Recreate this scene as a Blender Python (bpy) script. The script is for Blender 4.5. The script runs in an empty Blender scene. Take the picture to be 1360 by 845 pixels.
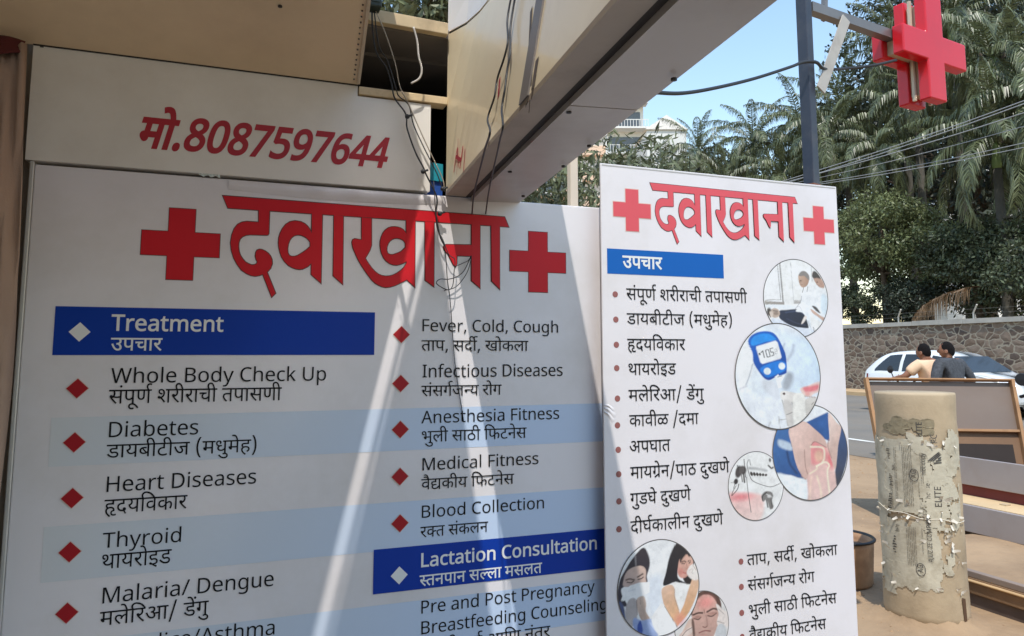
import bpy, bmesh, math, random, json
import numpy as np
from mathutils import Vector, Matrix
from mathutils.geometry import delaunay_2d_cdt

R_ = math.radians
scn = bpy.context.scene
col = scn.collection
rng = random.Random(7)
nrg = np.random.default_rng(11)

# ------------------------------------------------------------------ camera
FPX, PPX, PPY = 985.0, 680.0, 360.6          # focal length and principal point, in photo pixels
TH = math.atan(109.4 / 985); AZ = R_(20.7)
CAM = np.array([0, -1.95, 1.5])
_h = np.array([math.sin(AZ), math.cos(AZ), 0]); _r = np.array([math.cos(AZ), -math.sin(AZ), 0])
_f = _h * math.cos(TH) + np.array([0, 0, math.sin(TH)]); _u = np.cross(_r, _f)
cd = bpy.data.cameras.new('camera'); cam = bpy.data.objects.new('camera', cd); col.objects.link(cam)
cam.matrix_world = Matrix(((_r[0], _u[0], -_f[0], CAM[0]), (_r[1], _u[1], -_f[1], CAM[1]), (_r[2], _u[2], -_f[2], CAM[2]), (0, 0, 0, 1)))
cd.sensor_width = 36; cd.lens = FPX / 1360 * 36; cd.shift_y = -(422.5 - PPY) / 1360
cd.clip_start = 0.05; cd.clip_end = 2000
scn.camera = cam

# ------------------------------------------------------------------ sky and sun
SUN = Vector((0.2275, 0.5, -1.0)).normalized()
w = bpy.data.worlds.new('World'); scn.world = w; w.use_nodes = True
nt = w.node_tree
sky = nt.nodes.new('ShaderNodeTexSky'); sky.sky_type = 'NISHITA'; sky.sun_disc = False
sky.sun_elevation = math.asin(-SUN.z); sky.sun_rotation = math.atan2(-SUN.x, -SUN.y) % (2 * math.pi)
sky.air_density = 1.7; sky.dust_density = 0.35; sky.ozone_density = 2.8
bg = nt.nodes['Background']; bg.inputs['Strength'].default_value = 0.15
nt.links.new(sky.outputs[0], bg.inputs[0])
sl = bpy.data.lights.new('sun', 'SUN'); sl.energy = 2.25; sl.angle = R_(0.5); sl.color = (1, 0.95, 0.875)
so = bpy.data.objects.new('sun', sl); col.objects.link(so)
so.rotation_euler = SUN.to_track_quat('-Z', 'Y').to_euler(); so.location = (-3, -8, 14)
vs = scn.view_settings; vs.view_transform = 'Standard'; vs.look = 'None'; vs.exposure = 0.70; vs.gamma = 1
vs.use_curve_mapping = False
scn.cycles.max_bounces = 10; scn.cycles.diffuse_bounces = 5; scn.cycles.caustics_reflective = True
scn.cycles.blur_glossy = 0.0; scn.cycles.sample_clamp_indirect = 0

# ------------------------------------------------------------------ helpers
def ray(x, y): return _f + _r * ((x - PPX) / FPX) - _u * ((y - PPY) / FPX)
def on_plane(x, y, p, n):
    r = ray(x, y); n = np.asarray(n, float); t = ((np.asarray(p) - CAM) @ n) / (r @ n); return CAM + t * r
def onX(x, y, X): return on_plane(x, y, (X, 0, 0), (1, 0, 0))
def onY(x, y, Y): return on_plane(x, y, (0, Y, 0), (0, 1, 0))
def onZ(x, y, Z): return on_plane(x, y, (0, 0, Z), (0, 0, 1))
def dep(x, y, d): return CAM + ray(x, y) * d
def srgb(r, g, b, k=1.0):
    f = lambda c: ((c / 255) / 12.92 if c <= 10 else (((c / 255) + 0.055) / 1.055) ** 2.4)
    return tuple(min(0.85, k * f(c)) for c in (r, g, b))

_mats = {}
def mat(name, c, rough=0.6, var=0.12, scale=6.0, bump=0.0, bscale=60.0, metal=0.0, spec=0.5, stain=None, stain_scale=2.0, stain_amt=0.35, transl=0.0, island=0.0, detail=4.0, coat=0.0):
    """procedural material: base colour varied by noise, optional stains, bump, per-leaf variation"""
    if name in _mats: return _mats[name]
    m = bpy.data.materials.new(name); m.use_nodes = True; _mats[name] = m
    t = m.node_tree; N = t.nodes; L = t.links; b = N['Principled BSDF']
    tc = N.new('ShaderNodeTexCoord')
    nz = N.new('ShaderNodeTexNoise'); nz.inputs['Scale'].default_value = scale; nz.inputs['Detail'].default_value = detail
    L.new(tc.outputs['Object'], nz.inputs['Vector'])
    mr = N.new('ShaderNodeMapRange'); mr.inputs[1].default_value = 0.25; mr.inputs[2].default_value = 0.75
    mr.inputs[3].default_value = 1 - var; mr.inputs[4].default_value = 1 + var
    L.new(nz.outputs['Fac'], mr.inputs[0])
    hs = N.new('ShaderNodeHueSaturation'); hs.inputs['Color'].default_value = (*c, 1)
    L.new(mr.outputs[0], hs.inputs['Value'])
    out = hs.outputs[0]
    if island:
        g = N.new('ShaderNodeNewGeometry')
        mi = N.new('ShaderNodeMapRange'); mi.inputs[3].default_value = 1 - island; mi.inputs[4].default_value = 1 + island
        L.new(g.outputs['Random Per Island'], mi.inputs[0])
        h2 = N.new('ShaderNodeHueSaturation'); L.new(out, h2.inputs['Color']); L.new(mi.outputs[0], h2.inputs['Value']); out = h2.outputs[0]
    if stain:
        n2 = N.new('ShaderNodeTexNoise'); n2.inputs['Scale'].default_value = stain_scale; n2.inputs['Detail'].default_value = 7; n2.inputs['Roughness'].default_value = 0.65
        mp = N.new('ShaderNodeMapping'); mp.inputs['Location'].default_value = (3.7, 1.3, 8.1); L.new(tc.outputs['Object'], mp.inputs[0]); L.new(mp.outputs[0], n2.inputs['Vector'])
        m2 = N.new('ShaderNodeMapRange'); m2.inputs[1].default_value = 0.48; m2.inputs[2].default_value = 0.72; m2.inputs[3].default_value = 0; m2.inputs[4].default_value = stain_amt
        L.new(n2.outputs['Fac'], m2.inputs[0])
        mx = N.new('ShaderNodeMix'); mx.data_type = 'RGBA'; L.new(m2.outputs[0], mx.inputs['Factor']); L.new(out, mx.inputs['A']); mx.inputs['B'].default_value = (*stain, 1)
        out = mx.outputs['Result']
    L.new(out, b.inputs['Base Color'])
    b.inputs['Roughness'].default_value = rough; b.inputs['Metallic'].default_value = metal
    b.inputs['Specular IOR Level'].default_value = spec; b.inputs['Coat Weight'].default_value = coat; b.inputs['Coat Roughness'].default_value = 0.10
    if bump:
        nb = N.new('ShaderNodeTexNoise'); nb.inputs['Scale'].default_value = bscale; nb.inputs['Detail'].default_value = 5
        L.new(tc.outputs['Object'], nb.inputs['Vector'])
        bp = N.new('ShaderNodeBump'); bp.inputs['Strength'].default_value = bump; bp.inputs['Distance'].default_value = 0.02
        L.new(nb.outputs['Fac'], bp.inputs['Height']); L.new(bp.outputs[0], b.inputs['Normal'])
    if transl:
        tr = N.new('ShaderNodeBsdfTranslucent'); L.new(out, tr.inputs['Color'])
        ms = N.new('ShaderNodeMixShader'); ms.inputs[0].default_value = transl
        L.new(b.outputs[0], ms.inputs[1]); L.new(tr.outputs[0], ms.inputs[2]); L.new(ms.outputs[0], N['Material Output'].inputs['Surface'])
    return m

def vcol_mat(name, rough=0.45):
    if name in _mats: return _mats[name]
    m = bpy.data.materials.new(name); m.use_nodes = True; _mats[name] = m
    b = m.node_tree.nodes['Principled BSDF']; a = m.node_tree.nodes.new('ShaderNodeVertexColor'); a.layer_name = 'Col'
    m.node_tree.links.new(a.outputs[0], b.inputs['Base Color']); b.inputs['Roughness'].default_value = rough
    return m

def tag(o, label=None, cat=None, group=None, kind=None):
    if label: o['label'] = label
    if cat: o['category'] = cat
    if group: o['group'] = group
    if kind: o['kind'] = kind
    return o
def empty(name, loc, label, cat, group=None, rz=0.0):
    o = bpy.data.objects.new(name, None); o.empty_display_size = 0.1; col.objects.link(o)
    o.location = loc; o.rotation_euler = (0, 0, rz)
    return tag(o, label, cat, group)

class MB:
    """collects boxes, tubes, polygons; build() links them as ONE mesh object"""
    def __init__(s): s.v = []; s.f = []
    def add(s, v, f):
        k = len(s.v); s.v += [tuple(p) for p in v]; s.f += [tuple(i + k for i in q) for q in f]; return s
    def quad(s, a, b, c, d): return s.add([a, b, c, d], [(0, 1, 2, 3)])
    def box(s, lo, hi):
        (a, b, c), (d, e, f) = lo, hi
        return s.add([(a, b, c), (d, b, c), (d, e, c), (a, e, c), (a, b, f), (d, b, f), (d, e, f), (a, e, f)],
                     [(0, 3, 2, 1), (4, 5, 6, 7), (0, 1, 5, 4), (1, 2, 6, 5), (2, 3, 7, 6), (3, 0, 4, 7)])
    def hexa(s, p):   # eight corners, bottom loop then top loop
        return s.add(p, [(0, 3, 2, 1), (4, 5, 6, 7), (0, 1, 5, 4), (1, 2, 6, 5), (2, 3, 7, 6), (3, 0, 4, 7)])
    def slab(s, quad, thick, n):   # four corners extruded along n
        q = [np.asarray(p, float) for p in quad]; n = np.asarray(n, float) * thick
        return s.hexa([tuple(p) for p in q] + [tuple(p + n) for p in q])
    def bar(s, a, b, wd, ht, up=(0, 0, 1)):
        a, b = Vector(a), Vector(b); d = (b - a).normalized(); x = d.cross(Vector(up))
        if x.length < 1e-4: x = d.cross(Vector((1, 0, 0)))
        x.normalize(); y = x.cross(d).normalized(); x *= wd / 2; y *= ht / 2
        return s.hexa([a - x - y, a + x - y, a + x + y, a - x + y, b - x - y, b + x - y, b + x + y, b - x + y])
    def tube(s, pts, r, seg=8, cap=True):
        pts = [Vector(p) for p in pts]; n = len(pts); rs = r if isinstance(r, (list, tuple)) else [r] * n
        v = []; prev = None
        for i, p in enumerate(pts):
            d = (pts[min(i + 1, n - 1)] - pts[max(i - 1, 0)]).normalized()
            if prev is None:
                x = d.cross(Vector((0, 0, 1)))
                if x.length < 1e-3: x = d.cross(Vector((1, 0, 0)))
            else: x = prev - d * prev.dot(d)
            x.normalize(); prev = x; y = d.cross(x)
            for k in range(seg):
                a = 2 * math.pi * k / seg; v.append(p + x * (math.cos(a) * rs[i]) + y * (math.sin(a) * rs[i]))
        f = [(i * seg + k, i * seg + (k + 1) % seg, (i + 1) * seg + (k + 1) % seg, (i + 1) * seg + k) for i in range(n - 1) for k in range(seg)]
        if cap: f += [tuple(range(seg))[::-1], tuple((n - 1) * seg + k for k in range(seg))]
        return s.add(v, f)
    def lathe(s, prof, c=(0, 0, 0), seg=32, axis='z'):
        v = []; 
        for r, z in prof:
            for k in range(seg):
                a = 2 * math.pi * k / seg; p = (r * math.cos(a), r * math.sin(a), z)
                if axis == 'x': p = (p[2], p[0], p[1])
                v.append((c[0] + p[0], c[1] + p[1], c[2] + p[2]))
        f = [(i * seg + k, i * seg + (k + 1) % seg, (i + 1) * seg + (k + 1) % seg, (i + 1) * seg + k) for i in range(len(prof) - 1) for k in range(seg)]
        return s.add(v, f)
    def build(s, name, m, parent=None, smooth=False, world=True, bevel=0.0):
        v = s.v
        if parent is not None and world:
            l = parent.location; v = [(p[0] - l.x, p[1] - l.y, p[2] - l.z) for p in v]
        me = bpy.data.meshes.new(name); me.from_pydata(v, [], s.f); me.materials.append(m)
        if smooth: me.polygons.foreach_set('use_smooth', [True] * len(me.polygons))
        me.update()
        o = bpy.data.objects.new(name, me); col.objects.link(o)
        if parent is not None: o.parent = parent
        if bevel:
            b = o.modifiers.new('bevel', 'BEVEL'); b.width = bevel; b.segments = 2; b.limit_method = 'ANGLE'; b.angle_limit = R_(40)
        return o

def spline(pts, n=8):
    """Catmull-Rom through points"""
    P = [np.asarray(p, float) for p in pts]; P = [2 * P[0] - P[1]] + P + [2 * P[-1] - P[-2]]; out = []
    for i in range(1, len(P) - 2):
        for k in range(n):
            t = k / n; a, b, c, d = P[i - 1:i + 3]
            out.append(0.5 * (2 * b + (c - a) * t + (2 * a - 5 * b + 4 * c - d) * t * t + (3 * b - a - 3 * c + d) * t ** 3))
    out.append(P[-2]); return out

# ------------------------------------------------------------------ lettering (outlines held in this file)
def offset_loop(lp, b):
    n = len(lp); out = []
    for i in range(n):
        p, q, r = Vector(lp[i - 1]), Vector(lp[i]), Vector(lp[(i + 1) % n])
        a = (q - p); c = (r - q)
        if a.length < 1e-6 or c.length < 1e-6: out.append(tuple(q)); continue
        a.normalize(); c.normalize(); na = Vector((-a.y, a.x)); nc = Vector((-c.y, c.x)); m = na + nc
        k = m.length_squared
        m = na if k < 0.3 else m * (2 / k)
        out.append((q.x + m.x * b, q.y + m.y * b))
    return out
_tess = {}
def tess(loops, parity=False):
    """constrained triangulation; keeps the triangles inside by the even-odd rule"""
    V = []; Ed = []
    for l in loops:
        k = len(V); n = len(l); V += [Vector(q) for q in l]; Ed += [(k + i, k + (i + 1) % n) for i in range(n)]
    ov, oe, of, _a, _b, _c = delaunay_2d_cdt(V, Ed, [], 0, 1e-7)
    segs = [(l[i - 1], l[i]) for l in loops for i in range(len(l))]; tr = []
    for f in of:
        cx = sum(ov[i].x for i in f) / len(f); cy = sum(ov[i].y for i in f) / len(f); w_ = 0
        for (ax, ay), (bx, by) in segs:
            if (ay > cy) != (by > cy) and cx < ax + (cy - ay) / (by - ay) * (bx - ax): w_ += 1 if by > ay else -1
        if (w_ % 2 if parity else w_): tr.append(tuple(f))
    return [(q.x, q.y) for q in ov], tr
def glyph(k, bold=0):
    if (k, bold) not in _tess:
        loops = [list(zip(s[0::2], s[1::2])) for s in GLYPH[k]]
        if bold: loops = [offset_loop(l, bold / 2) for l in loops]
        _tess[(k, bold)] = tess(loops)
    return _tess[(k, bold)]
def text_mesh(t, y):
    m = MB()
    for i, (k, gx, gy) in enumerate(t['g']):
        vv, tr = glyph(k, t['b'])
        m.add([(t['x'] + (gx + p[0] + t['i'] * (p[1] + gy)) * t['sx'], y - 0.0003 * (i % 2), t['z'] + (gy + p[1]) * t['sz']) for p in vv], tr)
    return m

# lettering outlines (x, y pairs per loop, thousandths of an em) and the layout of the two boards in metres
GLYPH = {2141:[[323,0,233,0,233,635,10,635,10,714,545,714,545,635,323,635]],
2246:[[335,546,345,546,356,545,368,544,379,543,389,542,398,540,387,459,378,461,369,463,358,464,348,465,338,466,329,466,309,465,289,460,270,453,252,443,235,431,220,416,206,400,195,381,186,360,179,337,174,312,173,286,173,0,85,0,85,536,157,536,167,438,171,438,183,457,197,476,212,492,229,508,247,521,267,532,288,540,311,544]],
2192:[[292,546,336,543,375,533,410,516,441,493,466,465,486,432,501,393,510,351,513,304,513,251,146,251,152,195,168,149,192,112,226,86,268,70,317,65,350,66,380,69,408,74,434,82,461,91,489,102,489,25,462,14,435,5,408,-2,380,-6,348,-9,313,-10,264,-7,219,4,178,21,142,45,112,76,88,114,69,158,59,208,55,264,58,320,68,370,84,415,107,454,134,486,168,512,205,531,247,542],[291,474,252,470,219,456,192,434,170,403,156,366,148,321,421,321,419,350,415,377,407,401,396,422,382,440,364,454,344,465,319,472]],
2170:[[288,545,348,540,396,526,433,502,459,468,475,422,480,365,480,0,416,0,399,76,395,76,380,58,364,42,348,28,330,16,312,6,292,-1,269,-6,244,-9,215,-10,184,-8,155,-2,128,7,105,20,84,38,68,60,56,85,48,115,46,149,53,198,74,239,109,272,159,297,223,313,303,320,394,323,394,355,391,395,381,426,365,448,343,462,316,471,283,474,255,473,229,468,203,462,178,453,155,443,132,433,105,499,130,511,157,522,188,532,220,539,254,544],[314,259,254,254,208,243,176,227,154,206,141,179,137,148,140,121,149,99,164,82,185,70,208,63,235,61,278,65,315,78,348,98,373,128,388,166,393,214,393,262]],
2256:[[264,62,277,62,291,64,305,66,318,68,329,70,339,73,339,6,328,2,315,-2,299,-6,282,-8,265,-10,249,-10,222,-8,196,-4,172,4,149,17,130,33,114,55,102,82,94,116,92,156,92,468,16,468,16,510,93,545,128,659,180,659,180,536,335,536,335,468,180,468,180,158,183,128,190,104,204,86,221,72,241,65]],
2226:[[673,546,729,541,774,525,809,500,834,462,849,412,854,349,854,0,767,0,767,345,764,384,755,415,740,440,720,458,692,468,658,472,611,467,574,452,546,427,528,392,517,349,513,296,513,0,426,0,426,345,425,372,421,395,414,416,405,433,393,447,378,458,360,466,340,470,316,472,283,470,254,462,231,450,212,432,197,410,186,384,179,353,174,318,173,278,173,0,85,0,85,536,156,536,169,463,174,463,186,481,200,496,216,510,232,521,251,530,270,537,290,542,311,545,332,546,371,544,406,536,436,524,461,507,481,484,496,456,501,456,521,484,546,507,574,524,606,536,639,544]],
2227:[[343,546,402,541,450,525,488,500,515,462,532,412,537,349,537,0,450,0,450,343,447,383,437,415,421,440,398,458,368,468,330,472,277,466,236,450,207,422,188,384,177,336,173,278,173,0,85,0,85,536,156,536,169,463,174,463,187,481,202,496,218,510,237,521,256,530,277,537,299,542,321,545]],
13:[[0,622,563,622,563,551,453,551,471,524,481,495,485,464,476,409,450,364,406,328,429,306,451,281,470,254,486,223,496,190,499,152,497,120,489,92,476,68,460,47,439,30,415,17,388,8,359,2,328,0,291,3,254,14,220,30,186,55,153,88,120,130,89,181,59,242,29,313,100,338,119,288,140,242,162,200,184,164,209,133,234,108,262,89,290,78,320,74,346,76,368,82,388,92,402,108,411,131,414,160,412,187,404,212,392,236,375,258,354,280,329,301,308,298,287,295,264,294,259,364,304,368,341,376,368,390,388,409,400,433,404,463,402,482,397,500,389,516,378,529,365,541,351,551,0,551]],
46:[[479,551,479,0,398,0,398,191,378,179,357,168,335,159,311,152,284,147,254,146,228,148,204,152,182,160,161,169,143,181,128,194,113,213,100,234,91,258,84,285,80,318,79,358,79,551,0,551,0,622,583,622,583,551],[398,551,160,551,160,369,160,344,161,322,163,304,165,289,169,276,172,266,177,256,183,248,190,240,208,227,233,220,263,217,289,219,314,225,338,236,360,249,380,264,398,280]],
30:[[649,551,545,551,545,0,465,0,465,165,447,154,426,143,403,133,377,125,349,120,317,118,269,123,227,137,190,161,163,193,146,231,141,275,142,294,147,312,154,330,163,345,173,359,185,371,38,369,38,441,331,441,343,441,355,441,367,440,377,440,385,440,389,440,382,370,350,370,314,367,283,359,256,346,237,327,225,303,221,274,224,248,234,226,250,210,270,198,293,190,317,188,349,190,377,198,402,210,425,225,446,242,465,260,465,551,0,551,0,622,649,622]],
66:[[170,551,170,0,89,0,89,551,0,551,0,622,273,622,273,551]],
52:[[395,42,341,-12,302,21,265,54,230,87,197,120,166,151,138,181,113,209,92,234,75,256,62,275,53,292,46,305,43,317,41,329,40,340,42,352,47,364,55,376,67,385,83,391,104,393,120,392,134,388,148,382,159,373,171,362,181,349,205,363,224,380,238,399,248,420,254,443,256,468,255,483,254,498,251,514,247,528,243,540,239,551,0,551,0,622,424,622,424,551,320,551,329,525,334,494,336,458,334,423,326,392,314,365,298,341,278,319,254,300,227,284,198,268,167,254,199,219,233,183,272,146,312,110,353,75]],
2155:[[917,714,727,0,636,0,497,468,491,489,485,511,479,532,474,553,469,572,466,588,463,600,461,609,460,600,458,588,454,572,450,553,445,532,440,510,434,488,427,465,292,0,201,0,12,714,106,714,217,278,223,255,228,232,233,210,238,188,242,167,245,147,248,127,251,108,254,128,258,149,261,170,266,192,271,215,277,238,283,261,289,283,415,714,508,714,639,280,646,257,652,234,658,210,663,188,668,166,672,146,675,126,678,108,682,134,686,160,692,189,698,218,705,248,713,279,823,714]],
2206:[[173,537,173,518,172,498,170,479,168,462,174,462,193,488,217,508,244,524,275,536,308,543,341,545,401,540,450,524,488,498,515,461,532,412,537,349,537,0,450,0,450,343,443,400,421,440,384,464,330,472,276,466,236,450,207,422,188,384,177,335,173,277,173,0,85,0,85,760,173,760]],
2233:[[551,269,549,226,543,187,534,150,520,118,504,89,484,63,460,41,434,23,404,8,372,-2,338,-8,301,-10,267,-8,234,-2,203,8,174,23,148,41,125,63,105,89,87,118,74,150,63,187,57,226,55,269,58,325,68,375,85,420,108,457,137,489,171,514,211,532,255,542,304,546,351,542,394,532,432,514,467,489,496,457,520,420,537,375,548,325],[146,269,148,229,153,192,162,160,176,131,193,107,214,88,239,74,269,66,303,63,337,66,367,74,392,88,413,107,430,131,444,160,453,192,458,229,460,269,458,310,452,346,443,378,430,406,413,429,392,448,366,461,336,469,302,472,252,466,213,448,183,418,162,377,150,328]],
2221:[[173,0,85,0,85,760,173,760]],
2068:[[301,714,419,704,504,674,555,620,572,537,568,497,556,462,537,433,510,408,477,390,436,379,436,374,479,364,518,348,550,325,575,294,591,254,596,203,588,143,566,92,530,52,480,24,420,6,348,0,97,0,97,714],[319,410,396,417,445,440,470,476,479,527,469,578,438,612,384,631,305,637,187,637,187,410],[187,335,187,76,331,76,412,85,463,113,491,156,500,210,496,246,484,276,462,301,428,320,383,331,324,335]],
2188:[[275,-10,185,7,115,60,70,146,55,267,70,388,116,476,186,528,276,546,315,543,349,536,378,523,403,507,424,488,442,467,448,467,447,483,444,506,443,528,442,546,442,760,530,760,530,0,459,0,446,72,442,72,424,50,403,30,378,14,348,1,314,-7],[289,63,361,75,408,110,434,168,443,250,443,266,435,354,410,420,363,460,288,473,226,459,182,416,155,350,146,265,155,180,182,116,226,76]],
2276:[[1,536,95,536,211,231,221,204,230,179,238,154,245,130,251,107,256,85,260,85,268,114,279,150,292,191,306,232,415,536,510,536,279,-74,258,-121,234,-162,206,-195,172,-220,132,-235,84,-240,62,-239,42,-238,25,-235,11,-232,11,-162,23,-164,38,-166,53,-168,70,-168,99,-165,124,-156,144,-142,162,-124,177,-100,189,-73,217,-2]],
2069:[[403,645,366,643,332,636,300,626,271,611,245,592,222,568,202,542,186,511,173,478,164,440,158,400,156,357,159,301,168,250,184,204,205,164,232,131,266,104,305,85,350,73,402,69,433,70,462,73,491,77,519,83,546,89,573,97,573,19,546,10,519,3,490,-3,460,-7,426,-9,389,-10,320,-5,260,10,207,35,162,69,126,112,98,163,77,222,65,287,61,358,64,410,71,460,84,506,101,549,123,587,150,622,181,652,217,677,257,698,302,712,351,721,404,724,440,723,476,719,510,713,543,705,573,694,601,682,565,606,542,616,518,625,492,633,464,640,434,644]],
2183:[[300,-10,254,-7,212,3,174,19,139,42,110,72,86,109,69,153,58,205,55,265,59,327,70,381,88,426,113,464,142,494,178,517,217,533,260,543,306,546,333,545,359,542,385,538,409,531,429,525,447,517,420,444,403,450,384,456,364,461,343,465,323,468,304,469,270,466,240,459,215,446,194,428,176,406,163,378,154,346,148,308,146,266,148,225,154,189,163,157,176,129,193,107,214,89,239,76,267,69,299,66,327,67,353,70,376,75,398,81,419,89,438,97,438,19,419,10,400,3,378,-2,355,-7,329,-9]],
2219:[[172,363,172,344,170,321,169,297,168,276,172,276,180,286,190,299,202,314,214,330,226,344,236,355,407,536,510,536,293,307,525,0,419,0,233,250,172,197,172,0,85,0,85,760,172,760]],
2144:[[640,252,632,182,610,118,572,65,518,24,449,-1,362,-10,245,8,160,62,107,147,90,254,90,714,180,714,180,251,192,174,226,116,285,80,367,68,426,74,472,92,508,120,532,156,546,201,551,252,551,714,640,714]],
2243:[[340,546,429,529,500,477,545,390,560,269,553,185,532,116,500,61,456,22,402,-2,339,-10,300,-7,266,1,236,14,212,30,191,48,173,68,167,68,169,49,171,25,172,1,173,-20,173,-240,85,-240,85,536,157,536,169,463,173,463,191,485,212,505,236,522,266,535,300,543],[324,472,275,467,237,452,208,426,189,390,178,344,173,286,173,269,176,208,187,157,206,116,234,87,274,69,326,63,371,70,406,90,434,122,454,164,465,213,469,270,460,353,434,417,388,458]],
60:[[587,551,587,0,506,0,506,266,487,261,467,257,448,254,428,252,405,251,380,251,352,252,322,254,292,258,262,264,236,270,212,277,198,269,183,261,167,253,196,218,228,182,264,146,301,110,340,75,380,42,326,-12,289,21,254,54,220,87,189,120,160,151,133,181,109,209,89,234,73,256,60,275,51,292,46,305,42,317,41,329,40,340,42,352,47,364,55,376,67,385,83,391,104,393,120,392,134,388,148,382,159,373,171,362,181,350,194,364,203,380,210,398,214,418,216,438,217,458,217,477,215,495,212,512,209,527,205,540,201,551,0,551,0,622,691,622,691,551],[369,322,394,322,418,324,440,326,462,329,484,334,506,339,506,551,281,551,285,539,289,526,293,511,296,495,297,477,298,458,297,431,294,407,288,385,281,365,272,348,262,333,297,327,333,323]],
6:[[-185,772,-181,794,-168,813,-151,826,-130,830,-109,826,-91,813,-79,794,-75,772,-79,750,-91,731,-109,718,-130,714,-151,718,-168,731,-181,750]],
70:[[-63,-245,-89,-254,-116,-262,-145,-266,-173,-268,-240,-258,-290,-228,-322,-183,-333,-126,-322,-73,-287,-29,-233,1,-162,11,-92,4,-31,-17,22,-49,68,-90,109,-138,145,-189,83,-228,28,-155,-27,-101,-87,-68,-156,-57,-201,-62,-233,-76,-252,-99,-259,-128,-253,-160,-234,-181,-208,-192,-178,-196,-152,-195,-130,-190,-109,-184,-88,-175]],
39:[[634,551,634,0,553,0,553,551,420,551,420,321,418,282,412,250,401,222,385,198,361,176,331,160,294,149,251,146,170,161,114,205,99,231,88,263,81,303,79,352,79,551,0,551,0,622,737,622,737,551],[249,217,293,225,321,249,330,267,336,288,338,315,339,353,339,551,160,551,160,353,161,318,164,291,170,270,178,251,190,237,206,226,225,219]],
181:[[-190,615,-209,651,-226,688,-236,726,-240,762,-229,821,-196,862,-146,888,-85,896,-54,894,-26,890,-1,882,21,872,-1,806,-18,814,-37,821,-57,826,-78,827,-113,821,-139,804,-155,779,-160,747,-157,714,-146,682,-130,650,-108,615]],
58:[[122,189,90,193,64,206,46,227,40,255,44,280,58,299,78,310,104,314,122,312,142,306,164,295,191,276,236,299,273,335,297,384,305,443,298,493,276,532,242,558,199,566,172,563,153,552,142,537,138,516,140,500,148,484,162,467,186,454,221,444,270,440,253,370,171,385,112,418,78,463,66,517,75,563,102,600,145,624,204,632,250,627,292,610,329,584,358,546,378,499,384,440,375,374,350,312,308,260,254,221,298,180,341,134,380,88,414,43,350,-1,301,65,258,118,217,160,179,194,151,190],[591,551,591,0,510,0,510,551,421,551,421,622,695,622,695,551]],
68:[[-185,615,-200,649,-211,682,-218,714,-220,748,-210,807,-178,854,-128,886,-61,896,-6,889,39,868,76,831,108,778,136,709,163,622,273,622,273,551,170,551,170,0,89,0,89,551,0,551,0,622,87,622,58,712,28,776,-8,813,-57,825,-92,819,-118,800,-134,771,-139,733,-136,701,-129,672,-118,644,-105,615]],
40:[[481,551,481,0,400,0,400,328,291,328,254,327,223,325,200,322,180,317,164,309,150,299,137,284,129,263,126,237,130,205,142,173,163,142,191,111,227,77,271,40,217,-12,187,15,159,41,132,68,107,95,86,123,68,151,55,180,48,211,45,242,46,265,51,286,58,305,68,323,80,338,93,351,114,366,137,378,163,388,193,394,230,398,272,399,400,399,400,551,0,551,0,622,584,622,584,551]],
2074:[[669,364,658,254,624,163,570,92,497,41,405,10,296,0,97,0,97,714,317,714,418,704,504,674,574,625,626,556,658,470],[574,361,566,448,542,517,504,570,450,608,384,630,304,637,187,637,187,77,284,77,411,95,502,148,556,237]],
2208:[[173,536,173,0,85,0,85,536],[130,737,143,736,155,731,166,724,174,713,179,699,181,681,179,664,174,650,166,639,155,631,143,627,130,625,116,627,104,631,93,639,85,650,80,664,78,681,80,699,85,713,93,724,104,731,116,736]],
2182:[[173,575,173,542,172,512,170,485,168,465,173,465,200,496,236,522,282,539,339,545,429,528,500,476,545,389,560,268,553,184,532,114,499,60,455,21,401,-2,339,-10,282,-4,236,13,200,38,173,68,166,68,148,0,85,0,85,760,173,760],[324,472,273,467,234,450,206,423,187,384,176,334,173,271,173,267,181,180,206,116,252,76,326,63,389,76,434,116,460,181,469,269,460,358,434,421,388,459]],
2250:[[434,148,431,115,422,86,408,61,388,40,364,22,334,8,300,-2,262,-8,220,-10,184,-9,152,-6,124,-1,98,6,74,14,52,24,52,104,75,94,101,84,130,74,160,67,191,62,222,61,263,63,295,71,319,82,336,98,346,118,349,140,348,153,344,165,338,176,329,187,316,197,298,208,277,219,250,231,217,244,184,257,154,271,128,284,105,298,86,314,71,332,60,352,53,376,51,404,57,446,76,481,106,509,147,530,196,542,252,546,284,545,314,542,344,536,371,529,398,520,423,510,393,440,370,449,346,457,322,464,297,470,272,473,246,474,213,472,185,466,164,456,148,443,138,428,135,409,136,395,141,383,148,372,159,361,173,351,192,342,214,331,241,320,273,307,305,294,334,281,360,268,382,254,400,238,415,220,426,199,432,175]],
37:[[358,222,329,220,300,215,272,207,248,197,205,228,169,263,145,304,137,352,140,378,147,400,159,418,174,433,199,448,228,458,264,463,308,465,401,465,401,551,0,551,0,622,592,622,592,551,482,551,482,394,298,394,272,393,254,391,242,387,232,381,221,366,217,347,220,325,231,306,246,291,261,277,309,290,362,294,430,285,485,256,522,212,534,154,522,93,485,44,424,11,337,0,244,11,162,44,89,94,25,158,86,207,144,148,202,106,266,82,337,74,424,94,453,152,447,183,428,204,399,218]],
51:[[595,622,595,551,491,551,491,0,410,0,410,179,379,162,343,146,301,136,253,132,172,147,108,192,62,263,38,353,92,369,130,390,152,418,160,457,157,484,148,509,136,532,123,551,0,551,0,622],[129,301,152,258,180,228,215,209,259,203,306,208,346,224,380,247,410,274,410,551,211,551,233,498,240,445,212,355]],
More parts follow.
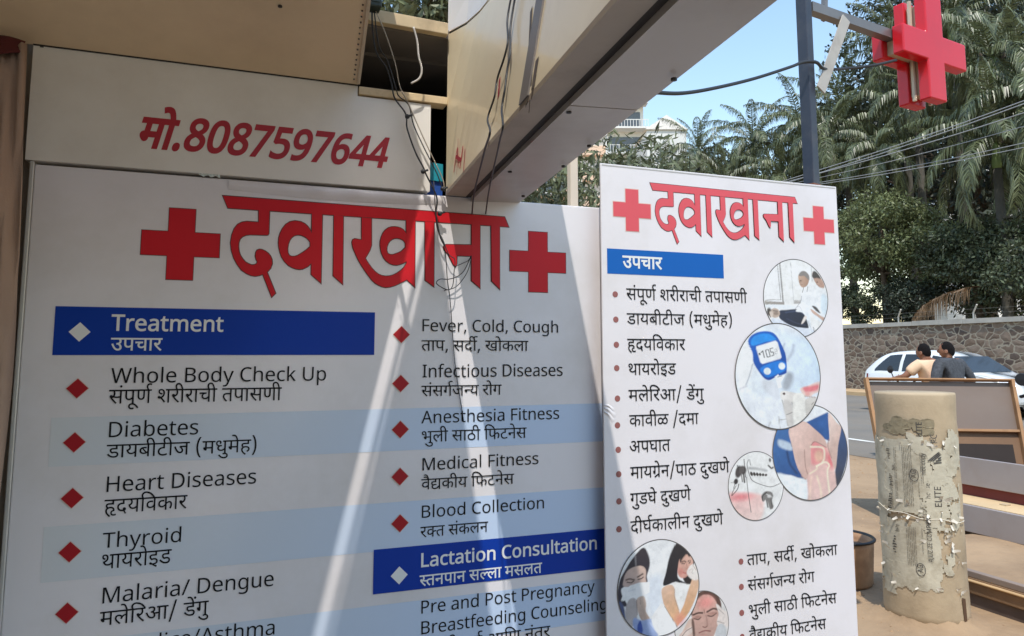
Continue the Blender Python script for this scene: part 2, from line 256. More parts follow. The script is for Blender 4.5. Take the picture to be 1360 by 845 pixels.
48:[[585,551,482,551,482,0,401,0,401,165,371,148,336,132,293,122,241,118,188,123,140,139,101,164,71,198,52,238,46,286,61,362,106,418,176,452,265,464,280,464,299,462,319,461,338,459,356,457,369,454,363,385,342,389,318,392,293,394,268,395,248,394,230,392,365,224,384,239,401,256,401,551,0,551,0,622,585,622],[127,287,135,242,160,210,198,190,242,184,260,185,276,187,293,190,308,195,168,370,137,335]],
35:[[519,551,371,551,371,349,316,349,272,347,236,341,206,331,181,318,140,273,126,215,132,171,148,136,173,108,206,89,243,78,283,74,333,77,375,86,414,101,455,121,482,47,437,29,388,14,338,3,286,0,221,6,162,26,114,58,77,101,54,155,46,220,54,280,80,330,119,369,170,397,227,414,288,420,290,420,290,551,0,551,0,622,519,622]],
32:[[653,551,653,0,572,0,572,370,435,370,400,371,378,373,410,340,436,303,452,262,458,218,453,176,438,141,414,114,384,95,348,84,310,80,258,88,209,110,162,151,117,212,74,294,31,401,102,426,149,308,198,222,250,170,306,153,335,157,358,170,374,193,379,227,371,270,348,310,314,346,273,377,302,441,572,441,572,551,0,551,0,622,757,622,757,551]],
795:[[213,-165,148,-55,103,68,77,201,68,337,77,474,102,604,147,724,213,832,294,832,234,721,190,599,162,470,153,336,162,204,189,74,234,-51,295,-165]],
50:[[509,551,509,0,428,0,428,250,207,250,207,213,205,193,201,177,192,166,182,157,171,153,159,151,146,152,133,157,119,164,105,173,92,183,80,196,69,209,59,223,50,237,44,251,40,265,39,278,41,289,45,300,52,308,64,315,80,320,100,321,126,321,126,551,0,551,0,622,612,622,612,551],[428,551,207,551,207,321,428,321]],
43:[[630,551,526,551,526,0,445,0,445,150,413,132,378,116,336,106,283,103,213,113,158,144,123,191,111,251,113,278,120,303,132,327,148,348,105,370,72,402,49,442,42,493,52,548,83,592,130,622,187,632,236,625,276,604,302,572,311,531,301,486,271,443,210,482,219,492,226,504,229,515,230,526,228,541,220,554,206,565,184,568,158,562,136,546,121,521,116,489,120,460,132,438,149,421,172,409,197,402,223,397,254,403,288,405,300,405,312,404,324,403,333,402,326,332,319,333,312,333,304,333,298,333,253,328,220,312,198,288,191,254,198,218,220,193,252,178,292,173,341,178,382,194,416,218,445,245,445,551,383,551,383,622,630,622]],
69:[[-248,-12,-193,5,-136,11,-69,1,-20,-28,12,-72,22,-129,10,-184,-24,-229,-81,-258,-157,-268,-247,-256,-324,-222,-392,-168,-455,-100,-394,-57,-356,-101,-320,-136,-284,-163,-246,-182,-204,-192,-157,-196,-78,-178,-51,-122,-57,-93,-76,-73,-102,-61,-131,-57,-157,-58,-180,-62,-201,-69,-222,-79]],
75:[[-169,615,-190,686,-210,740,-232,778,-256,804,-283,818,-315,823,-336,822,-354,818,-370,814,-385,809,-409,882,-367,892,-318,896,-268,890,-224,870,-187,836,-154,784,-123,711,-94,615]],
61:[[321,69,354,82,380,98,397,120,403,148,396,182,374,208,336,224,280,229,219,222,174,200,147,167,138,124,141,94,150,64,167,33,196,0,241,-40,302,-89,248,-142,167,-73,108,-9,70,57,58,130,62,166,74,198,92,225,115,248,97,268,82,292,72,320,69,352,72,378,79,400,91,418,106,433,131,448,158,458,191,463,229,465,361,465,361,551,0,551,0,622,546,622,546,551,442,551,442,394,230,394,204,393,186,391,174,387,164,381,153,366,149,347,152,328,159,312,170,297,183,284,232,296,284,300,347,295,396,279,434,255,460,224,476,190,481,153,472,100,447,57,405,24,348,2]],
796:[[60,-165,120,-54,164,69,191,198,200,330,191,463,164,594,120,718,59,832,141,832,206,722,251,598,277,465,286,329,277,193,251,63,206,-58,141,-165]],
2092:[[643,0,553,0,553,333,187,333,187,0,97,0,97,714,187,714,187,412,553,412,553,714,643,714]],
407:[[284,300,347,295,396,279,434,255,460,224,476,190,481,153,481,140,480,124,478,109,476,95,424,87,389,71,369,48,362,19,368,-9,387,-27,414,-37,443,-40,466,-39,488,-36,510,-29,537,-17,562,-86,538,-96,510,-104,480,-109,448,-111,381,-102,331,-74,300,-31,289,23,296,62,318,100,355,132,407,150,396,185,372,209,334,223,280,228,218,221,174,199,147,164,138,117,142,80,154,45,174,10,206,-26,248,-65,304,-109,250,-162,165,-88,106,-18,70,50,58,121,62,158,74,192,92,222,116,247,98,267,83,291,72,319,69,352,72,378,79,400,91,418,106,433,131,448,158,458,191,463,229,465,361,465,361,551,0,551,0,622,565,622,565,551,442,551,442,394,230,394,204,393,186,391,174,387,164,381,153,366,149,347,152,328,159,312,170,297,183,284,231,296]],
42:[[413,-58,392,-24,373,11,356,44,342,73,330,71,316,70,302,68,287,68,245,71,202,78,162,92,124,112,92,140,68,176,51,219,46,272,50,313,62,348,79,377,102,401,139,426,183,443,234,453,290,456,295,456,295,551,0,551,0,622,534,622,534,551,376,551,376,385,327,385,275,383,234,378,201,369,173,355,153,338,138,317,129,292,126,262,136,214,166,174,216,149,287,140,293,140,299,140,305,140,312,141,308,160,306,176,311,206,327,226,349,236,373,240,411,234,438,216,455,190,461,162,457,134,446,112,430,97,410,86,423,62,438,36,457,9,480,-24]],
67:[[89,551,0,551,0,622,80,622,69,645,60,669,55,695,53,724,68,794,111,849,179,884,266,896,399,877,516,820,618,730,704,615,620,615,459,772,283,824,221,817,174,794,144,760,134,714,136,686,144,662,154,640,165,622,273,622,273,551,170,551,170,0,89,0]],
57:[[571,551,467,551,467,0,387,0,387,165,358,148,324,132,282,122,233,118,182,123,137,139,99,164,70,198,52,238,46,286,60,362,104,418,170,452,255,464,270,464,288,462,307,461,326,459,342,457,354,454,349,381,329,385,306,388,282,390,259,391,204,384,162,364,136,331,127,287,135,243,158,212,193,194,235,188,283,194,324,210,359,234,387,260,387,551,0,551,0,622,571,622]],
25:[[777,551,452,551,452,349,505,386,569,399,628,389,675,358,706,307,716,239,712,192,701,141,681,90,651,39,579,80,602,114,620,154,632,196,636,237,631,278,616,307,593,324,562,330,508,312,452,258,452,0,371,0,371,174,344,154,312,136,272,122,226,118,180,123,138,137,100,161,71,194,52,238,46,290,60,362,101,417,164,452,244,464,268,463,296,460,321,457,339,454,333,381,315,385,292,388,269,390,249,391,198,384,159,365,135,334,127,292,135,246,158,214,190,194,228,188,270,193,306,209,340,232,371,260,371,551,0,551,0,622,777,622]],
41:[[553,551,553,0,472,0,472,180,440,162,403,146,359,136,308,132,229,144,164,180,114,240,83,322,164,346,216,378,245,418,255,467,249,511,232,542,205,562,171,568,148,565,130,556,118,541,114,521,134,480,195,461,187,391,129,405,84,430,56,468,46,519,55,568,82,604,123,625,172,632,212,628,250,614,285,592,312,561,330,520,336,469,326,402,296,349,248,307,182,274,206,243,234,220,268,207,314,203,362,208,403,223,439,246,472,275,472,551,390,551,390,622,656,622,656,551]],
79:[[170,551,170,0,89,0,89,551,0,551,0,622,273,622,273,551],[90,615,76,664,62,705,48,740,34,767,19,788,3,804,-15,815,-34,821,-56,823,-70,823,-83,821,-95,818,-106,815,-116,812,-126,809,-150,882,-123,890,-92,894,-59,896,-25,893,7,885,34,870,60,850,84,820,106,784,126,737,146,681,165,615]],
11:[[271,222,242,220,213,215,186,207,161,197,118,228,82,263,58,304,50,352,52,378,60,400,72,418,87,433,112,448,141,458,176,463,221,465,314,465,314,551,0,551,0,622,505,622,505,551,395,551,395,394,211,394,184,393,167,391,155,387,145,381,134,366,130,347,134,325,144,306,158,291,174,277,222,290,275,294,343,285,398,256,435,212,447,154,437,96,406,52,356,21,289,4,319,-8,350,-19,382,-30,415,-40,382,-110,326,-83,273,-56,223,-27,176,1,123,7,82,18,57,37,48,65,51,85,62,102,78,112,101,116,121,113,142,106,166,91,194,70,207,68,219,68,281,73,328,88,356,115,366,153,360,182,342,204,312,218]],
2111:[[412,0,177,626,173,626,175,603,176,575,178,543,179,508,180,471,180,433,180,0,97,0,97,714,230,714,450,129,454,129,678,714,810,714,810,0,721,0,721,439,721,474,722,508,723,542,725,574,727,602,728,625,724,625,486,0]],
2026:[[362,714,96,0,10,0,276,714]],
2202:[[275,546,325,541,370,526,410,501,443,465,448,465,460,536,530,536,530,-9,524,-79,504,-136,471,-182,425,-214,365,-234,290,-240,234,-238,184,-232,138,-221,97,-206,97,-125,138,-143,186,-156,239,-164,295,-167,357,-157,404,-126,433,-79,443,-16,443,5,443,20,444,40,445,59,446,71,442,71,411,35,372,10,328,-5,276,-10,183,8,114,63,70,150,55,267,70,382,114,470,183,527],[287,472,245,466,210,448,183,418,162,378,150,327,146,266,155,179,182,114,227,75,289,62,327,65,359,72,386,86,407,106,424,131,435,163,442,201,444,246,444,267,440,333,428,385,406,424,376,451,336,467]],
2259:[[533,536,533,0,461,0,448,71,444,71,432,53,417,38,400,25,381,14,362,5,341,-2,319,-6,297,-9,274,-10,234,-8,198,-1,166,10,140,27,118,48,101,74,89,105,81,142,79,185,79,536,168,536,168,191,171,152,181,120,197,95,220,77,250,67,287,63,324,66,356,73,382,86,402,103,419,125,430,152,439,183,443,218,445,257,445,536]],
54:[[0,551,0,622,693,622,693,551,589,551,589,0,508,0,508,355,504,356,499,356,494,356,478,355,462,351,445,344,429,334,413,319,397,300,382,276,369,245,356,208,279,232,288,261,299,288,311,313,295,324,279,334,263,342,246,348,228,352,209,353,184,350,164,343,148,330,136,313,128,294,126,271,128,246,136,222,148,198,164,175,185,151,210,126,239,100,272,71,309,40,255,-12,217,21,182,53,149,84,119,114,94,145,73,176,57,207,48,240,45,275,48,308,56,337,70,362,87,382,108,398,131,410,156,419,180,424,204,426,233,424,259,420,284,412,308,400,332,387,354,370,396,401,444,420,499,426,502,426,505,426,508,426,508,551]],
10:[[470,218,459,157,424,114,374,88,312,80,231,96,159,144,93,229,29,356,100,382,145,287,193,214,246,168,305,153,340,157,367,170,385,193,391,227,386,262,370,293,347,321,318,347,290,343,260,341,255,411,313,418,352,435,373,461,380,494,374,525,356,546,331,558,302,562,267,560,235,552,204,540,171,525,146,594,175,608,210,620,252,629,298,632,367,622,418,593,449,549,459,495,442,426,392,375,402,365,412,355,450,351,486,350,516,351,543,353,568,357,594,363,594,551,521,551,521,622,1038,622,1038,551,934,551,934,0,853,0,853,551,675,551,675,0,594,0,594,290,570,285,547,282,523,280,498,279,479,280,455,282,466,251]],
802:[[305,833,387,833,125,-166,42,-166]],
449:[[-169,615,-190,686,-210,740,-232,778,-256,804,-283,818,-315,823,-336,822,-354,818,-370,814,-385,809,-409,882,-367,892,-318,896,-268,890,-224,870,-187,836,-154,784,-123,711,-94,615],[-113,821,-109,843,-96,862,-79,875,-58,879,-37,875,-18,862,-6,843,-2,821,-6,799,-18,780,-37,767,-58,763,-79,767,-96,780,-109,799]],
27:[[208,551,208,234,205,211,196,193,180,182,160,178,134,183,106,199,81,222,60,250,46,280,41,308,44,329,54,345,73,356,102,359,127,359,127,551,0,551,0,622,578,622,578,551,474,551,474,0,393,0,393,551]],
2103:[[-4,-190,-26,-189,-46,-186,-63,-182,-78,-177,-78,-101,-62,-105,-44,-108,-26,-110,-6,-111,18,-108,42,-101,62,-87,78,-66,88,-36,92,4,92,714,182,714,182,11,176,-52,159,-102,131,-141,94,-168,48,-185]],
2056:[[545,0,459,221,176,221,91,0,0,0,279,717,360,717,638,0],[352,517,348,528,342,546,335,567,328,590,323,609,318,624,313,604,308,584,302,564,296,546,291,530,287,517,206,301,432,301]],
55:[[0,551,0,622,775,622,775,551,594,551,594,432,642,409,680,370,706,317,714,250,709,200,692,154,666,117,632,88,588,70,538,64,488,69,444,86,404,111,365,143,333,104,298,80,259,68,216,64,171,69,130,86,96,112,69,149,52,196,46,252,52,304,68,350,95,387,131,416,174,433,222,439,272,434,316,418,355,392,394,360,421,394,449,416,480,430,513,437,513,551],[404,214,402,208,399,203,431,174,462,152,494,139,528,135,567,142,602,162,625,199,633,252,626,306,606,342,576,362,541,368,506,361,476,342,451,308,426,262],[127,250,134,197,154,162,184,142,218,135,253,142,283,162,309,194,333,240,355,289,358,294,360,299,328,328,297,350,266,364,232,368,193,361,158,340,135,304]],
2087:[[187,0,97,0,97,714,496,714,496,635,187,635,187,382,477,382,477,303,187,303]],
2269:[[203,0,0,536,94,536,208,220,216,197,225,171,234,145,241,120,247,97,251,78,255,78,260,97,266,120,274,146,284,172,292,198,300,220,414,536,508,536,304,0]],
2287:[[192,105,182,68,169,29,154,-12,138,-52,122,-92,106,-129,41,-129,51,-90,60,-48,70,-4,78,38,85,79,91,116,185,116]],
799:[[46,-129,61,-68,74,-3,86,60,95,116,192,116,199,105,183,50,162,-11,138,-72,113,-129]],
441:[[89,551,0,551,0,622,87,622,58,712,28,776,-8,813,-57,825,-92,819,-118,800,-134,771,-139,733,-136,701,-129,672,-118,644,-105,615,-185,615,-200,649,-211,682,-218,714,-220,748,-210,807,-178,854,-128,886,-61,896,-20,892,14,880,44,861,71,833,92,860,121,880,157,892,198,896,229,894,257,890,282,882,304,872,282,806,264,814,246,821,226,826,205,827,170,821,144,804,128,779,123,747,123,746,123,746,134,719,144,689,153,657,163,622,273,622,273,551,170,551,170,0,89,0]],
26:[[729,551,729,0,648,0,648,45,611,28,572,16,530,9,488,7,382,20,282,60,183,132,85,239,62,271,49,296,42,318,40,338,44,358,55,376,75,389,104,393,127,390,148,382,165,368,181,350,199,372,210,398,215,428,217,458,216,483,214,508,209,530,201,551,0,551,0,622,833,622,833,551],[534,232,568,236,598,246,625,262,648,280,648,551,281,551,294,509,298,458,289,384,263,328,221,285,166,253,238,179,314,124,396,90,490,79,532,82,572,89,610,102,648,122,648,198,623,185,593,174,559,166,521,164,476,169,436,184,403,207,378,238,361,276,356,319,368,384,404,432,460,463,531,473,550,472,575,470,599,467,616,463,610,394,594,398,576,401,558,403,540,404,497,398,464,382,444,354,437,316,444,279,464,252,496,237]],
2094:[[298,0,40,0,40,52,124,71,124,642,40,662,40,714,298,714,298,662,214,642,214,71,298,52]],
2201:[[332,468,197,468,197,0,109,0,109,468,15,468,15,509,109,539,109,570,114,632,130,682,155,719,189,745,232,760,283,765,314,764,342,760,366,754,387,747,364,678,347,683,327,688,306,692,284,693,246,686,218,664,202,626,197,571,197,536,332,536]],
202:[[0,622,373,622,373,551,0,551],[204,298,204,244,200,220,190,202,174,192,153,188,128,193,102,209,77,232,56,260,42,290,37,318,40,339,50,355,69,366,98,369,385,369,385,298]],
49:[[174,632,209,629,240,622,267,607,291,586,307,563,320,533,329,492,332,437,332,321,533,321,533,551,402,551,402,622,717,622,717,551,614,551,614,0,533,0,533,250,332,250,332,213,328,185,318,166,302,155,283,151,264,154,243,164,223,178,204,196,188,216,175,237,167,258,164,278,167,295,178,308,196,318,224,321,253,321,253,426,252,468,248,498,242,520,232,538,206,560,169,568,145,565,128,555,118,540,114,521,120,496,138,478,169,466,218,460,210,389,143,401,90,426,57,464,46,520,56,571,84,606,126,625]],
36:[[600,551,371,551,371,414,442,377,495,328,528,267,539,198,531,135,506,84,468,47,418,20,360,5,297,0,195,14,115,56,63,125,46,216,54,278,80,328,119,368,170,397,227,414,287,420,290,420,290,551,0,551,0,622,600,622],[293,72,358,80,411,102,446,142,458,200,451,246,429,286,393,321,343,349,308,349,241,342,187,321,162,301,142,276,130,246,126,210,138,149,174,106,227,80]],
47:[[460,551,460,349,486,370,514,386,544,396,578,399,637,389,684,358,715,307,725,239,721,192,710,141,690,90,660,39,588,80,611,114,629,154,641,196,645,237,640,278,625,307,601,324,570,330,516,312,460,257,460,0,379,0,379,193,353,175,323,160,288,150,248,146,210,150,176,160,147,177,125,197,104,228,90,262,82,302,79,354,79,551,0,551,0,622,786,622,786,551],[160,551,160,360,162,313,166,281,174,259,188,240,213,223,248,217,287,221,321,234,352,254,379,278,379,551]],
44:[[0,622,569,622,569,551,466,551,466,0,385,0,385,298,204,298,204,244,202,227,198,213,190,202,180,194,167,190,153,188,137,190,120,197,102,209,85,224,70,241,56,260,45,280,39,299,37,318,38,332,43,345,50,355,62,363,78,367,98,369,385,369,385,551,0,551]],
76:[[-179,615,-205,650,-228,674,-251,689,-272,698,-295,702,-320,703,-340,702,-361,697,-382,690,-402,682,-428,751,-404,760,-380,767,-354,772,-326,773,-284,768,-246,752,-214,726,-187,692,-183,694,-203,740,-222,774,-242,799,-263,815,-287,824,-316,827,-338,826,-356,823,-372,818,-386,813,-409,882,-367,892,-318,896,-268,890,-224,870,-187,836,-154,784,-123,711,-94,615]],
536:[[264,-11,188,-1,128,29,90,76,77,136,85,186,108,230,82,254,61,282,47,314,42,352,44,378,52,400,64,418,79,433,104,448,131,458,163,463,202,465,270,465,270,551,0,551,0,622,699,622,699,551,595,551,595,-12,514,-12,514,101,488,76,456,51,419,27,374,7,323,-6],[514,551,351,551,351,394,203,394,176,393,159,391,147,387,137,381,126,366,122,347,125,326,134,308,148,291,166,277,218,294,277,300,292,300,309,298,328,297,346,295,361,293,373,290,367,218,348,221,327,224,305,226,282,227,228,221,189,204,166,177,158,141,165,104,188,79,222,64,265,59,339,70,403,101,460,150,514,211]],
183:[[618,551,452,551,452,334,475,348,501,358,531,366,567,368,631,368,631,297,580,297,539,294,508,287,481,274,452,253,452,0,371,0,371,174,344,154,312,136,272,122,226,118,180,123,138,137,100,161,71,194,52,238,46,290,60,362,101,417,164,452,244,464,268,463,296,460,321,457,339,454,333,381,315,385,292,388,269,390,249,391,198,384,159,365,135,334,127,292,135,246,158,214,190,194,228,188,270,193,306,209,340,232,371,260,371,551,0,551,0,622,618,622]],
2106:[[97,0,97,714,187,714,187,80,499,80,499,0]],
215:[[369,322,389,322,408,323,425,324,442,326,460,329,478,332,486,260,469,257,452,255,435,253,417,252,399,251,380,251,352,252,322,254,292,258,262,264,236,270,212,277,198,269,183,261,167,253,196,218,228,182,264,146,301,110,340,75,380,42,326,-12,289,21,254,54,220,87,189,120,160,151,133,181,109,209,89,234,73,256,60,275,51,292,46,305,42,317,41,329,40,340,42,352,47,364,55,376,67,385,83,391,104,393,120,392,134,388,148,382,159,373,171,362,181,350,194,364,203,380,210,398,214,418,216,438,217,458,217,477,215,495,212,512,209,527,205,540,201,551,0,551,0,622,403,622,403,551,281,551,285,539,289,526,293,511,296,495,297,477,298,458,297,431,294,407,288,385,281,365,272,348,262,333,297,327,333,323]],
210:[[0,622,515,622,515,551,0,551],[537,349,523,353,509,355,494,356,478,355,462,351,445,344,429,334,413,319,397,300,382,276,369,245,356,208,279,232,288,261,299,288,311,313,296,324,280,334,264,342,247,348,228,352,209,353,184,350,164,343,148,330,136,313,128,294,126,271,128,246,136,222,148,198,164,175,185,151,210,126,239,100,272,71,309,40,255,-12,217,21,182,53,149,84,119,114,94,145,73,176,57,207,48,240,45,275,48,308,56,337,70,362,87,382,108,398,130,410,155,419,179,424,204,426,233,424,259,420,284,412,308,400,332,387,354,370,396,401,445,420,500,426,510,426,519,425,530,424,539,422,548,420,556,417]],
2128:[[286,714,407,700,490,659,538,593,554,504,550,461,540,420,520,381,492,347,454,318,404,296,343,283,269,278,187,278,187,0,97,0,97,714],[278,637,187,637,187,355,259,355,321,359,372,370,411,388,439,416,456,453,461,500,450,560,417,603,360,628]],
274:[[45,53,214,153,166,168,128,194,106,223,91,258,82,301,79,358,79,551,0,551,0,622,583,622,583,551,479,551,479,0,398,0,398,193,92,-13],[398,551,160,551,160,369,161,332,163,304,167,282,172,266,180,252,190,240,220,223,262,217,300,222,337,236,370,256,398,280]],
9:[[470,218,459,157,424,114,374,88,312,80,231,96,159,144,93,229,29,356,100,382,145,287,193,214,246,168,305,153,340,157,367,170,385,193,391,227,386,262,370,293,347,321,318,347,290,343,260,341,255,411,313,418,352,435,373,461,380,494,374,525,356,546,331,558,302,562,267,560,235,552,204,540,171,525,146,594,175,608,210,620,252,629,298,632,367,622,418,593,449,549,459,495,442,426,392,375,402,365,412,355,450,351,486,350,516,351,543,353,568,357,594,363,594,551,521,551,521,622,779,622,779,551,675,551,675,0,594,0,594,290,570,285,547,282,523,280,498,279,479,280,455,282,466,251]],
28:[[605,551,502,551,502,0,421,0,421,166,388,148,352,132,310,122,259,118,189,128,134,158,98,206,86,266,88,294,96,320,109,344,128,366,92,389,65,420,48,457,42,497,44,526,52,551,0,551,0,622,605,622],[167,269,174,233,195,208,227,193,267,188,316,193,358,210,393,233,421,260,421,551,145,551,128,525,123,494,128,461,144,437,169,421,200,412,230,417,263,419,288,418,308,417,302,347,295,348,287,348,280,348,273,348,229,343,196,328,174,303]],
256:[[172,-24,125,43,393,205,393,551,208,551,208,234,205,211,196,193,180,182,160,178,134,183,106,199,81,222,60,250,46,280,41,308,44,329,54,345,73,356,102,359,127,359,127,551,0,551,0,622,578,622,578,551,474,551,474,0,393,0,393,122]],
801:[[72,54,74,76,80,94,90,106,103,114,117,119,133,121,150,119,164,114,178,106,188,94,194,76,196,54,194,32,188,15,178,2,164,-7,150,-12,133,-14,117,-12,103,-7,90,2,80,15,74,32]],
2018:[[285,724,325,722,362,715,396,704,426,689,451,670,472,647,487,620,496,588,499,553,497,526,491,501,480,478,467,458,450,439,431,422,410,406,387,391,363,378,391,363,418,348,443,330,465,312,485,291,500,269,512,244,520,216,522,185,519,147,509,112,493,82,471,55,444,32,412,14,374,1,333,-7,288,-10,239,-7,196,0,158,13,125,30,98,52,76,78,61,109,52,143,49,182,51,213,58,242,70,267,85,290,103,311,124,329,147,345,172,360,197,373,174,387,153,402,134,418,116,436,101,456,88,477,79,500,74,526,72,554,75,589,84,620,100,646,121,670,146,689,176,704,209,715,246,722],[135,181,139,148,151,119,172,94,201,75,239,64,286,60,331,64,368,75,398,94,419,120,432,150,436,184,434,206,428,227,418,246,404,263,386,278,366,293,342,307,315,319,286,331,270,337,242,324,218,310,196,296,178,281,162,264,150,246,142,226,137,205],[284,653,250,650,219,641,194,626,174,606,162,581,158,550,160,527,166,506,176,488,189,472,204,458,223,446,244,434,266,423,289,412,312,422,332,433,352,445,369,458,383,472,396,488,405,507,410,527,412,550,408,581,396,606,377,626,351,641,320,650]],
2010:[[523,358,522,302,517,250,510,203,500,160,486,121,468,88,448,58,423,34,394,15,362,1,326,-7,285,-10,235,-5,191,10,152,34,120,68,94,110,74,160,60,219,52,285,49,358,52,432,59,498,72,556,91,606,116,648,148,682,186,706,232,720,285,725,335,720,380,706,418,682,450,648,477,606,497,556,511,498,520,432],[137,358,139,296,143,242,152,195,163,155,179,123,198,98,223,79,251,69,285,65,319,69,347,79,372,97,391,122,407,155,419,194,427,242,432,296,434,358,432,420,427,474,419,520,407,560,391,592,372,618,347,636,319,646,285,650,251,646,223,636,198,618,179,592,163,560,152,520,143,474,139,420]],
2017:[[136,0,429,634,44,634,44,714,523,714,523,646,233,0]],
2015:[[275,438,322,435,364,427,402,413,435,394,463,370,486,342,502,308,512,270,515,228,511,181,501,138,483,100,459,68,428,40,392,18,349,3,301,-7,248,-10,212,-9,178,-6,144,0,114,8,87,17,63,29,63,112,89,98,118,87,150,78,184,71,217,66,249,65,283,67,314,72,342,82,366,94,386,112,403,132,415,157,423,186,425,219,420,262,406,298,382,326,348,347,302,360,246,364,226,363,205,362,182,359,160,356,140,352,124,349,80,377,107,714,465,714,465,634,182,634,165,427,178,429,193,431,211,434,231,436,252,438]],
2019:[[520,409,519,368,516,328,512,288,504,248,495,210,482,174,466,139,447,108,424,78,397,53,366,31,330,14,289,0,243,-7,192,-10,178,-10,162,-9,146,-8,129,-6,114,-3,102,0,102,75,115,71,129,68,144,66,160,64,175,62,190,62,234,65,272,72,306,85,334,102,358,123,378,148,394,175,407,206,417,240,424,275,429,312,431,350,425,350,414,335,401,321,387,308,371,296,352,286,332,278,309,272,283,268,255,267,216,270,180,278,148,292,119,312,95,336,76,366,61,400,53,439,50,483,53,531,63,574,78,612,100,645,126,673,158,695,194,711,234,721,278,724,311,722,343,715,373,704,401,689,427,670,450,646,470,618,488,585,502,548,512,506,518,460],[278,650,239,645,205,632,176,609,155,577,141,535,137,484,141,441,152,405,170,376,197,354,231,340,274,336,305,338,332,345,357,356,379,370,397,386,412,405,422,425,429,446,431,467,430,488,427,510,422,532,414,553,405,572,393,591,379,608,363,622,345,634,325,643,302,648]],
2016:[[55,305,56,346,59,387,64,427,71,466,80,504,93,540,109,575,128,606,151,636,178,661,209,683,244,700,285,714,331,721,382,724,396,724,412,723,428,722,444,720,458,718,470,715,470,640,458,644,444,647,430,649,414,651,399,652,384,652,341,649,302,642,269,629,241,612,216,591,196,566,180,538,168,507,158,474,151,439,146,402,143,363,149,363,160,378,173,393,187,406,203,418,222,428,242,436,265,442,290,446,318,447,358,444,394,436,426,422,455,402,479,377,499,348,513,313,522,274,525,230,522,183,513,140,497,102,476,69,450,41,418,19,383,3,342,-7,298,-10,265,-8,233,-2,203,9,175,24,149,43,126,67,105,95,88,128,74,166,63,207,57,254],[297,64,336,69,370,82,399,104,421,136,434,178,438,230,434,272,423,308,404,338,377,360,342,374,300,378,270,376,243,369,218,358,196,344,178,328,164,309,153,289,146,268,144,247,145,225,148,203,154,182,161,161,171,142,182,123,197,106,212,92,230,80,251,71,273,66]],
2014:[[552,162,448,162,448,0,363,0,363,162,21,162,21,237,357,718,448,718,448,241,552,241],[363,466,363,483,363,499,364,514,364,528,364,541,365,554,366,566,366,579,366,590,367,602,367,613,368,624,364,624,358,611,352,597,344,583,336,569,328,557,321,546,107,241,363,241]],
2166:[[533,0,38,0,38,68,414,634,50,634,50,714,523,714,523,646,147,80,533,80]],
2112:[[663,0,558,0,176,593,172,593,174,568,176,538,177,506,178,472,180,436,180,399,180,0,97,0,97,714,201,714,582,123,586,123,585,143,584,171,582,204,580,241,579,278,579,311,579,714,663,714]],
2118:[[720,358,715,279,699,208,673,145,636,91,590,48,534,16,467,-4,391,-10,312,-3,245,16,188,48,142,92,106,145,81,208,66,280,61,359,70,462,97,551,142,624,206,679,290,714,392,725,490,714,572,680,636,625,682,552,711,462],[156,358,162,274,181,203,213,146,258,103,318,77,391,68,465,77,524,103,568,146,600,203,619,274,625,358,611,478,569,570,497,627,392,646,318,637,258,612,213,570,181,512,162,442]],
2088:[[407,377,654,377,654,27,596,10,537,-1,474,-8,403,-10,301,1,216,34,149,88,100,162,71,252,61,357,72,462,105,551,159,624,232,678,323,713,431,724,489,721,544,713,596,700,644,682,610,604,570,620,524,633,476,642,426,645,347,636,280,610,226,568,187,510,163,440,155,357,162,277,182,206,218,148,269,104,337,77,424,68,468,69,504,73,536,78,564,85,564,297,407,297]],
2161:[[283,363,469,714,566,714,328,277,328,0,238,0,238,273,0,714,98,714]],
2078:[[496,0,97,0,97,714,496,714,496,635,187,635,187,412,478,412,478,334,187,334,187,79,496,79]]}
LATIN = {'P':[2128,605],'C':[2069,632],'J':[2103,273],'c':[2183,480],'h':[2206,618],'y':[2276,510],'U':[2144,731],'Z':[2166,572],'N':[2112,760],'O':[2118,781],'u':[2259,618],'t':[2256,361],'A':[2056,639],'o':[2233,605],'p':[2243,615],'e':[2192,564],'T':[2141,556],'G':[2088,728],'Y':[2161,566],'I':[2094,339],'L':[2106,524],'n':[2227,618],'E':[2078,556],'s':[2250,479],'M':[2111,907]}
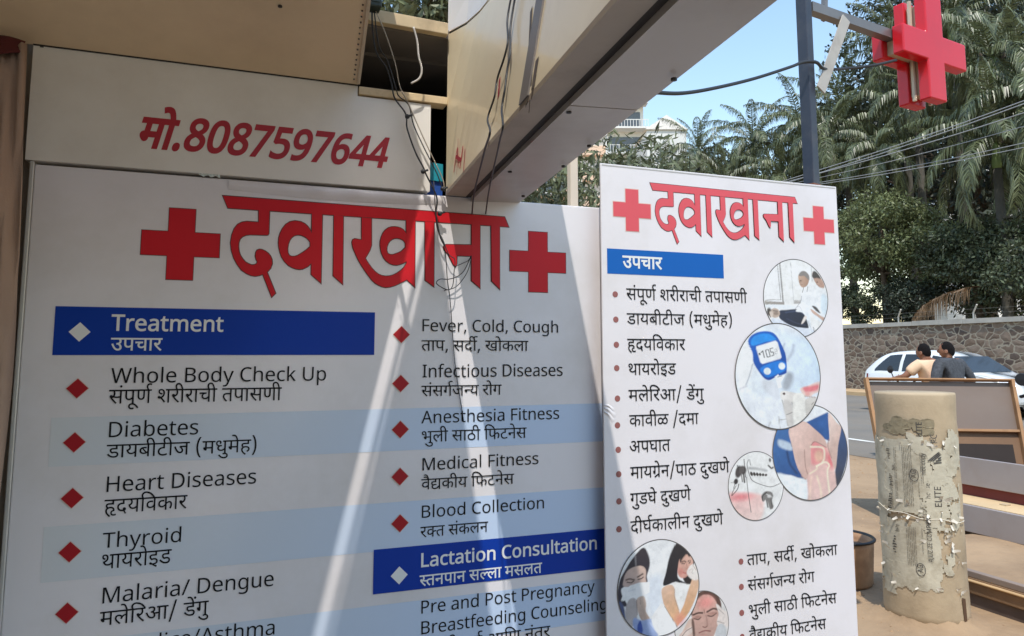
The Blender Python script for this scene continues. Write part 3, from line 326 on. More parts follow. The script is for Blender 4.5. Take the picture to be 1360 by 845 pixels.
DATA = {'T1': [{'t': 'Treatment','g': [[2141,-10,0],[2246,546,0],[2192,959,0],[2170,1523,0],[2256,2084,0],[2226,2445,0],[2192,3380,0],[2227,3944,0],[2256,4562,0]],'x': -0.2605,'z': 1.554,'sx': 4.94e-05,'sz': 5.15e-05,'b': 34,'i': 0},
{'t': 'उपचार','g': [[13,0,0],[46,548,0],[30,1116,0],[66,1750,0],[52,2009,0]],'x': -0.2596,'z': 1.5078,'sx': 4.44e-05,'sz': 4.62e-05,'b': 18,'i': 0},
{'t': 'Whole Body Check Up','g': [[2155,-12,0],[2206,918,0],[2233,1536,0],[2221,2141,0],[2192,2399,0],[2068,3223,0],[2233,3873,0],[2188,4478,0],[2276,5093,0],[2069,5863,0],[2206,6495,0],[2192,7113,0],[2183,7677,0],[2219,8157,0],[2144,8951,0],[2243,9682,0]],'x': -0.2556,'z': 1.4325,'sx': 4.75e-05,'sz': 4.84e-05,'b': 0,'i': 0},
{'t': 'संपूर्ण शरीराची तपासणी','g': [[60,0,0],[6,676,0],[46,676,0],[70,1244,0],[39,1244,0],[181,1967,0],[58,2227,0],[52,2907,0],[68,3316,0],[52,3575,0],[66,3984,0],[30,4243,0],[68,4877,0],[40,5396,0],[46,5966,0],[66,6534,0],[60,6793,0],[39,7469,0],[68,8192,0]],'x': -0.2577,'z': 1.3853,'sx': 4.51e-05,'sz': 5.11e-05,'b': 0,'i': 0},
{'t': 'Diabetes','g': [[2074,-97,0],[2208,633,0],[2170,891,0],[2182,1452,0],[2192,2067,0],[2256,2631,0],[2192,2992,0],[2250,3556,0]],'x': -0.2529,'z': 1.3093,'sx': 4.74e-05,'sz': 4.87e-05,'b': 0,'i': 0},
{'t': 'डायबीटीज (मधुमेह)','g': [[37,0,0],[66,577,0],[51,836,0],[48,1416,0],[68,1987,0],[35,2246,0],[68,2750,0],[32,3009,0],[795,4011,0],[50,4365,0],[43,4963,0],[69,5578,0],[50,5578,0],[75,6176,0],[61,6176,0],[796,6707,0]],'x': -0.2558,'z': 1.2629,'sx': 4.65e-05,'sz': 4.76e-05,'b': 0,'i': 0},
{'t': 'Heart Diseases','g': [[2092,-97,0],[2192,644,0],[2170,1208,0],[2246,1769,0],[2256,2182,0],[2074,2803,0],[2208,3533,0],[2250,3791,0],[2192,4270,0],[2170,4834,0],[2250,5395,0],[2192,5874,0],[2250,6438,0]],'x': -0.251,'z': 1.1869,'sx': 4.69e-05,'sz': 4.85e-05,'b': 0,'i': 0},
{'t': 'हृदयविकार','g': [[407,0,0],[42,550,0],[51,1070,0],[67,1650,0],[57,1909,0],[25,2465,0],[66,3227,0],[52,3486,0]],'x': -0.2537,'z': 1.1389,'sx': 4.43e-05,'sz': 4.96e-05,'b': 0,'i': 0},
{'t': 'Thyroid','g': [[2141,-10,0],[2206,546,0],[2276,1164,0],[2246,1674,0],[2233,2087,0],[2208,2692,0],[2188,2950,0]],'x': -0.2527,'z': 1.0637,'sx': 4.67e-05,'sz': 4.64e-05,'b': 0,'i': 0},
{'t': 'थायरोइड','g': [[41,-46,0],[66,596,0],[51,855,0],[52,1435,0],[79,1844,0],[11,2103,0],[37,2594,0]],'x': -0.2517,'z': 1.0177,'sx': 4.49e-05,'sz': 5.03e-05,'b': 0,'i': 0},
{'t': 'Malaria/ Dengue','g': [[2111,-97,0],[2170,810,0],[2221,1371,0],[2170,1629,0],[2246,2190,0],[2208,2603,0],[2170,2861,0],[2026,3422,0],[2074,4054,0],[2192,4784,0],[2227,5348,0],[2202,5966,0],[2259,6581,0],[2192,7199,0]],'x': -0.2462,'z': 0.9429,'sx': 4.75e-05,'sz': 4.8e-05,'b': 0,'i': 0},
{'t': 'मलेरिआ/ डेंगु','g': [[50,0,0],[54,598,0],[75,1276,0],[67,1276,0],[52,1535,0],[10,1944,0],[802,2967,0],[37,3656,0],[449,4227,0],[27,4233,0],[69,4796,0]],'x': -0.2495,'z': 0.895,'sx': 4.69e-05,'sz': 4.82e-05,'b': 0,'i': 0},
{'t': 'Jaundice/Asthma','g': [[2103,78,0],[2170,351,0],[2259,912,0],[2227,1530,0],[2188,2148,0],[2208,2763,0],[2183,3021,0],[2192,3501,0],[2026,4065,0],[2056,4437,0],[2250,5076,0],[2256,5555,0],[2206,5916,0],[2226,6534,0],[2170,7469,0]],'x': -0.2475,'z': 0.8299,'sx': 4.7e-05,'sz': 4.74e-05,'b': 0,'i': 0},
{'t': 'कावीळ/दमा','g': [[25,0,0],[66,762,0],[57,1021,0],[68,1577,0],[55,1836,0],[802,2596,0],[42,3025,0],[50,3545,0],[66,4143,0]],'x': -0.2478,'z': 0.7806,'sx': 4.97e-05,'sz': 4.89e-05,'b': 0,'i': 0},
{'t': 'Fever,Cold,Cough','g': [[2087,-97,0],[2192,422,0],[2269,986,0],[2192,1494,0],[2246,2058,0],[2287,2471,0],[2069,2999,0],[2233,3631,0],[2221,4236,0],[2188,4494,0],[2287,5109,0],[2069,5637,0],[2233,6269,0],[2259,6874,0],[2202,7492,0],[2206,8107,0]],'x': 0.4801,'z': 1.5602,'sx': 4.6e-05,'sz': 4.52e-05,'b': 0,'i': 0},
{'t': 'ताप,सर्दी,खोकला','g': [[40,0,0],[66,570,0],[46,829,0],[799,1397,0],[60,1925,0],[42,2601,0],[441,3121,0],[799,3380,0],[26,3908,0],[79,4726,0],[25,4985,0],[54,5747,0],[66,6425,0]],'x': 0.4777,'z': 1.508,'sx': 4.6e-05,'sz': 4.51e-05,'b': 0,'i': 0},
{'t': 'Infectious Diseases','g': [[2094,-40,0],[2227,299,0],[2201,917,0],[2192,1261,0],[2183,1825,0],[2256,2305,0],[2208,2666,0],[2233,2924,0],[2259,3529,0],[2250,4147,0],[2074,4886,0],[2208,5616,0],[2250,5874,0],[2192,6353,0],[2170,6917,0],[2250,7478,0],[2192,7957,0],[2250,8521,0]],'x': 0.4817,'z': 1.4372,'sx': 4.57e-05,'sz': 4.74e-05,'b': 0,'i': 0},
{'t': 'संसर्गजन्य रोग','g': [[60,0,0],[6,676,0],[60,676,0],[27,1352,0],[181,1915,0],[32,1915,0],[202,2657,0],[51,3015,0],[52,3855,0],[79,4264,0],[27,4523,0]],'x': 0.4793,'z': 1.3877,'sx': 4.44e-05,'sz': 4.45e-05,'b': 0,'i': 0},
{'t': 'Anesthesia Fitness','g': [[2056,0,0],[2227,639,0],[2192,1257,0],[2250,1821,0],[2256,2300,0],[2206,2661,0],[2192,3279,0],[2250,3843,0],[2208,4322,0],[2170,4580,0],[2087,5401,0],[2208,5920,0],[2256,6178,0],[2227,6539,0],[2192,7157,0],[2250,7721,0],[2250,8200,0]],'x': 0.4803,'z': 1.3169,'sx': 4.62e-05,'sz': 4.54e-05,'b': 0,'i': 0},
{'t': 'भुली साठी फिटनेस','g': [[49,-46,0],[69,657,0],[54,657,0],[68,1335,0],[60,1854,0],[66,2530,0],[36,2789,0],[68,3374,0],[67,3893,0],[47,4152,0],[35,4923,0],[44,5427,0],[75,5982,0],[60,5982,0]],'x': 0.482,'z': 1.268,'sx': 4.46e-05,'sz': 4.55e-05,'b': 0,'i': 0},
{'t': 'Medical Fitness','g': [[2111,-97,0],[2192,810,0],[2188,1374,0],[2208,1989,0],[2183,2247,0],[2170,2727,0],[2221,3288,0],[2087,3806,0],[2208,4325,0],[2256,4583,0],[2227,4944,0],[2192,5562,0],[2250,6126,0],[2250,6605,0]],'x': 0.485,'z': 1.1951,'sx': 4.69e-05,'sz': 4.48e-05,'b': 0,'i': 0},
{'t': 'वैद्यकीय फिटनेस','g': [[57,0,0],[76,556,0],[536,556,0],[25,1240,0],[68,2002,0],[51,2261,0],[67,3101,0],[47,3360,0],[35,4131,0],[44,4635,0],[75,5190,0],[60,5190,0]],'x': 0.4825,'z': 1.1459,'sx': 4.42e-05,'sz': 4.34e-05,'b': 0,'i': 0},
{'t': 'Blood Collection','g': [[2068,-97,0],[2221,553,0],[2233,811,0],[2233,1416,0],[2188,2021,0],[2069,2896,0],[2233,3528,0],[2221,4133,0],[2221,4391,0],[2192,4649,0],[2183,5213,0],[2256,5693,0],[2208,6054,0],[2233,6312,0],[2227,6917,0]],'x': 0.4847,'z': 1.0741,'sx': 4.65e-05,'sz': 4.39e-05,'b': 0,'i': 0},
{'t': 'रक्त संकलन','g': [[52,0,0],[183,409,0],[40,1012,0],[60,1842,0],[6,2518,0],[25,2518,0],[54,3280,0],[44,3958,0]],'x': 0.4814,'z': 1.0249,'sx': 4.11e-05,'sz': 4.28e-05,'b': 0,'i': 0},
{'t': 'Lactation Consultation','g': [[2106,-97,0],[2170,427,0],[2183,988,0],[2256,1468,0],[2170,1829,0],[2256,2390,0],[2208,2751,0],[2233,3009,0],[2227,3614,0],[2069,4492,0],[2233,5124,0],[2227,5729,0],[2250,6347,0],[2259,6826,0],[2221,7444,0],[2256,7702,0],[2170,8063,0],[2256,8624,0],[2208,8985,0],[2233,9243,0],[2227,9848,0]],'x': 0.4852,'z': 0.9509,'sx': 4.88e-05,'sz': 4.76e-05,'b': 34,'i': 0},
{'t': 'स्तनपान सल्ला मसलत','g': [[215,0,0],[40,389,0],[44,959,0],[46,1514,0],[66,2082,0],[44,2341,0],[60,3156,0],[210,3832,0],[54,4332,0],[66,5010,0],[50,5529,0],[60,6127,0],[54,6803,0],[40,7481,0]],'x': 0.4811,'z': 0.9035,'sx': 4.25e-05,'sz': 4.22e-05,'b': 18,'i': 0},
{'t': 'Pre and Post Pregnancy','g': [[2128,-97,0],[2246,508,0],[2192,921,0],[2170,1745,0],[2227,2306,0],[2188,2924,0],[2128,3799,0],[2233,4404,0],[2250,5009,0],[2256,5488,0],[2128,6109,0],[2246,6714,0],[2192,7127,0],[2202,7691,0],[2227,8306,0],[2170,8924,0],[2227,9485,0],[2183,10103,0],[2276,10583,0]],'x': 0.4868,'z': 0.8349,'sx': 4.49e-05,'sz': 4.44e-05,'b': 0,'i': 0},
{'t': 'Breastfeeding Counseling','g': [[2068,-97,0],[2246,553,0],[2192,966,0],[2170,1530,0],[2250,2091,0],[2256,2570,0],[2201,2931,0],[2192,3275,0],[2192,3839,0],[2188,4403,0],[2208,5018,0],[2227,5276,0],[2202,5894,0],[2069,6769,0],[2233,7401,0],[2259,8006,0],[2227,8624,0],[2250,9242,0],[2192,9721,0],[2221,10285,0],[2208,10543,0],[2227,10801,0],[2202,11419,0]],'x': 0.4875,'z': 0.7839,'sx': 4.47e-05,'sz': 4.41e-05,'b': 0,'i': 0},
{'t': 'प्रसूती पूर्व आणि नंतर','g': [[274,0,0],[60,568,0],[70,1244,0],[40,1244,0],[68,1814,0],[46,2333,0],[70,2901,0],[57,2901,0],[181,3457,0],[10,3717,0],[67,4740,0],[39,4999,0],[44,5982,0],[6,6537,0],[40,6537,0],[52,7107,0]],'x': 0.4854,'z': 0.7336,'sx': 4.82e-05,'sz': 4.44e-05,'b': 0,'i': 0}],'T2': [{'t': 'उपचार','g': [[13,0,0],[46,548,0],[30,1116,0],[66,1750,0],[52,2009,0]],'x': 1.0638,'z': 1.7505,'sx': 5.45e-05,'sz': 5.54e-05,'b': 40,'i': 0},
{'t': 'संपूर्ण शरीराची तपासणी','g': [[60,0,0],[6,676,0],[46,676,0],[70,1244,0],[39,1244,0],[181,1967,0],[58,2227,0],[52,2907,0],[68,3316,0],[52,3575,0],[66,3984,0],[30,4243,0],[68,4877,0],[40,5396,0],[46,5966,0],[66,6534,0],[60,6793,0],[39,7469,0],[68,8192,0]],'x': 1.0737,'z': 1.657,'sx': 5.05e-05,'sz': 5.31e-05,'b': 0,'i': 0},
{'t': 'डायबीटीज (मधुमेह)','g': [[37,0,0],[66,577,0],[51,836,0],[48,1416,0],[68,1987,0],[35,2246,0],[68,2750,0],[32,3009,0],[795,4011,0],[50,4365,0],[43,4963,0],[69,5578,0],[50,5578,0],[75,6176,0],[61,6176,0],[796,6707,0]],'x': 1.0741,'z': 1.5858,'sx': 5.25e-05,'sz': 5.1e-05,'b': 0,'i': 0},
{'t': 'हृदयविकार','g': [[407,0,0],[42,550,0],[51,1070,0],[67,1650,0],[57,1909,0],[25,2465,0],[66,3227,0],[52,3486,0]],'x': 1.0741,'z': 1.5108,'sx': 5.03e-05,'sz': 5.23e-05,'b': 0,'i': 0},
{'t': 'थायरोइड','g': [[41,-46,0],[66,596,0],[51,855,0],[52,1435,0],[79,1844,0],[11,2103,0],[37,2594,0]],'x': 1.0767,'z': 1.4396,'sx': 5.03e-05,'sz': 5.19e-05,'b': 0,'i': 0},
{'t': 'मलेरिआ/ डेंगु','g': [[50,0,0],[54,598,0],[75,1276,0],[67,1276,0],[52,1535,0],[10,1944,0],[802,2967,0],[37,3656,0],[449,4227,0],[27,4233,0],[69,4796,0]],'x': 1.0752,'z': 1.3646,'sx': 5.33e-05,'sz': 5.15e-05,'b': 0,'i': 0},
{'t': 'कावीळ /दमा','g': [[25,0,0],[66,762,0],[57,1021,0],[68,1577,0],[55,1836,0],[802,2856,0],[42,3285,0],[50,3805,0],[66,4403,0]],'x': 1.0763,'z': 1.2932,'sx': 5.02e-05,'sz': 5.15e-05,'b': 0,'i': 0},
{'t': 'अपघात','g': [[9,-29,0],[46,735,0],[28,1303,0],[66,1894,0],[40,2153,0]],'x': 1.0758,'z': 1.2194,'sx': 4.96e-05,'sz': 5.28e-05,'b': 0,'i': 0},
{'t': 'मायग्रेन/पाठ दुखणे','g': [[50,0,0],[66,598,0],[51,857,0],[256,1437,0],[75,2000,0],[44,2000,0],[802,2555,0],[46,2984,0],[66,3552,0],[36,3811,0],[42,4656,0],[69,5222,0],[26,5176,0],[39,5994,0],[75,6717,0]],'x': 1.0768,'z': 1.1473,'sx': 5.03e-05,'sz': 5.2e-05,'b': 0,'i': 0},
{'t': 'गुडघे दुखणे','g': [[27,0,0],[69,563,0],[37,563,0],[28,1140,0],[75,1731,0],[42,1991,0],[69,2557,0],[26,2511,0],[39,3329,0],[75,4052,0]],'x': 1.0753,'z': 1.0757,'sx': 4.96e-05,'sz': 4.99e-05,'b': 0,'i': 0},
{'t': 'दीर्घकालीन दुखणे','g': [[42,0,0],[68,520,0],[28,779,0],[181,1370,0],[25,1370,0],[66,2132,0],[54,2391,0],[68,3069,0],[44,3328,0],[42,4143,0],[69,4709,0],[26,4663,0],[39,5481,0],[75,6204,0]],'x': 1.0747,'z': 0.9984,'sx': 5.03e-05,'sz': 5.12e-05,'b': 0,'i': 0},
{'t': 'ताप,सर्दी,खोकला','g': [[40,0,0],[66,570,0],[46,829,0],[799,1397,0],[60,1925,0],[42,2601,0],[441,3121,0],[799,3380,0],[26,3908,0],[79,4726,0],[25,4985,0],[54,5747,0],[66,6425,0]],'x': 1.4672,'z': 0.8726,'sx': 5.16e-05,'sz': 4.86e-05,'b': 0,'i': 0},
{'t': 'संसर्गजन्य रोग','g': [[60,0,0],[6,676,0],[60,676,0],[27,1352,0],[181,1915,0],[32,1915,0],[202,2657,0],[51,3015,0],[52,3855,0],[79,4264,0],[27,4523,0]],'x': 1.4668,'z': 0.8004,'sx': 4.93e-05,'sz': 4.82e-05,'b': 0,'i': 0},
{'t': 'भुली साठी फिटनेस','g': [[49,-46,0],[69,657,0],[54,657,0],[68,1335,0],[60,1854,0],[66,2530,0],[36,2789,0],[68,3374,0],[67,3893,0],[47,4152,0],[35,4923,0],[44,5427,0],[75,5982,0],[60,5982,0]],'x': 1.4678,'z': 0.7285,'sx': 4.99e-05,'sz': 4.79e-05,'b': 0,'i': 0},
{'t': 'वैद्यकीय फिटनेस','g': [[57,0,0],[76,556,0],[536,556,0],[25,1240,0],[68,2002,0],[51,2261,0],[67,3101,0],[47,3360,0],[35,4131,0],[44,4635,0],[75,5190,0],[60,5190,0]],'x': 1.4661,'z': 0.6575,'sx': 4.91e-05,'sz': 4.75e-05,'b': 0,'i': 0},
{'t': 'रक्त संकलन','g': [[52,0,0],[183,409,0],[40,1012,0],[60,1842,0],[6,2518,0],[25,2518,0],[54,3280,0],[44,3958,0]],'x': 1.4658,'z': 0.5858,'sx': 4.82e-05,'sz': 4.88e-05,'b': 0,'i': 0}],'PH': [{'t': 'मो.','g': [[50,0,0],[79,598,0],[801,857,0]],'x': -0.2317,'z': 1.9959,'sx': 8.75e-05,'sz': 0.0001131,'b': 66,'i': 0.3},
{'t': '8087597644','g': [[2018,-49,0],[2010,523,0],[2018,1095,0],[2017,1667,0],[2015,2239,0],[2019,2811,0],[2017,3383,0],[2016,3955,0],[2014,4527,0],[2014,5099,0]],'x': -0.1275,'z': 1.9979,'sx': 8.77e-05,'sz': 0.0001099,'b': 62,'i': 0.3}],'H': [[[[-0.0315,1.8904],[0.714,1.8857],[0.7261,1.8582],[-0.0188,1.8606]]],[[[0.0536,1.8636],[0.0548,1.8288],[0.0264,1.8291],[0.0148,1.8263],[0.0053,1.8202],[-0.0021,1.8093],[-0.0072,1.7923],[-0.0092,1.7734],[-0.0065,1.7548],[-0.0004,1.7364],[0.0079,1.721],[0.0185,1.7069],[0.0313,1.6983],[0.0412,1.6941],[0.051,1.6928],[0.0608,1.6948],[0.0705,1.6989],[0.0802,1.7056],[0.0867,1.7139],[0.0903,1.7258],[0.0891,1.7363],[0.0856,1.7446],[0.0798,1.7515],[0.0725,1.7566],[0.0644,1.76],[0.0585,1.7602],[0.0534,1.7578],[0.0509,1.7526],[0.05,1.7429],[0.0523,1.7346],[0.0557,1.7285],[0.0531,1.723],[0.0481,1.7206],[0.0422,1.72],[0.0343,1.7226],[0.0263,1.7272],[0.0194,1.7353],[0.014,1.7433],[0.0105,1.7536],[0.009,1.7639],[0.009,1.7744],[0.0117,1.7841],[0.0173,1.7907],[0.0257,1.795],[0.0355,1.7968],[0.0742,1.7978],[0.0778,1.7988],[0.0793,1.8023],[0.0792,1.862]]],[[[0.0685,1.6997],[0.0782,1.7051],[0.1008,1.6514],[0.0923,1.6419]]],[[[0.1839,1.8618],[0.2099,1.86],[0.2111,1.6811],[0.1868,1.7021]]],[[[0.1863,1.8054],[0.1802,1.8168],[0.1737,1.8263],[0.1665,1.8324],[0.1569,1.8366],[0.1424,1.8382],[0.1303,1.8349],[0.1203,1.8274],[0.1126,1.8162],[0.1073,1.8039],[0.1045,1.7922],[0.1041,1.7794],[0.1052,1.7689],[0.1085,1.7554],[0.1129,1.7437],[0.1206,1.7322],[0.1297,1.7233],[0.1388,1.7181],[0.1483,1.7151],[0.1565,1.7141],[0.1646,1.7153],[0.1768,1.7218],[0.1884,1.7335]],[[0.1819,1.7849],[0.178,1.7907],[0.1725,1.796],[0.1662,1.7995],[0.16,1.8018],[0.1538,1.8027],[0.1476,1.8024],[0.1415,1.8003],[0.1356,1.7952],[0.1309,1.7881],[0.1276,1.7785],[0.126,1.7656],[0.1271,1.755],[0.131,1.748],[0.1371,1.7457],[0.1445,1.7461],[0.1513,1.7485],[0.1634,1.7568],[0.1734,1.765],[0.1823,1.7737]]],[[[0.2399,1.8598],[0.2635,1.8588],[0.2657,1.6803],[0.242,1.7007]]],[[[0.3116,1.8584],[0.3129,1.798],[0.3034,1.7988],[0.2947,1.8001],[0.2896,1.7972],[0.2876,1.7905],[0.2909,1.7761],[0.2973,1.7611],[0.3046,1.746],[0.3136,1.731],[0.3225,1.7182],[0.3315,1.7058],[0.3405,1.6947],[0.3494,1.6862],[0.3583,1.6808],[0.368,1.6767],[0.3782,1.6748],[0.3901,1.6765],[0.4025,1.6804],[0.4136,1.6857],[0.4247,1.6919],[0.4355,1.698],[0.4347,1.7429],[0.4264,1.729],[0.4197,1.7221],[0.4087,1.7136],[0.3976,1.7078],[0.3878,1.7048],[0.3777,1.704],[0.3675,1.7054],[0.3577,1.7094],[0.3488,1.7161],[0.3398,1.7255],[0.3308,1.7375],[0.3227,1.7499],[0.3294,1.7617],[0.3349,1.7726],[0.3386,1.7852],[0.3371,1.8574]]],[[[0.4311,1.8607],[0.4553,1.8591],[0.4566,1.6786],[0.4346,1.6976]]],[[[0.4326,1.8195],[0.428,1.8269],[0.4224,1.8325],[0.4156,1.8362],[0.4088,1.8376],[0.3997,1.8384],[0.3908,1.8374],[0.3828,1.8342],[0.3753,1.8283],[0.3688,1.8194],[0.3646,1.8089],[0.3621,1.7976],[0.3619,1.7864],[0.3634,1.7754],[0.3663,1.7644],[0.3718,1.7535],[0.3791,1.7449],[0.3881,1.7391],[0.3971,1.7359],[0.406,1.7354],[0.415,1.7375],[0.4239,1.7411],[0.4338,1.7473]],[[0.4298,1.7954],[0.4257,1.8015],[0.4206,1.8053],[0.4138,1.8076],[0.407,1.8081],[0.4003,1.8073],[0.3936,1.8047],[0.3874,1.7994],[0.3827,1.792],[0.3797,1.7829],[0.3794,1.7739],[0.3813,1.7678],[0.3841,1.7643],[0.3899,1.7624],[0.3966,1.7627],[0.41,1.7678],[0.4189,1.7727],[0.43,1.7841]]],[[[0.483,1.8581],[0.5082,1.8574],[0.5094,1.6812],[0.4856,1.6976]]],[[[0.6162,1.8005],[0.5431,1.7977],[0.5375,1.7946],[0.5357,1.7899],[0.5376,1.7827],[0.5433,1.7774],[0.5491,1.7708],[0.565,1.7416],[0.5707,1.7382],[0.5735,1.7466],[0.5742,1.7688],[0.6164,1.7693]]],[[[0.6154,1.8604],[0.6402,1.8601],[0.6411,1.6812],[0.6164,1.7008]]],[[[0.6732,1.8602],[0.6985,1.8585],[0.6989,1.6802],[0.6752,1.7019]]]],'E1': {'dia': [[-0.3249,1.5499],[-0.3222,1.4215],[-0.3213,1.301],[-0.3187,1.1782],[-0.3165,1.0612],[-0.3148,0.9309],[0.423,1.5506],[0.4231,1.4222],[0.4241,1.3032],[0.4252,1.183],[0.4272,1.0652],[0.4274,0.9361]],'bars': [[[-0.3778594442743707,1.6075639114301892],[0.3522391035721326,1.4980460258816815]],[[0.36053580458959766,0.99992323111645],[1.0189611874978846,0.9010813225879305]]]},'E2': [[1.0376,1.6714],[1.0383,1.5983],[1.0388,1.5258],[1.0388,1.4592],[1.0397,1.3729],[1.0384,1.2978],[1.0396,1.2296],[1.0398,1.1619],[1.0394,1.0874],[1.0381,1.0116],[1.446,0.8855],[1.4444,0.8135],[1.4427,0.74],[1.4412,0.6724]],'discs': {'doctor': [1.6928,1.6773,0.1284,0.1249],'meter': [1.61,1.4311,0.1638,0.1635],'knee': [1.7243,1.1917,0.1475,0.1466],'mosq': [1.5104,1.1017,0.1015,0.1012],'women': [1.1632,0.8416,0.1327,0.1308],'head': [1.3034,0.7217,0.0914,0.095]}}

# ------------------------------------------------------------------ setting: ground, road
def ground_mat():
    m = mat('dirt_ground', srgb(172, 144, 112, 0.92), rough=0.95, var=0.14, scale=1.4, bump=0.6, bscale=14, stain=srgb(122, 98, 74), stain_scale=1.3, stain_amt=0.6, detail=9)
    return m
g = MB().quad((-150, -150, 0), (300, -150, 0), (300, 300, 0), (-150, 300, 0)).build('ground', ground_mat()); tag(g, kind='structure')
asp = mat('asphalt', srgb(122, 116, 107), rough=0.9, var=0.12, scale=0.6, bump=0.3, bscale=120, stain=srgb(150, 128, 100), stain_scale=0.25, stain_amt=0.5, detail=8)
tag(MB().quad((8.7, -150, .005), (21.2, -150, .005), (21.2, 300, .005), (8.7, 300, .005)).build('road', asp), kind='structure')
tag(MB().quad((10.22, -150, .010), (10.36, -150, .010), (10.36, 300, .010), (10.22, 300, .010)).build('road_marking', mat('worn_paint', srgb(225, 222, 212), rough=0.8, var=0.1, scale=5, stain=srgb(140, 125, 105), stain_scale=1.5, stain_amt=0.6)), kind='structure')
tag(MB().box((21.2, -150, -0.2), (23.0, 300, 0.13)).build('pavement', mat('dusty_verge', srgb(190, 160, 122), rough=0.95, var=0.15, scale=1.5, bump=0.5, bscale=10)), kind='structure')
tag(MB().quad((-14, -9, .004), (2.3, -9, .004), (2.3, .8, .004), (-14, .8, .004)).build('added_forecourt', mat('low_bounce_paving', srgb(118, 110, 100), rough=.85, var=.15, scale=2, bump=.3, bscale=40)), kind='structure')  # paving added in front of the shop, out of view, to lower ground bounce
# loose pebbles and clods on the dirt in front: nobody could count them
pb = MB(); rp = random.Random(3)
for i in range(3800):
    x = rp.uniform(2.6, 8.4); y = rp.uniform(-1.5, 6.5); 
    if x > 4.1 and y < 3.2: continue
    s = rp.uniform(.004, .011) * (2.8 if rp.random() < .06 else 1)
    pts = [(x + s * math.cos(a) * rp.uniform(.7, 1.3), y + s * math.sin(a) * rp.uniform(.7, 1.3), -.001) for a in (0, 1.3, 2.5, 3.8, 5.1)]
    top = (x + rp.uniform(-.3, .3) * s, y + rp.uniform(-.3, .3) * s, s * rp.uniform(.5, .9))
    pb.add(pts + [top], [(k, (k + 1) % 5, 5) for k in range(5)])
tag(pb.build('pebbles', mat('pebble', srgb(165, 135, 102), rough=0.9, island=0.3)), 'small clods and pebbles lying loose on the dirt beside the road', 'pebbles', kind='stuff')

# ------------------------------------------------------------------ shop front, canopy, projecting sign box
beige = mat('beige_sheet', srgb(205, 186, 158), rough=0.55, var=0.07, scale=2, stain=srgb(150, 125, 96), stain_scale=1.6, stain_amt=0.3)
cream_wood = mat('cream_wood', srgb(214, 190, 150), rough=0.7, var=0.15, scale=9, stain=srgb(110, 80, 55), stain_scale=7, stain_amt=0.5)
dark_in = mat('recess_shade', (0.012, 0.013, 0.011), rough=0.95, var=0.2, scale=3, spec=0.1)  # shade inside the gap is put into this near-black colour
wallm = mat('shop_plaster', srgb(150, 140, 128), rough=0.9, var=0.12, scale=3, bump=0.2)
kiosk = empty('shop', (-1.3, 0.1, 0), 'plain single storey shop with dark open gap above its number panel', 'shop')
MB().box((-4, .035, 0), (.48, .16, 2.14)).box((-4, .035, 2.14), (.28, .16, 2.45)).build('wall', wallm, kiosk)
MB().box((-4, .16, 0), (-3.9, 3.4, 2.36)).box((.66, .16, 0), (.74, 3.4, 2.3)).box((-4, 3.4, 0), (.74, 3.5, 2.36)).build('side_wall', wallm, kiosk)
MB().box((-4, .17, 2.375), (.74, 3.5, 2.41)).box((.281, -.0045, 2.385), (.655, .169, 2.41)).build('roof', mat('roof_sheet', srgb(120, 112, 104), rough=0.7), kiosk)
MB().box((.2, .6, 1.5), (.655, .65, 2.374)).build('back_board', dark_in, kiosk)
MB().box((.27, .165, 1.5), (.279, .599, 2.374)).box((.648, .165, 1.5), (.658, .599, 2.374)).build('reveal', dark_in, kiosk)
# sheet with the phone number
npan = empty('number_panel', (0, 0, 1.94), 'off white sheet above the wide signboard carrying a red phone number', 'sign')
white_sheet = mat('white_sheet', srgb(236, 231, 222, 1), rough=0.42, var=0.04, scale=3, stain=srgb(175, 160, 140), stain_scale=2.2, stain_amt=0.3, bump=0.04, bscale=4)
MB().box((-.456, -.006, 1.942), (.494, .03, 2.186)).box((-.456, -.006, 2.186), (.2925, .03, 2.2182)).build('panel', white_sheet, npan)
red_paint = mat('red_paint', srgb(176, 24, 40), rough=0.45, var=0.08, scale=20)
for t in DATA['PH']: text_mesh(t, -.0068).build('lettering', red_paint, npan)
MB().box((-.456, -.0095, 2.2135), (.292, -.0062, 2.2165)).build('joint_strip', mat('joint_black', (.03, .026, .022), rough=.8), npan)
# battens of the gap
b = MB().box((.295, -.012, 2.19), (.540, .034, 2.212)).build('wooden_batten', cream_wood, bevel=.002)
tag(b, 'thin cream batten along the bottom of the dark gap, above the number panel', 'batten')
b = MB().hexa([(.30, -.03, 2.392), (.535, -.03, 2.386), (.535, -.005, 2.386), (.30, -.005, 2.392), (.30, -.03, 2.427), (.535, -.03, 2.420), (.535, -.005, 2.420), (.30, -.005, 2.427)]).build('wooden_batten', cream_wood, bevel=.002)
tag(b, 'thick sunlit cream batten across the top of the dark gap', 'batten')
# blue scrap in the slot
bl = empty('plastic_scrap', (.517, .05, 1.95), 'blue and teal plastic scrap stuck in the slot beside the sign box', 'plastic sheet')
MB().slab([(.492, .055, 1.93), (.545, .05, 1.93), (.545, .052, 1.985), (.492, .056, 1.985)], .003, (0, 1, 0)).build('lower_sheet', mat('blue_plastic', srgb(35, 80, 160), rough=.4), bl)
MB().slab([(.493, .05, 1.987), (.545, .045, 1.985), (.545, .047, 2.035), (.50, .052, 2.04)], .003, (0, 1, 0)).build('upper_sheet', mat('teal_plastic', srgb(30, 150, 165), rough=.4), bl)
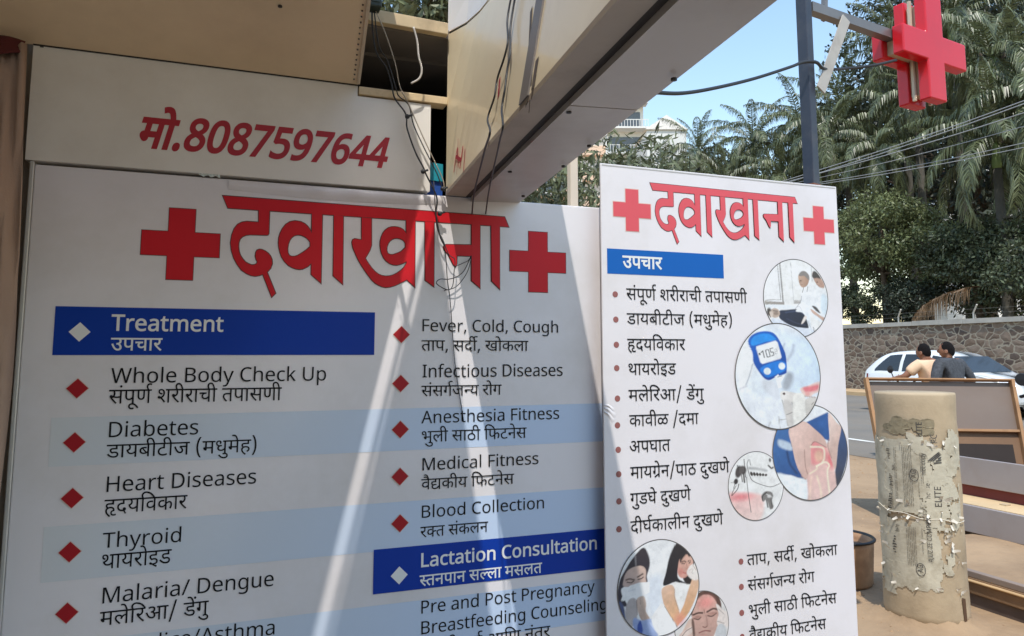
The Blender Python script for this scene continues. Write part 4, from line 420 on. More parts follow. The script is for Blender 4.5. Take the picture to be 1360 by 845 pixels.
# canopy: rising soffit, then a flat roof over the pavement
can = empty('canopy', (-1.2, 0, 2.2), 'large beige sheet canopy sloping up over the signboard, with a thin seam', 'canopy')
soff = mat('soffit_sheet', srgb(250, 212, 176), rough=0.5, var=0.06, scale=1.5, stain=srgb(158, 128, 96), stain_scale=1.3, stain_amt=0.3, bump=.05, bscale=3)
SE = lambda s: (.293 - .08 * s, -s, 2.213 + .346 * s)
a0, a1 = SE(0.012), SE(1.25)
def strips(m, rows, zf, th):      # sheet cut into strips: rows of (s, x left, x right), zf gives the height
    for (s0, l0, r0), (s1, l1, r1) in zip(rows, rows[1:]):
        m.slab([(l0, -s0, zf(s0)), (r0, -s0, zf(s0)), (r1, -s1, zf(s1)), (l1, -s1, zf(s1))], th, (0, 0, 1))
    return m
SZ = lambda s: 2.213 + .346 * s
# slanting slit added to the sheets so the sun draws a streak on the board
jl, jr = lambda s: .5691 - .8408 * s - .024, lambda s: .5691 - .8408 * s + .024
strips(MB(), [(.006, -3.2, SE(.006)[0]), (.331, -3.2, SE(.331)[0]), (1.25, -3.2, jl(1.25))], SZ, .006).build('soffit', soff, can)
strips(MB(), [(.395, SE(.395)[0] - .0005, SE(.395)[0]), (1.25, jr(1.25), SE(1.25)[0])], SZ, .006).build('soffit', soff, can)
kl, kr = lambda s: .6827 - .9216 * s - .030, lambda s: .6827 - .9216 * s + .030
RZ = lambda s: 2.70
roofm = mat('canopy_roof', srgb(170, 150, 125), rough=.6, stain=srgb(120, 95, 70))
strips(MB(), [(-.03, -3.2, .318), (.366, -3.2, .3155), (2.8, -3.2, kl(2.8))], RZ, .01).build('roof', roofm, can)
strips(MB(), [(.432, .3145, .315), (.5, kr(.5), .314), (.97, kr(.97), .24), (2.8, kr(2.8), -.05)], RZ, .01).build('roof', roofm, can)
MB().bar((kr(.44) - .017, -.44, 2.706), (kr(2.8) - .017, -2.8, 2.706), .010, .006).build('streak_rod', roofm, can)  # rod added in the slit to draw a darker line inside the streak
MB().slab([(-3.2, -1.25, a1[2]), a1, (a1[0], -1.26, 2.70), (-3.2, -1.26, 2.70)], .02, (0, -1, 0)).build('fascia', soff, can)
MB().box((-3.25, -2.3, 0.0), (-3.2, 0.03, 2.75)).build('sky_block_panel', soff, can)  # added out of view at the left to block sky light
MB().hexa([(a0[0] - .004, -.02, a0[2] - .004), (a0[0] + .004, -.02, a0[2] - .004), (a0[0] + .004, -.02, a0[2] + .022), (a0[0] - .004, -.02, a0[2] + .022),
           (a1[0] - .004, a1[1], a1[2] - .004), (a1[0] + .004, a1[1], a1[2] - .004), (a1[0] + .004, a1[1], a1[2] + .022), (a1[0] - .004, a1[1], a1[2] + .022)]).build('edge_trim', mat('trim_beige', srgb(205, 188, 165), rough=.5), can)
rv = MB()
for i in range(26):
    p = SE(.03 + i * .018); rv.lathe([(0, -.003), (.0022, -.003), (.0022, .0)], (p[0] - .012, p[1], p[2]), 6)
rv.build('rivets', mat('rivet', srgb(110, 100, 90), rough=.5, metal=.5), can)
# screw heads and a dark nail on the soffit
for px, py in ((372, 8), (340, 103), (56, 62), (313, 109)):
    p = on_plane(px, py, (0, -.012, a0[2]), (0, .346, 1)); MB().lathe([(0, -.004), (.005, -.003), (.005, .001)], p, 8).build('screw', mat('screw_dark', (.03, .025, .02), rough=.5), can)
# projecting sign box over the pavement, square to the wall
LEAN = lambda s: .17 * (1 - math.exp(-s / .12))
BL = lambda s, z: (.541 - .0935 * s + LEAN(s) * max(0, z - 1.945), -s, z)      # lean added to the side so that it catches more sun
BR = lambda s, z: (.760 - .119 * s, -s, z)
pbx = empty('sign_box', (.65, -.6, 1.935), 'long cream box beam jutting from the shop towards the viewer with grey underside', 'sign box')
cream = mat('cream_glossy_sheet', srgb(236, 220, 186), rough=0.45, coat=0.25, var=0.05, scale=3, stain=srgb(178, 150, 104), stain_scale=1.2, stain_amt=0.45, spec=.6)
whitey = mat('white_glossy_sheet', srgb(226, 216, 204), rough=0.2, var=0.04, scale=3, spec=.6)
under = mat('grey_underside', srgb(186, 180, 174), rough=0.42, var=0.08, scale=1.6, stain=srgb(122, 102, 92), stain_scale=3, stain_amt=0.35, bump=.06, bscale=5)
SMAX = 3.4
n_l = np.array([-1, .0935, 0]); n_l = n_l / np.linalg.norm(n_l)
def lface(s0, s1, z0, z1, th=.012, out=0.0):
    m = MB(); n = max(1, int((s1 - s0) / .08))
    for i in range(n):
        for j in range(2): _lf(m, s0 + (s1 - s0) * i / n, s0 + (s1 - s0) * (i + 1) / n, z0 + (z1 - z0) * j / 2, z0 + (z1 - z0) * (j + 1) / 2, th, out)
    return m
def _lf(m, s0, s1, z0, z1, th, out):
    q = [np.array(BL(s0, z0)) + n_l * out, np.array(BL(s1, z0)) + n_l * out, np.array(BL(s1, z1)) + n_l * out, np.array(BL(s0, z1)) + n_l * out]
    return m.slab(q, th, -n_l)
lface(0.002, SMAX, 1.945, 2.398).build('side_panel', cream, pbx)
lface(0.002, SMAX, 2.406, 2.585).build('upper_side_panel', whitey, pbx)
lface(0.0, SMAX, 2.398, 2.406, .008, -.004).build('seam', mat('seam_dark', (.03, .028, .025), rough=.7), pbx)
lface(.745, .80, 1.944, 2.585, .004, .0035).build('grey_tape', mat('grey_tape', srgb(120, 114, 110), rough=.5), pbx)
gr = lambda s, k: np.array(BL(s, 1.935)) * (1 - k) + np.array(BR(s, 1.935)) * k
MB().slab([gr(.0, 0), gr(.0, .26), gr(SMAX, .26), gr(SMAX, 0)], .01, (0, 0, 1)).build('underside_strip', mat('strip_brown_grey', srgb(176, 162, 146), rough=.5, var=.1, scale=4, stain=srgb(110, 92, 80), stain_scale=5, stain_amt=.4), pbx)
MB().slab([gr(.0, .26) + (0, 0, .0), gr(.0, .33), gr(SMAX, .33), gr(SMAX, .26)], .01, (0, 0, 1)).build('groove', mat('groove_dark', srgb(66, 58, 52), rough=.8), pbx)
for i, (s0, s1) in enumerate(((0, .83), (.834, SMAX))):
    MB().slab([gr(s0, .33) - (0, 0, .012), gr(s0, 1.0) - (0, 0, .004), gr(s1, 1.0) - (0, 0, .004), gr(s1, .33) - (0, 0, .012)], .012, (0, 0, 1)).build('underside_panel', under, pbx)
MB().hexa([BR(0, 1.932), BR(SMAX, 1.932), (.748 - .119 * SMAX, -SMAX, 1.932), (.748, 0, 1.932), (.76, 0, 2.59), (.76 - .055 * SMAX, -SMAX, 2.59), (.748 - .055 * SMAX, -SMAX, 2.59), (.748, 0, 2.59)]).build('far_side_panel', cream, pbx)
ld = MB(); ls = [.002, .06, .14, .25, .4, .8, 1.4, 2.2, SMAX]
for a_, b_ in zip(ls, ls[1:]): ld.slab([(BL(a_, 2.585)[0] + .001, -a_, 2.587), (.76 - .055 * a_, -a_, 2.587), (.76 - .055 * b_, -b_, 2.587), (BL(b_, 2.585)[0] + .001, -b_, 2.587)], .01, (0, 0, 1))
ld.build('lid', whitey, pbx)
for s, k in ((.12, .9), (.45, .93), (.62, .93), (.80, .38), (.36, .42), (1.0, .93)):
    p = gr(s, k) - np.array([0, 0, .012]); MB().lathe([(0, -.003), (.005, -.002), (.005, .002)], p, 8).build('screw', _mats['screw_dark'], pbx)
def side_hit(x, y, out=0.0):     # where the line of sight through a photo pixel meets the leaning side
    k = .0935
    for _ in range(30):
        p = on_plane(x, y, (.541, 0, 2), (1, -k, 0)); s_ = max(.01, -p[1]); k = .5 * k + .5 * (.0935 - LEAN(s_) * max(0, p[2] - 1.945) / s_)
    return p + n_l * out
# red paint dribbles on the side panel
dr = MB()
def dab(pts, wd, out=.0008):
    P = [side_hit(x, y, out) for x, y in pts]
    for a, b in zip(P, P[1:]):
        d = b - a; sd = np.cross(d, n_l); sd = sd / (np.linalg.norm(sd) + 1e-9) * wd * .8
        dr.quad(a - sd, a + sd, b + sd, b - sd)
dab([(603, 229), (606, 205), (608, 196), (609, 222)], .005); dab([(611, 224), (614, 203), (615, 194)], .006); dab([(616, 228), (618, 198)], .005, .0011); dab([(609, 184), (608, 212), (607, 232)], .002, .0014); dab([(606, 208), (613, 213)], .007, .0017)
dr.build('paint_mark', mat('red_dribble', srgb(190, 30, 60), rough=.5), pbx); dr = MB(); dab([(662, 130), (664, 104)], .009); dr.build('paint_mark', _mats['red_dribble'], pbx); dr = MB(); 
dr = MB()
for x, w_, y0, y1 in ((700, .010, 12, 140), (703, .004, 70, 150), (697, .006, 92, 128), (708, .012, 78, 118), (706, .005, 100, 132)):
    dab([(x + 6, y0), (x + 3, (y0 + y1) / 2), (x, y1)], w_, .0006 + .0002 * w_ * 100)
dr.build('drip_stain', mat('drip_stain', srgb(92, 82, 74), rough=.6, var=.3, scale=30), pbx)
# white post behind the box end
tag(MB().box((.79, .22, 0), (.83, .26, 1.975)).build('white_post', mat('white_post', srgb(228, 224, 216), rough=.6), bevel=.003), 'white post just behind the sign box end, over the top edge of the signboard', 'post')
# hanging cloth at the left
tp = MB(); nu, nv = 60, 40
cl = lambda u, v: (-.449 - .35 * u + .006 * math.sin(v * 7) + .02 * v, -.06 - .03 * math.sin(u * 21 + v * 1.5) * (.3 + .7 * v) - .012 * math.sin(u * 62 + v * 15) - .006 * math.sin(u * 110 - v * 22) - .03 * math.sin(u * 9 + 1 - v * 3) - .08 * (1 - u) * 0 - .12 * v * u, 2.185 - 2.1 * v - .03 * math.sin(u * 6) * (1 - v) - .05 * u)
tp.add([cl(i / nu, j / nv) for j in range(nv + 1) for i in range(nu + 1)], [(j * (nu + 1) + i, j * (nu + 1) + i + 1, (j + 1) * (nu + 1) + i + 1, (j + 1) * (nu + 1) + i) for j in range(nv) for i in range(nu)])
cloth = empty('curtain', (-.6, -.06, .1), 'brown beige cloth hanging in folds at the left edge of the signboard', 'curtain')
o = tp.build('cloth', mat('brown_cloth', srgb(168, 142, 124), rough=.95, var=.1, scale=5, bump=.15, bscale=250), cloth, smooth=True)
o.modifiers.new('thick', 'SOLIDIFY').thickness = .003
hp = MB(); cl2 = lambda u, v: (-.455 - .36 * u, -.075 - .02 * math.sin(u * 16) - .03 * v, 2.195 - .035 * v - .012 * math.sin(u * 11) * v - .06 * u * v)
hp.add([cl2(i / 30, j / 6) for j in range(7) for i in range(31)], [(j * 31 + i, j * 31 + i + 1, (j + 1) * 31 + i + 1, (j + 1) * 31 + i) for j in range(6) for i in range(30)])
o = hp.build('red_hem', mat('maroon_cloth', srgb(86, 30, 28), rough=.95, bump=.2, bscale=200), cloth, smooth=True); o.modifiers.new('thick', 'SOLIDIFY').thickness = .004

# building added behind the viewer, out of view, to cut the sky light
ob = empty('sky_block_building', (-3, -10, 0), 'dull grey building added unseen behind the viewer to cut the sky light', 'building')
MB().box((-16, -13, 0), (.3, -8, 7)).build('wall', mat('grey_render', srgb(120, 112, 104), rough=.9, var=.12, scale=.5), ob)
for k in range(4): MB().box((-14.5 + 3 * k, -8.0, 1.0), (-13 + 3 * k, -7.97, 2.4)).build('window', mat('dim_glass', srgb(60, 64, 66), rough=.2), ob)

# ------------------------------------------------------------------ the two signboards
flex = mat('white_flex_print', srgb(234, 229, 231, .98), rough=.36, var=.02, scale=2, stain=srgb(186, 178, 166), stain_scale=2.6, stain_amt=.30, bump=.06, bscale=3.5)
alu = mat('aluminium_edge', srgb(205, 203, 198), rough=.4, var=.06, metal=.3)
ink = mat('black_ink', srgb(22, 22, 26), rough=.5, spec=.2, var=.1, scale=20)
red_ink = mat('red_ink', srgb(208, 26, 40), rough=.45, spec=.25, var=.04, scale=8)
maroon_ink = mat('maroon_ink', srgb(168, 26, 36), rough=.45, spec=.25, var=.04)
blue_ink = mat('blue_ink', srgb(2, 56, 158), rough=.45, spec=.22, var=.04, scale=5)
white_ink = mat('white_ink', srgb(232, 232, 230), rough=.4, var=.03)
outline_ink = mat('dark_outline_ink', srgb(88, 40, 38), rough=.4)
pale_outline = mat('pale_outline_ink', srgb(222, 190, 178), rough=.4)
def rect(x0, z0, x1, z1, y): return MB().quad((x0, y, z0), (x1, y, z0), (x1, y, z1), (x0, y, z1))
def disc(cx, cz, r, y, n=20): return MB().add([(cx + r * math.cos(2 * math.pi * k / n), y, cz + r * math.sin(2 * math.pi * k / n)) for k in range(n)], [tuple(range(n))])
def diamond(cx, cz, r, y): return MB().quad((cx - r, y, cz), (cx, y, cz - r), (cx + r, y, cz), (cx, y, cz + r))
def cross(cx, cz, a, b, y):   # half length a, half bar b
    p = [(-a, -b), (-b, -b), (-b, -a), (b, -a), (b, -b), (a, -b), (a, b), (b, b), (b, a), (-b, a), (-b, b), (-a, b)]
    return MB().add([(cx + u, y, cz + v) for u, v in p], [(11, 0, 1, 10), (1, 2, 3, 4), (10, 1, 4, 7), (4, 5, 6, 7), (10, 7, 8, 9)])
def headline(fn, y, board):
    o = MB(); q = MB()
    for i, loops in enumerate(DATA['H']):
        vv, tr = tess(loops, True); q.add([(*fn(p)[:1], y - .0004 - .0002 * i, fn(p)[1]) for p in vv], tr)
        c = np.mean([p for p in loops[0]], axis=0)
        lo = []
        for j, l in enumerate(loops):
            ar = sum(l[k - 1][0] * l[k][1] - l[k][0] * l[k - 1][1] for k in range(len(l)))
            sgn = (-1 if ar > 0 else 1) * (1 if j == 0 else -1)
            lo.append(offset_loop(l, .0022 * sgn))
        vv, tr = tess(lo, True); o.add([(fn(p)[0], y - .00001 * i, fn(p)[1]) for p in vv], tr)
    o.build('headline_outline', outline_ink, board); q.build('headline', red_ink, board)

bd = empty('signboard', (.29, .0, .06), 'wide white board headed by red letters, Treatment list in English and Hindi, blue heading bars', 'sign', 'clinic boards')
MB().box((-.437, 0, .06), (1.018, .03, 1.934)).build('panel', flex, bd, bevel=.003)
fr = MB().box((-.447, -.004, .055), (-.4375, .034, 1.94)).box((1.0185, .004, .055), (1.024, .034, 1.937)).box((-.437, .002, .05), (1.018, .034, .0595)); fr.build('frame', alu, bd, bevel=.002)
for lx_ in (-.40, .94): MB().box((lx_, .031, 0), (lx_ + .04, .06, 1.6)).build('leg', mat('rusty_leg', srgb(96, 70, 55), rough=.8), bd)
# pale blue bands: the print fades from left to right
def band(z0, z1, x0=-.37, x1=1.017):
    n = 40; m = MB(); cols = []
    for i in range(n + 1):
        x = x0 + (x1 - x0) * i / n; m.v += [(x, -.0006, z0), (x, -.0006, z1)]
        k = min(1, i / n / .8) ** .8; a, b = np.array(srgb(222, 224, 226, .96)), np.array(srgb(194, 212, 240)); c = a * (1 - k) + b * k
        cols += [(*c, 1)] * 2
    m.f = [(2 * i, 2 * i + 2, 2 * i + 3, 2 * i + 1) for i in range(n)]
    o = m.build('colour_band', vcol_mat('band_print', .36), bd); ca = o.data.color_attributes.new('Col', 'FLOAT_COLOR', 'POINT')
    ca.data.foreach_set('color', np.array(cols, 'f').ravel())
for z0, z1 in ((1.249, 1.357), (1.000, 1.119), (.755, .868), (.50, .62), (.25, .37)): band(z0, z1)
(bx0, bx1) = (-.378, .352)
rect(-.3765, 1.497, .352, 1.608, -.0012).build('heading_bar', blue_ink, bd)
rect(.361, .896, 1.0175, 1.005, -.0014).build('heading_bar', blue_ink, bd)
for cx, cz in ((-.1215, 1.7645), (.8165, 1.762)):
    c = cross(cx, cz, .0885, .0308, -.0008).build('cross_outline', outline_ink, bd)
    cross(cx, cz, .0868, .0293, -.0014).build('cross', red_ink, bd)
headline(lambda p: (p[0], p[1]), -.0008, bd)
for i, (x, z) in enumerate(DATA['E1']['dia'] + [[-.313, .815], [-.311, .70]]):
    wh = i in (0, 11); r = .0222
    if not wh: diamond(x, z, r + .0018, -.0018).build('bullet_outline', pale_outline, bd)
    diamond(x, z, r, -.0022).build('bullet', white_ink if wh else maroon_ink, bd)
for t in DATA['T1']:
    t = dict(t); wh = t['t'] in ('Treatment', 'उपचार', 'Lactation Consultation', 'स्तनपान सल्ला मसलत')
    text_mesh(t, -.0022 if wh else -.0016).build('lettering', white_ink if wh else ink, bd)
tape = mat('torn_tape', srgb(205, 214, 208), rough=.35, var=.1, scale=40)
for px, py, w_ in ((59, 209, .034), (277, 231, .05)):
    p = onY(px, py, -.0015); k = MB(); n = 9
    up = [(p[0] - w_ / 2 + w_ * i / n, -.003 - .002 * math.sin(i * 1.7), p[2] + .006 + .004 * math.sin(i * 2.3)) for i in range(n + 1)]
    dn = [(p[0] - w_ / 2 + w_ * i / n + .003, -.0055, p[2] - .007 + .003 * math.sin(i * 1.9 + 1)) for i in range(n + 1)]
    k.add(up + dn, [(i, i + 1, n + 2 + i, n + 1 + i) for i in range(n)]); k.build('tape', tape, bd)
# loose fold of the print along the top edge
k = MB(); n = 40
rows = []
for i in range(n + 1):
    x = -.02 + .55 * i / n; e = math.sin(math.pi * i / n)
    rows.append([(x, -.0006, 1.9325), (x, -.004 - .007 * e * (1 + .4 * math.sin(i * .9)), 1.925 - .002 * e), (x, -.003 - .002 * e, 1.916 - .008 * e), (x, -.0006, 1.908 - .010 * e)])
k.add([p for r in rows for p in r], [(4 * i + j, 4 * i + j + 1, 4 * i + j + 5, 4 * i + j + 4) for i in range(n) for j in range(3)]).build('loose_fold', flex, bd, smooth=True)

Y2 = -.05
b2 = empty('signboard', (1.44, Y2, .02), 'narrow white board with Hindi list and round printed pictures, in front of the wide board', 'sign', 'clinic boards')
MB().box((.995, Y2, .02), (1.881, Y2 + .007, 2.057)).build('panel', flex, b2, bevel=.0015)
MB().box((1.0, Y2 - .0008, 2.050), (1.876, Y2 + .003, 2.0535)).build('seam_strip', mat('seam_grey', srgb(188, 186, 182), rough=.5), b2)
for lx_ in (1.05, 1.79): MB().box((lx_, Y2 + .0075, 0), (lx_ + .04, Y2 + .075, 1.9)).build('leg', _mats['rusty_leg'], b2)
rect(1.0128, 1.731, 1.417, 1.8047, Y2 - .0006).build('heading_bar', mat('sky_blue_ink', srgb(12, 96, 180), rough=.45, spec=.25, var=.03), b2)
pink_red = mat('faded_red_ink', srgb(222, 82, 92), rough=.38, var=.04, scale=8)
for cx, cz, a in ((1.0985, 1.923, .063), (1.799, 1.921, .063)):
    cross(cx, cz, a + .0022, a * .345 + .0022, Y2 - .0004).build('cross_outline', pale_outline, b2)
    cross(cx, cz, a, a * .345, Y2 - .0008).build('cross', pink_red, b2)
HX = lambda p: (1.161 + (p[0] + .0315) / (.7261 + .0315) * (1.713 - 1.161), 2.011 - (1.8904 - p[1]) * (2.011 - 1.858) / (1.8904 - 1.680))
_r0 = red_ink; red_ink = pink_red; headline(HX, Y2 - .0006, b2); red_ink = _r0
for (xa, za), (xb, zb), wd in (((.997, 1.347), (1.033, 1.326), .007), ((.997, 1.336), (1.028, 1.313), .006), ((.997, 1.355), (1.03, 1.343), .005)):     # creases where the print bunches at the edge
    k = MB(); n = 12; d = np.array([xb - xa, zb - za]); d = d / np.linalg.norm(d); pn = np.array([-d[1], d[0]])
    for i in range(n + 1):
        t = i / n; c = np.array([xa + (xb - xa) * t, za + (zb - za) * t + .003 * math.sin(t * 5)]); h = .0045 * (1 - t) ** .7
        for q, hh in ((-1, 0), (-.4, .8), (0, 1), (.4, .55), (1, 0)): e = c + pn * wd * (.4 + t) * q; k.v.append((e[0], Y2 - .0002 - h * hh, e[1]))
    k.f = [(5 * i + j, 5 * i + j + 1, 5 * i + j + 6, 5 * i + j + 5) for i in range(n) for j in range(4)]; k.build('crease', flex, b2, smooth=True)
dot = mat('brown_dot_ink', srgb(150, 92, 88), rough=.4)
for x, z in DATA['E2']:
    disc(x, z, .0088, Y2 - .0006).build('bullet', dot, b2)
for t in DATA['T2']:
    text_mesh(t, Y2 - .0012).build('lettering', white_ink if t['t'] == 'उपचार' else ink, b2)

# ------------------------------------------------------------------ printed round pictures on the narrow board
def sd_poly(P, pts):
    pts = np.asarray(pts, float); n = len(pts); d = np.full(len(P), 1e9); ins = np.zeros(len(P), bool)
    for i in range(n):
        a, b = pts[i - 1], pts[i]; e = b - a; w_ = P - a
        t = np.clip((w_ @ e) / (e @ e + 1e-12), 0, 1); q = w_ - t[:, None] * e; d = np.minimum(d, (q ** 2).sum(1))
        c = ((a[1] > P[:, 1]) != (b[1] > P[:, 1]))
        xi = a[0] + (P[:, 1] - a[1]) / (b[1] - a[1] + 1e-12) * (b[0] - a[0]); ins ^= c & (P[:, 0] < xi)
    d = np.sqrt(d); return np.where(ins, -d, d)
class Pic:
    def __init__(s, cx, cy, rx, ry, bg, rings=64, segs=230):
        a = np.linspace(0, 2 * np.pi, segs, endpoint=False); r = np.linspace(0, 1, rings + 1)[1:]
        s.U = np.concatenate([[[0, 0]], np.stack([(r[:, None] * np.cos(a)).ravel(), (r[:, None] * np.sin(a)).ravel()], 1)])
        s.P = np.stack([cx + s.U[:, 0] * rx, cy - s.U[:, 1] * ry], 1); s.k = segs; s.n = rings
        s.c = np.tile(np.array(srgb(*bg, 1.25)), (len(s.U), 1))
    def mix(s, cov, colr, grad=None):
        c = np.array(srgb(*colr, 1.25)); c = np.tile(c, (len(s.P), 1))
        if grad:
            (x0, y0), (x1, y1), c2 = grad; e = np.array([x1 - x0, y1 - y0], float)
            t = np.clip(((s.P - (x0, y0)) @ e) / (e @ e), 0, 1)[:, None]; c = c * (1 - t) + np.array(srgb(*c2, 1.25)) * t
        cov = np.clip(cov, 0, 1)[:, None]; s.c = s.c * (1 - cov) + c * cov; return s
    def poly(s, pts, colr, blur=4, smooth=True, op=1, grad=None):
        if smooth:
            n = len(pts); q = []
            for i in range(n):
                a, b, c, d = [np.array(pts[(i + k) % n], float) for k in (-1, 0, 1, 2)]
                for t in (0, .25, .5, .75): q.append(.5 * (2 * b + (c - a) * t + (2 * a - 5 * b + 4 * c - d) * t * t + (3 * b - a - 3 * c + d) * t ** 3))
            pts = q
        d = sd_poly(s.P, pts); return s.mix(op * np.clip(.5 - d / blur, 0, 1), colr, grad)
    def ell(s, cx, cy, rx, ry, colr, blur=4, ang=0, op=1, grad=None):
        a = math.radians(ang); q = s.P - (cx, cy); x = q[:, 0] * math.cos(a) + q[:, 1] * math.sin(a); y = -q[:, 0] * math.sin(a) + q[:, 1] * math.cos(a)
        d = (np.sqrt((x / rx) ** 2 + (y / ry) ** 2) - 1) * min(rx, ry); return s.mix(op * np.clip(.5 - d / blur, 0, 1), colr, grad)
    def line(s, pts, w_, colr, blur=3, op=1, smooth=True):
        if smooth and len(pts) > 2: pts = spline(pts, 5)
        d = np.full(len(s.P), 1e9)
        for a, b in zip(pts, pts[1:]):
            a, b = np.array(a, float), np.array(b, float); e = b - a; q = s.P - a; t = np.clip((q @ e) / (e @ e + 1e-9), 0, 1); d = np.minimum(d, np.linalg.norm(q - t[:, None] * e, axis=1))
        return s.mix(op * np.clip(.5 - (d - w_ / 2) / blur, 0, 1), colr)
    def build(s, dd, y, parent, label):
        x, z, rx, rz = dd; v = np.stack([x + s.U[:, 0] * rx, np.full(len(s.U), y), z + s.U[:, 1] * rz], 1)
        k, n = s.k, s.n; f = [(0, 1 + i, 1 + (i + 1) % k) for i in range(k)]
        f += [(1 + r * k + i, 1 + (r + 1) * k + i, 1 + (r + 1) * k + (i + 1) % k, 1 + r * k + (i + 1) % k) for r in range(n - 1) for i in range(k)]
        m = MB(); m.v = [tuple(p) for p in v]; m.f = f; o = m.build('printed_picture', vcol_mat('picture_print', .36), parent)
        noise = nrg.normal(0, .03, (len(s.c), 1))
        for sc_, am in ((3, .04), (7, .04), (15, .04)):       # uneven tones of a photographic print
            g_ = nrg.normal(0, 1, (sc_ * 2 + 3, sc_ * 2 + 3)); q = (s.U + 1) * sc_; i_ = np.floor(q).astype(int); f_ = q - i_; f_ = f_ * f_ * (3 - 2 * f_)
            G = lambda a, b: g_[i_[:, 0] + a, i_[:, 1] + b]; noise[:, 0] += am * ((G(0, 0) * (1 - f_[:, 0]) + G(1, 0) * f_[:, 0]) * (1 - f_[:, 1]) + (G(0, 1) * (1 - f_[:, 0]) + G(1, 1) * f_[:, 0]) * f_[:, 1])
        c = np.clip(s.c * (1 + noise), 0, .85); c = np.concatenate([c, np.ones((len(c), 1))], 1)
        o.data.color_attributes.new('Col', 'FLOAT_COLOR', 'POINT').data.foreach_set('color', c.astype('f').ravel()); o['label'] = label
        r = MB(); N_ = 120
        for i in range(N_ + 1):
            a = 2 * math.pi * i / N_
            for q in (.993, 1.014): r.v.append((x + rx * q * math.cos(a), y - .0001, z + rz * q * math.sin(a)))
        r.f = [(2 * i, 2 * i + 1, 2 * i + 3, 2 * i + 2) for i in range(N_)]
        r.build('picture_rim', mat('thin_rim_ink', srgb(92, 88, 86), rough=.4), parent)
SK = (196, 165, 148); SKD = (150, 118, 102); SKP = (206, 178, 164)
# doctor at a bedside
p = Pic(341, 418, 320, 380, (212, 212, 210))
p.poly([(20, 40), (180, 40), (205, 470), (30, 470)], (216, 217, 216), 6, False).line([(168, 90), (187, 440)], 6, (120, 118, 116)).line([(190, 70), (210, 470)], 14, (138, 136, 134)).line([(35, 445), (190, 438)], 6, (150, 148, 146)).poly([(30, 455), (220, 460), (220, 485), (30, 488)], (140, 134, 128), 6, False)
p.line([(298, 50), (315, 470)], 4, (165, 165, 166)).line([(318, 440), (410, 436)], 5, (150, 148, 146)).poly([(318, 445), (400, 445), (380, 470), (318, 474)], (158, 154, 150), 6, False).line([(505, 100), (510, 240)], 5, (160, 160, 160))
p.poly([(40, 490), (260, 488), (340, 500), (300, 530), (60, 520)], (206, 210, 214), 8)
p.poly([(95, 620), (250, 650), (460, 700), (520, 770), (440, 810), (120, 700)], (196, 202, 212), 10)   # bed sheet
p.poly([(170, 545), (240, 535), (330, 525), (410, 535), (440, 590), (460, 660), (455, 705), (380, 705), (290, 690), (210, 650), (165, 610)], (40, 46, 66), 8, grad=((200, 520), (400, 700), (28, 32, 46))).line([(230, 560), (350, 545), (420, 575)], 10, (70, 80, 108), 14, .7).line([(240, 620), (330, 660), (420, 680)], 8, (62, 70, 96), 14, .6)
p.ell(125, 568, 48, 46, (168, 150, 136), 8).ell(70, 560, 22, 40, (70, 62, 58), 10).ell(88, 580, 20, 30, (190, 176, 164), 8).line([(110, 545), (150, 550)], 10, (92, 84, 80), 8).ell(135, 572, 24, 16, (108, 92, 84), 10, op=.7).line([(55, 530), (80, 610)], 8, (60, 56, 54))
p.poly([(400, 340), (470, 255), (560, 290), (650, 340), (655, 520), (600, 640), (520, 610), (470, 540), (480, 700), (500, 780), (470, 770), (440, 640), (400, 560), (330, 545), (380, 480)], (218, 220, 222), 8, grad=((420, 300), (560, 700), (204, 210, 220)))
p.poly([(600, 380), (655, 400), (650, 560), (590, 540)], (192, 206, 226), 20, op=.8).line([(395, 400), (382, 450), (330, 520)], 4, (130, 130, 136)).line([(420, 310), (405, 360)], 5, (90, 88, 90)).line([(462, 300), (452, 350)], 5, (110, 106, 104))
p.poly([(370, 220), (380, 180), (430, 150), (475, 190), (478, 240), (455, 290), (415, 310), (385, 290)], (176, 148, 130), 6, grad=((375, 230), (470, 240), (150, 120, 102))).poly([(375, 190), (400, 155), (440, 148), (478, 185), (480, 235), (455, 215), (430, 195), (395, 200)], (120, 114, 110), 7).ell(392, 245, 10, 6, (90, 70, 62), 6).line([(385, 262), (376, 255)], 5, (140, 108, 92)).line([(392, 285), (410, 282)], 4, (120, 88, 78))
p.poly([(515, 200), (520, 150), (560, 160), (620, 240), (632, 300), (590, 305), (550, 270)], (172, 140, 124), 6).poly([(512, 195), (525, 145), (560, 155), (600, 215), (560, 210), (530, 215)], (70, 64, 62), 7).ell(560, 252, 9, 6, (80, 62, 56), 5).line([(550, 270), (585, 290)], 4, (130, 94, 84))
p.poly([(480, 520), (520, 540), (575, 580), (625, 610), (615, 640), (560, 600), (500, 560)], (178, 150, 136), 6).poly([(495, 490), (540, 500), (580, 560), (545, 545)], (70, 66, 66), 6).poly([(400, 620), (420, 590), (440, 600), (410, 650), (380, 670)], (206, 198, 192), 6).line([(450, 640), (495, 770)], 5, (160, 166, 178), 6).line([(500, 700), (515, 770)], 8, (120, 124, 134), 8).line([(320, 520), (370, 500), (400, 560)], 4, (170, 172, 178))
p.build(DATA['discs']['doctor'], Y2 - .0008, b2, 'round picture of two people in white coats beside a patient lying down')
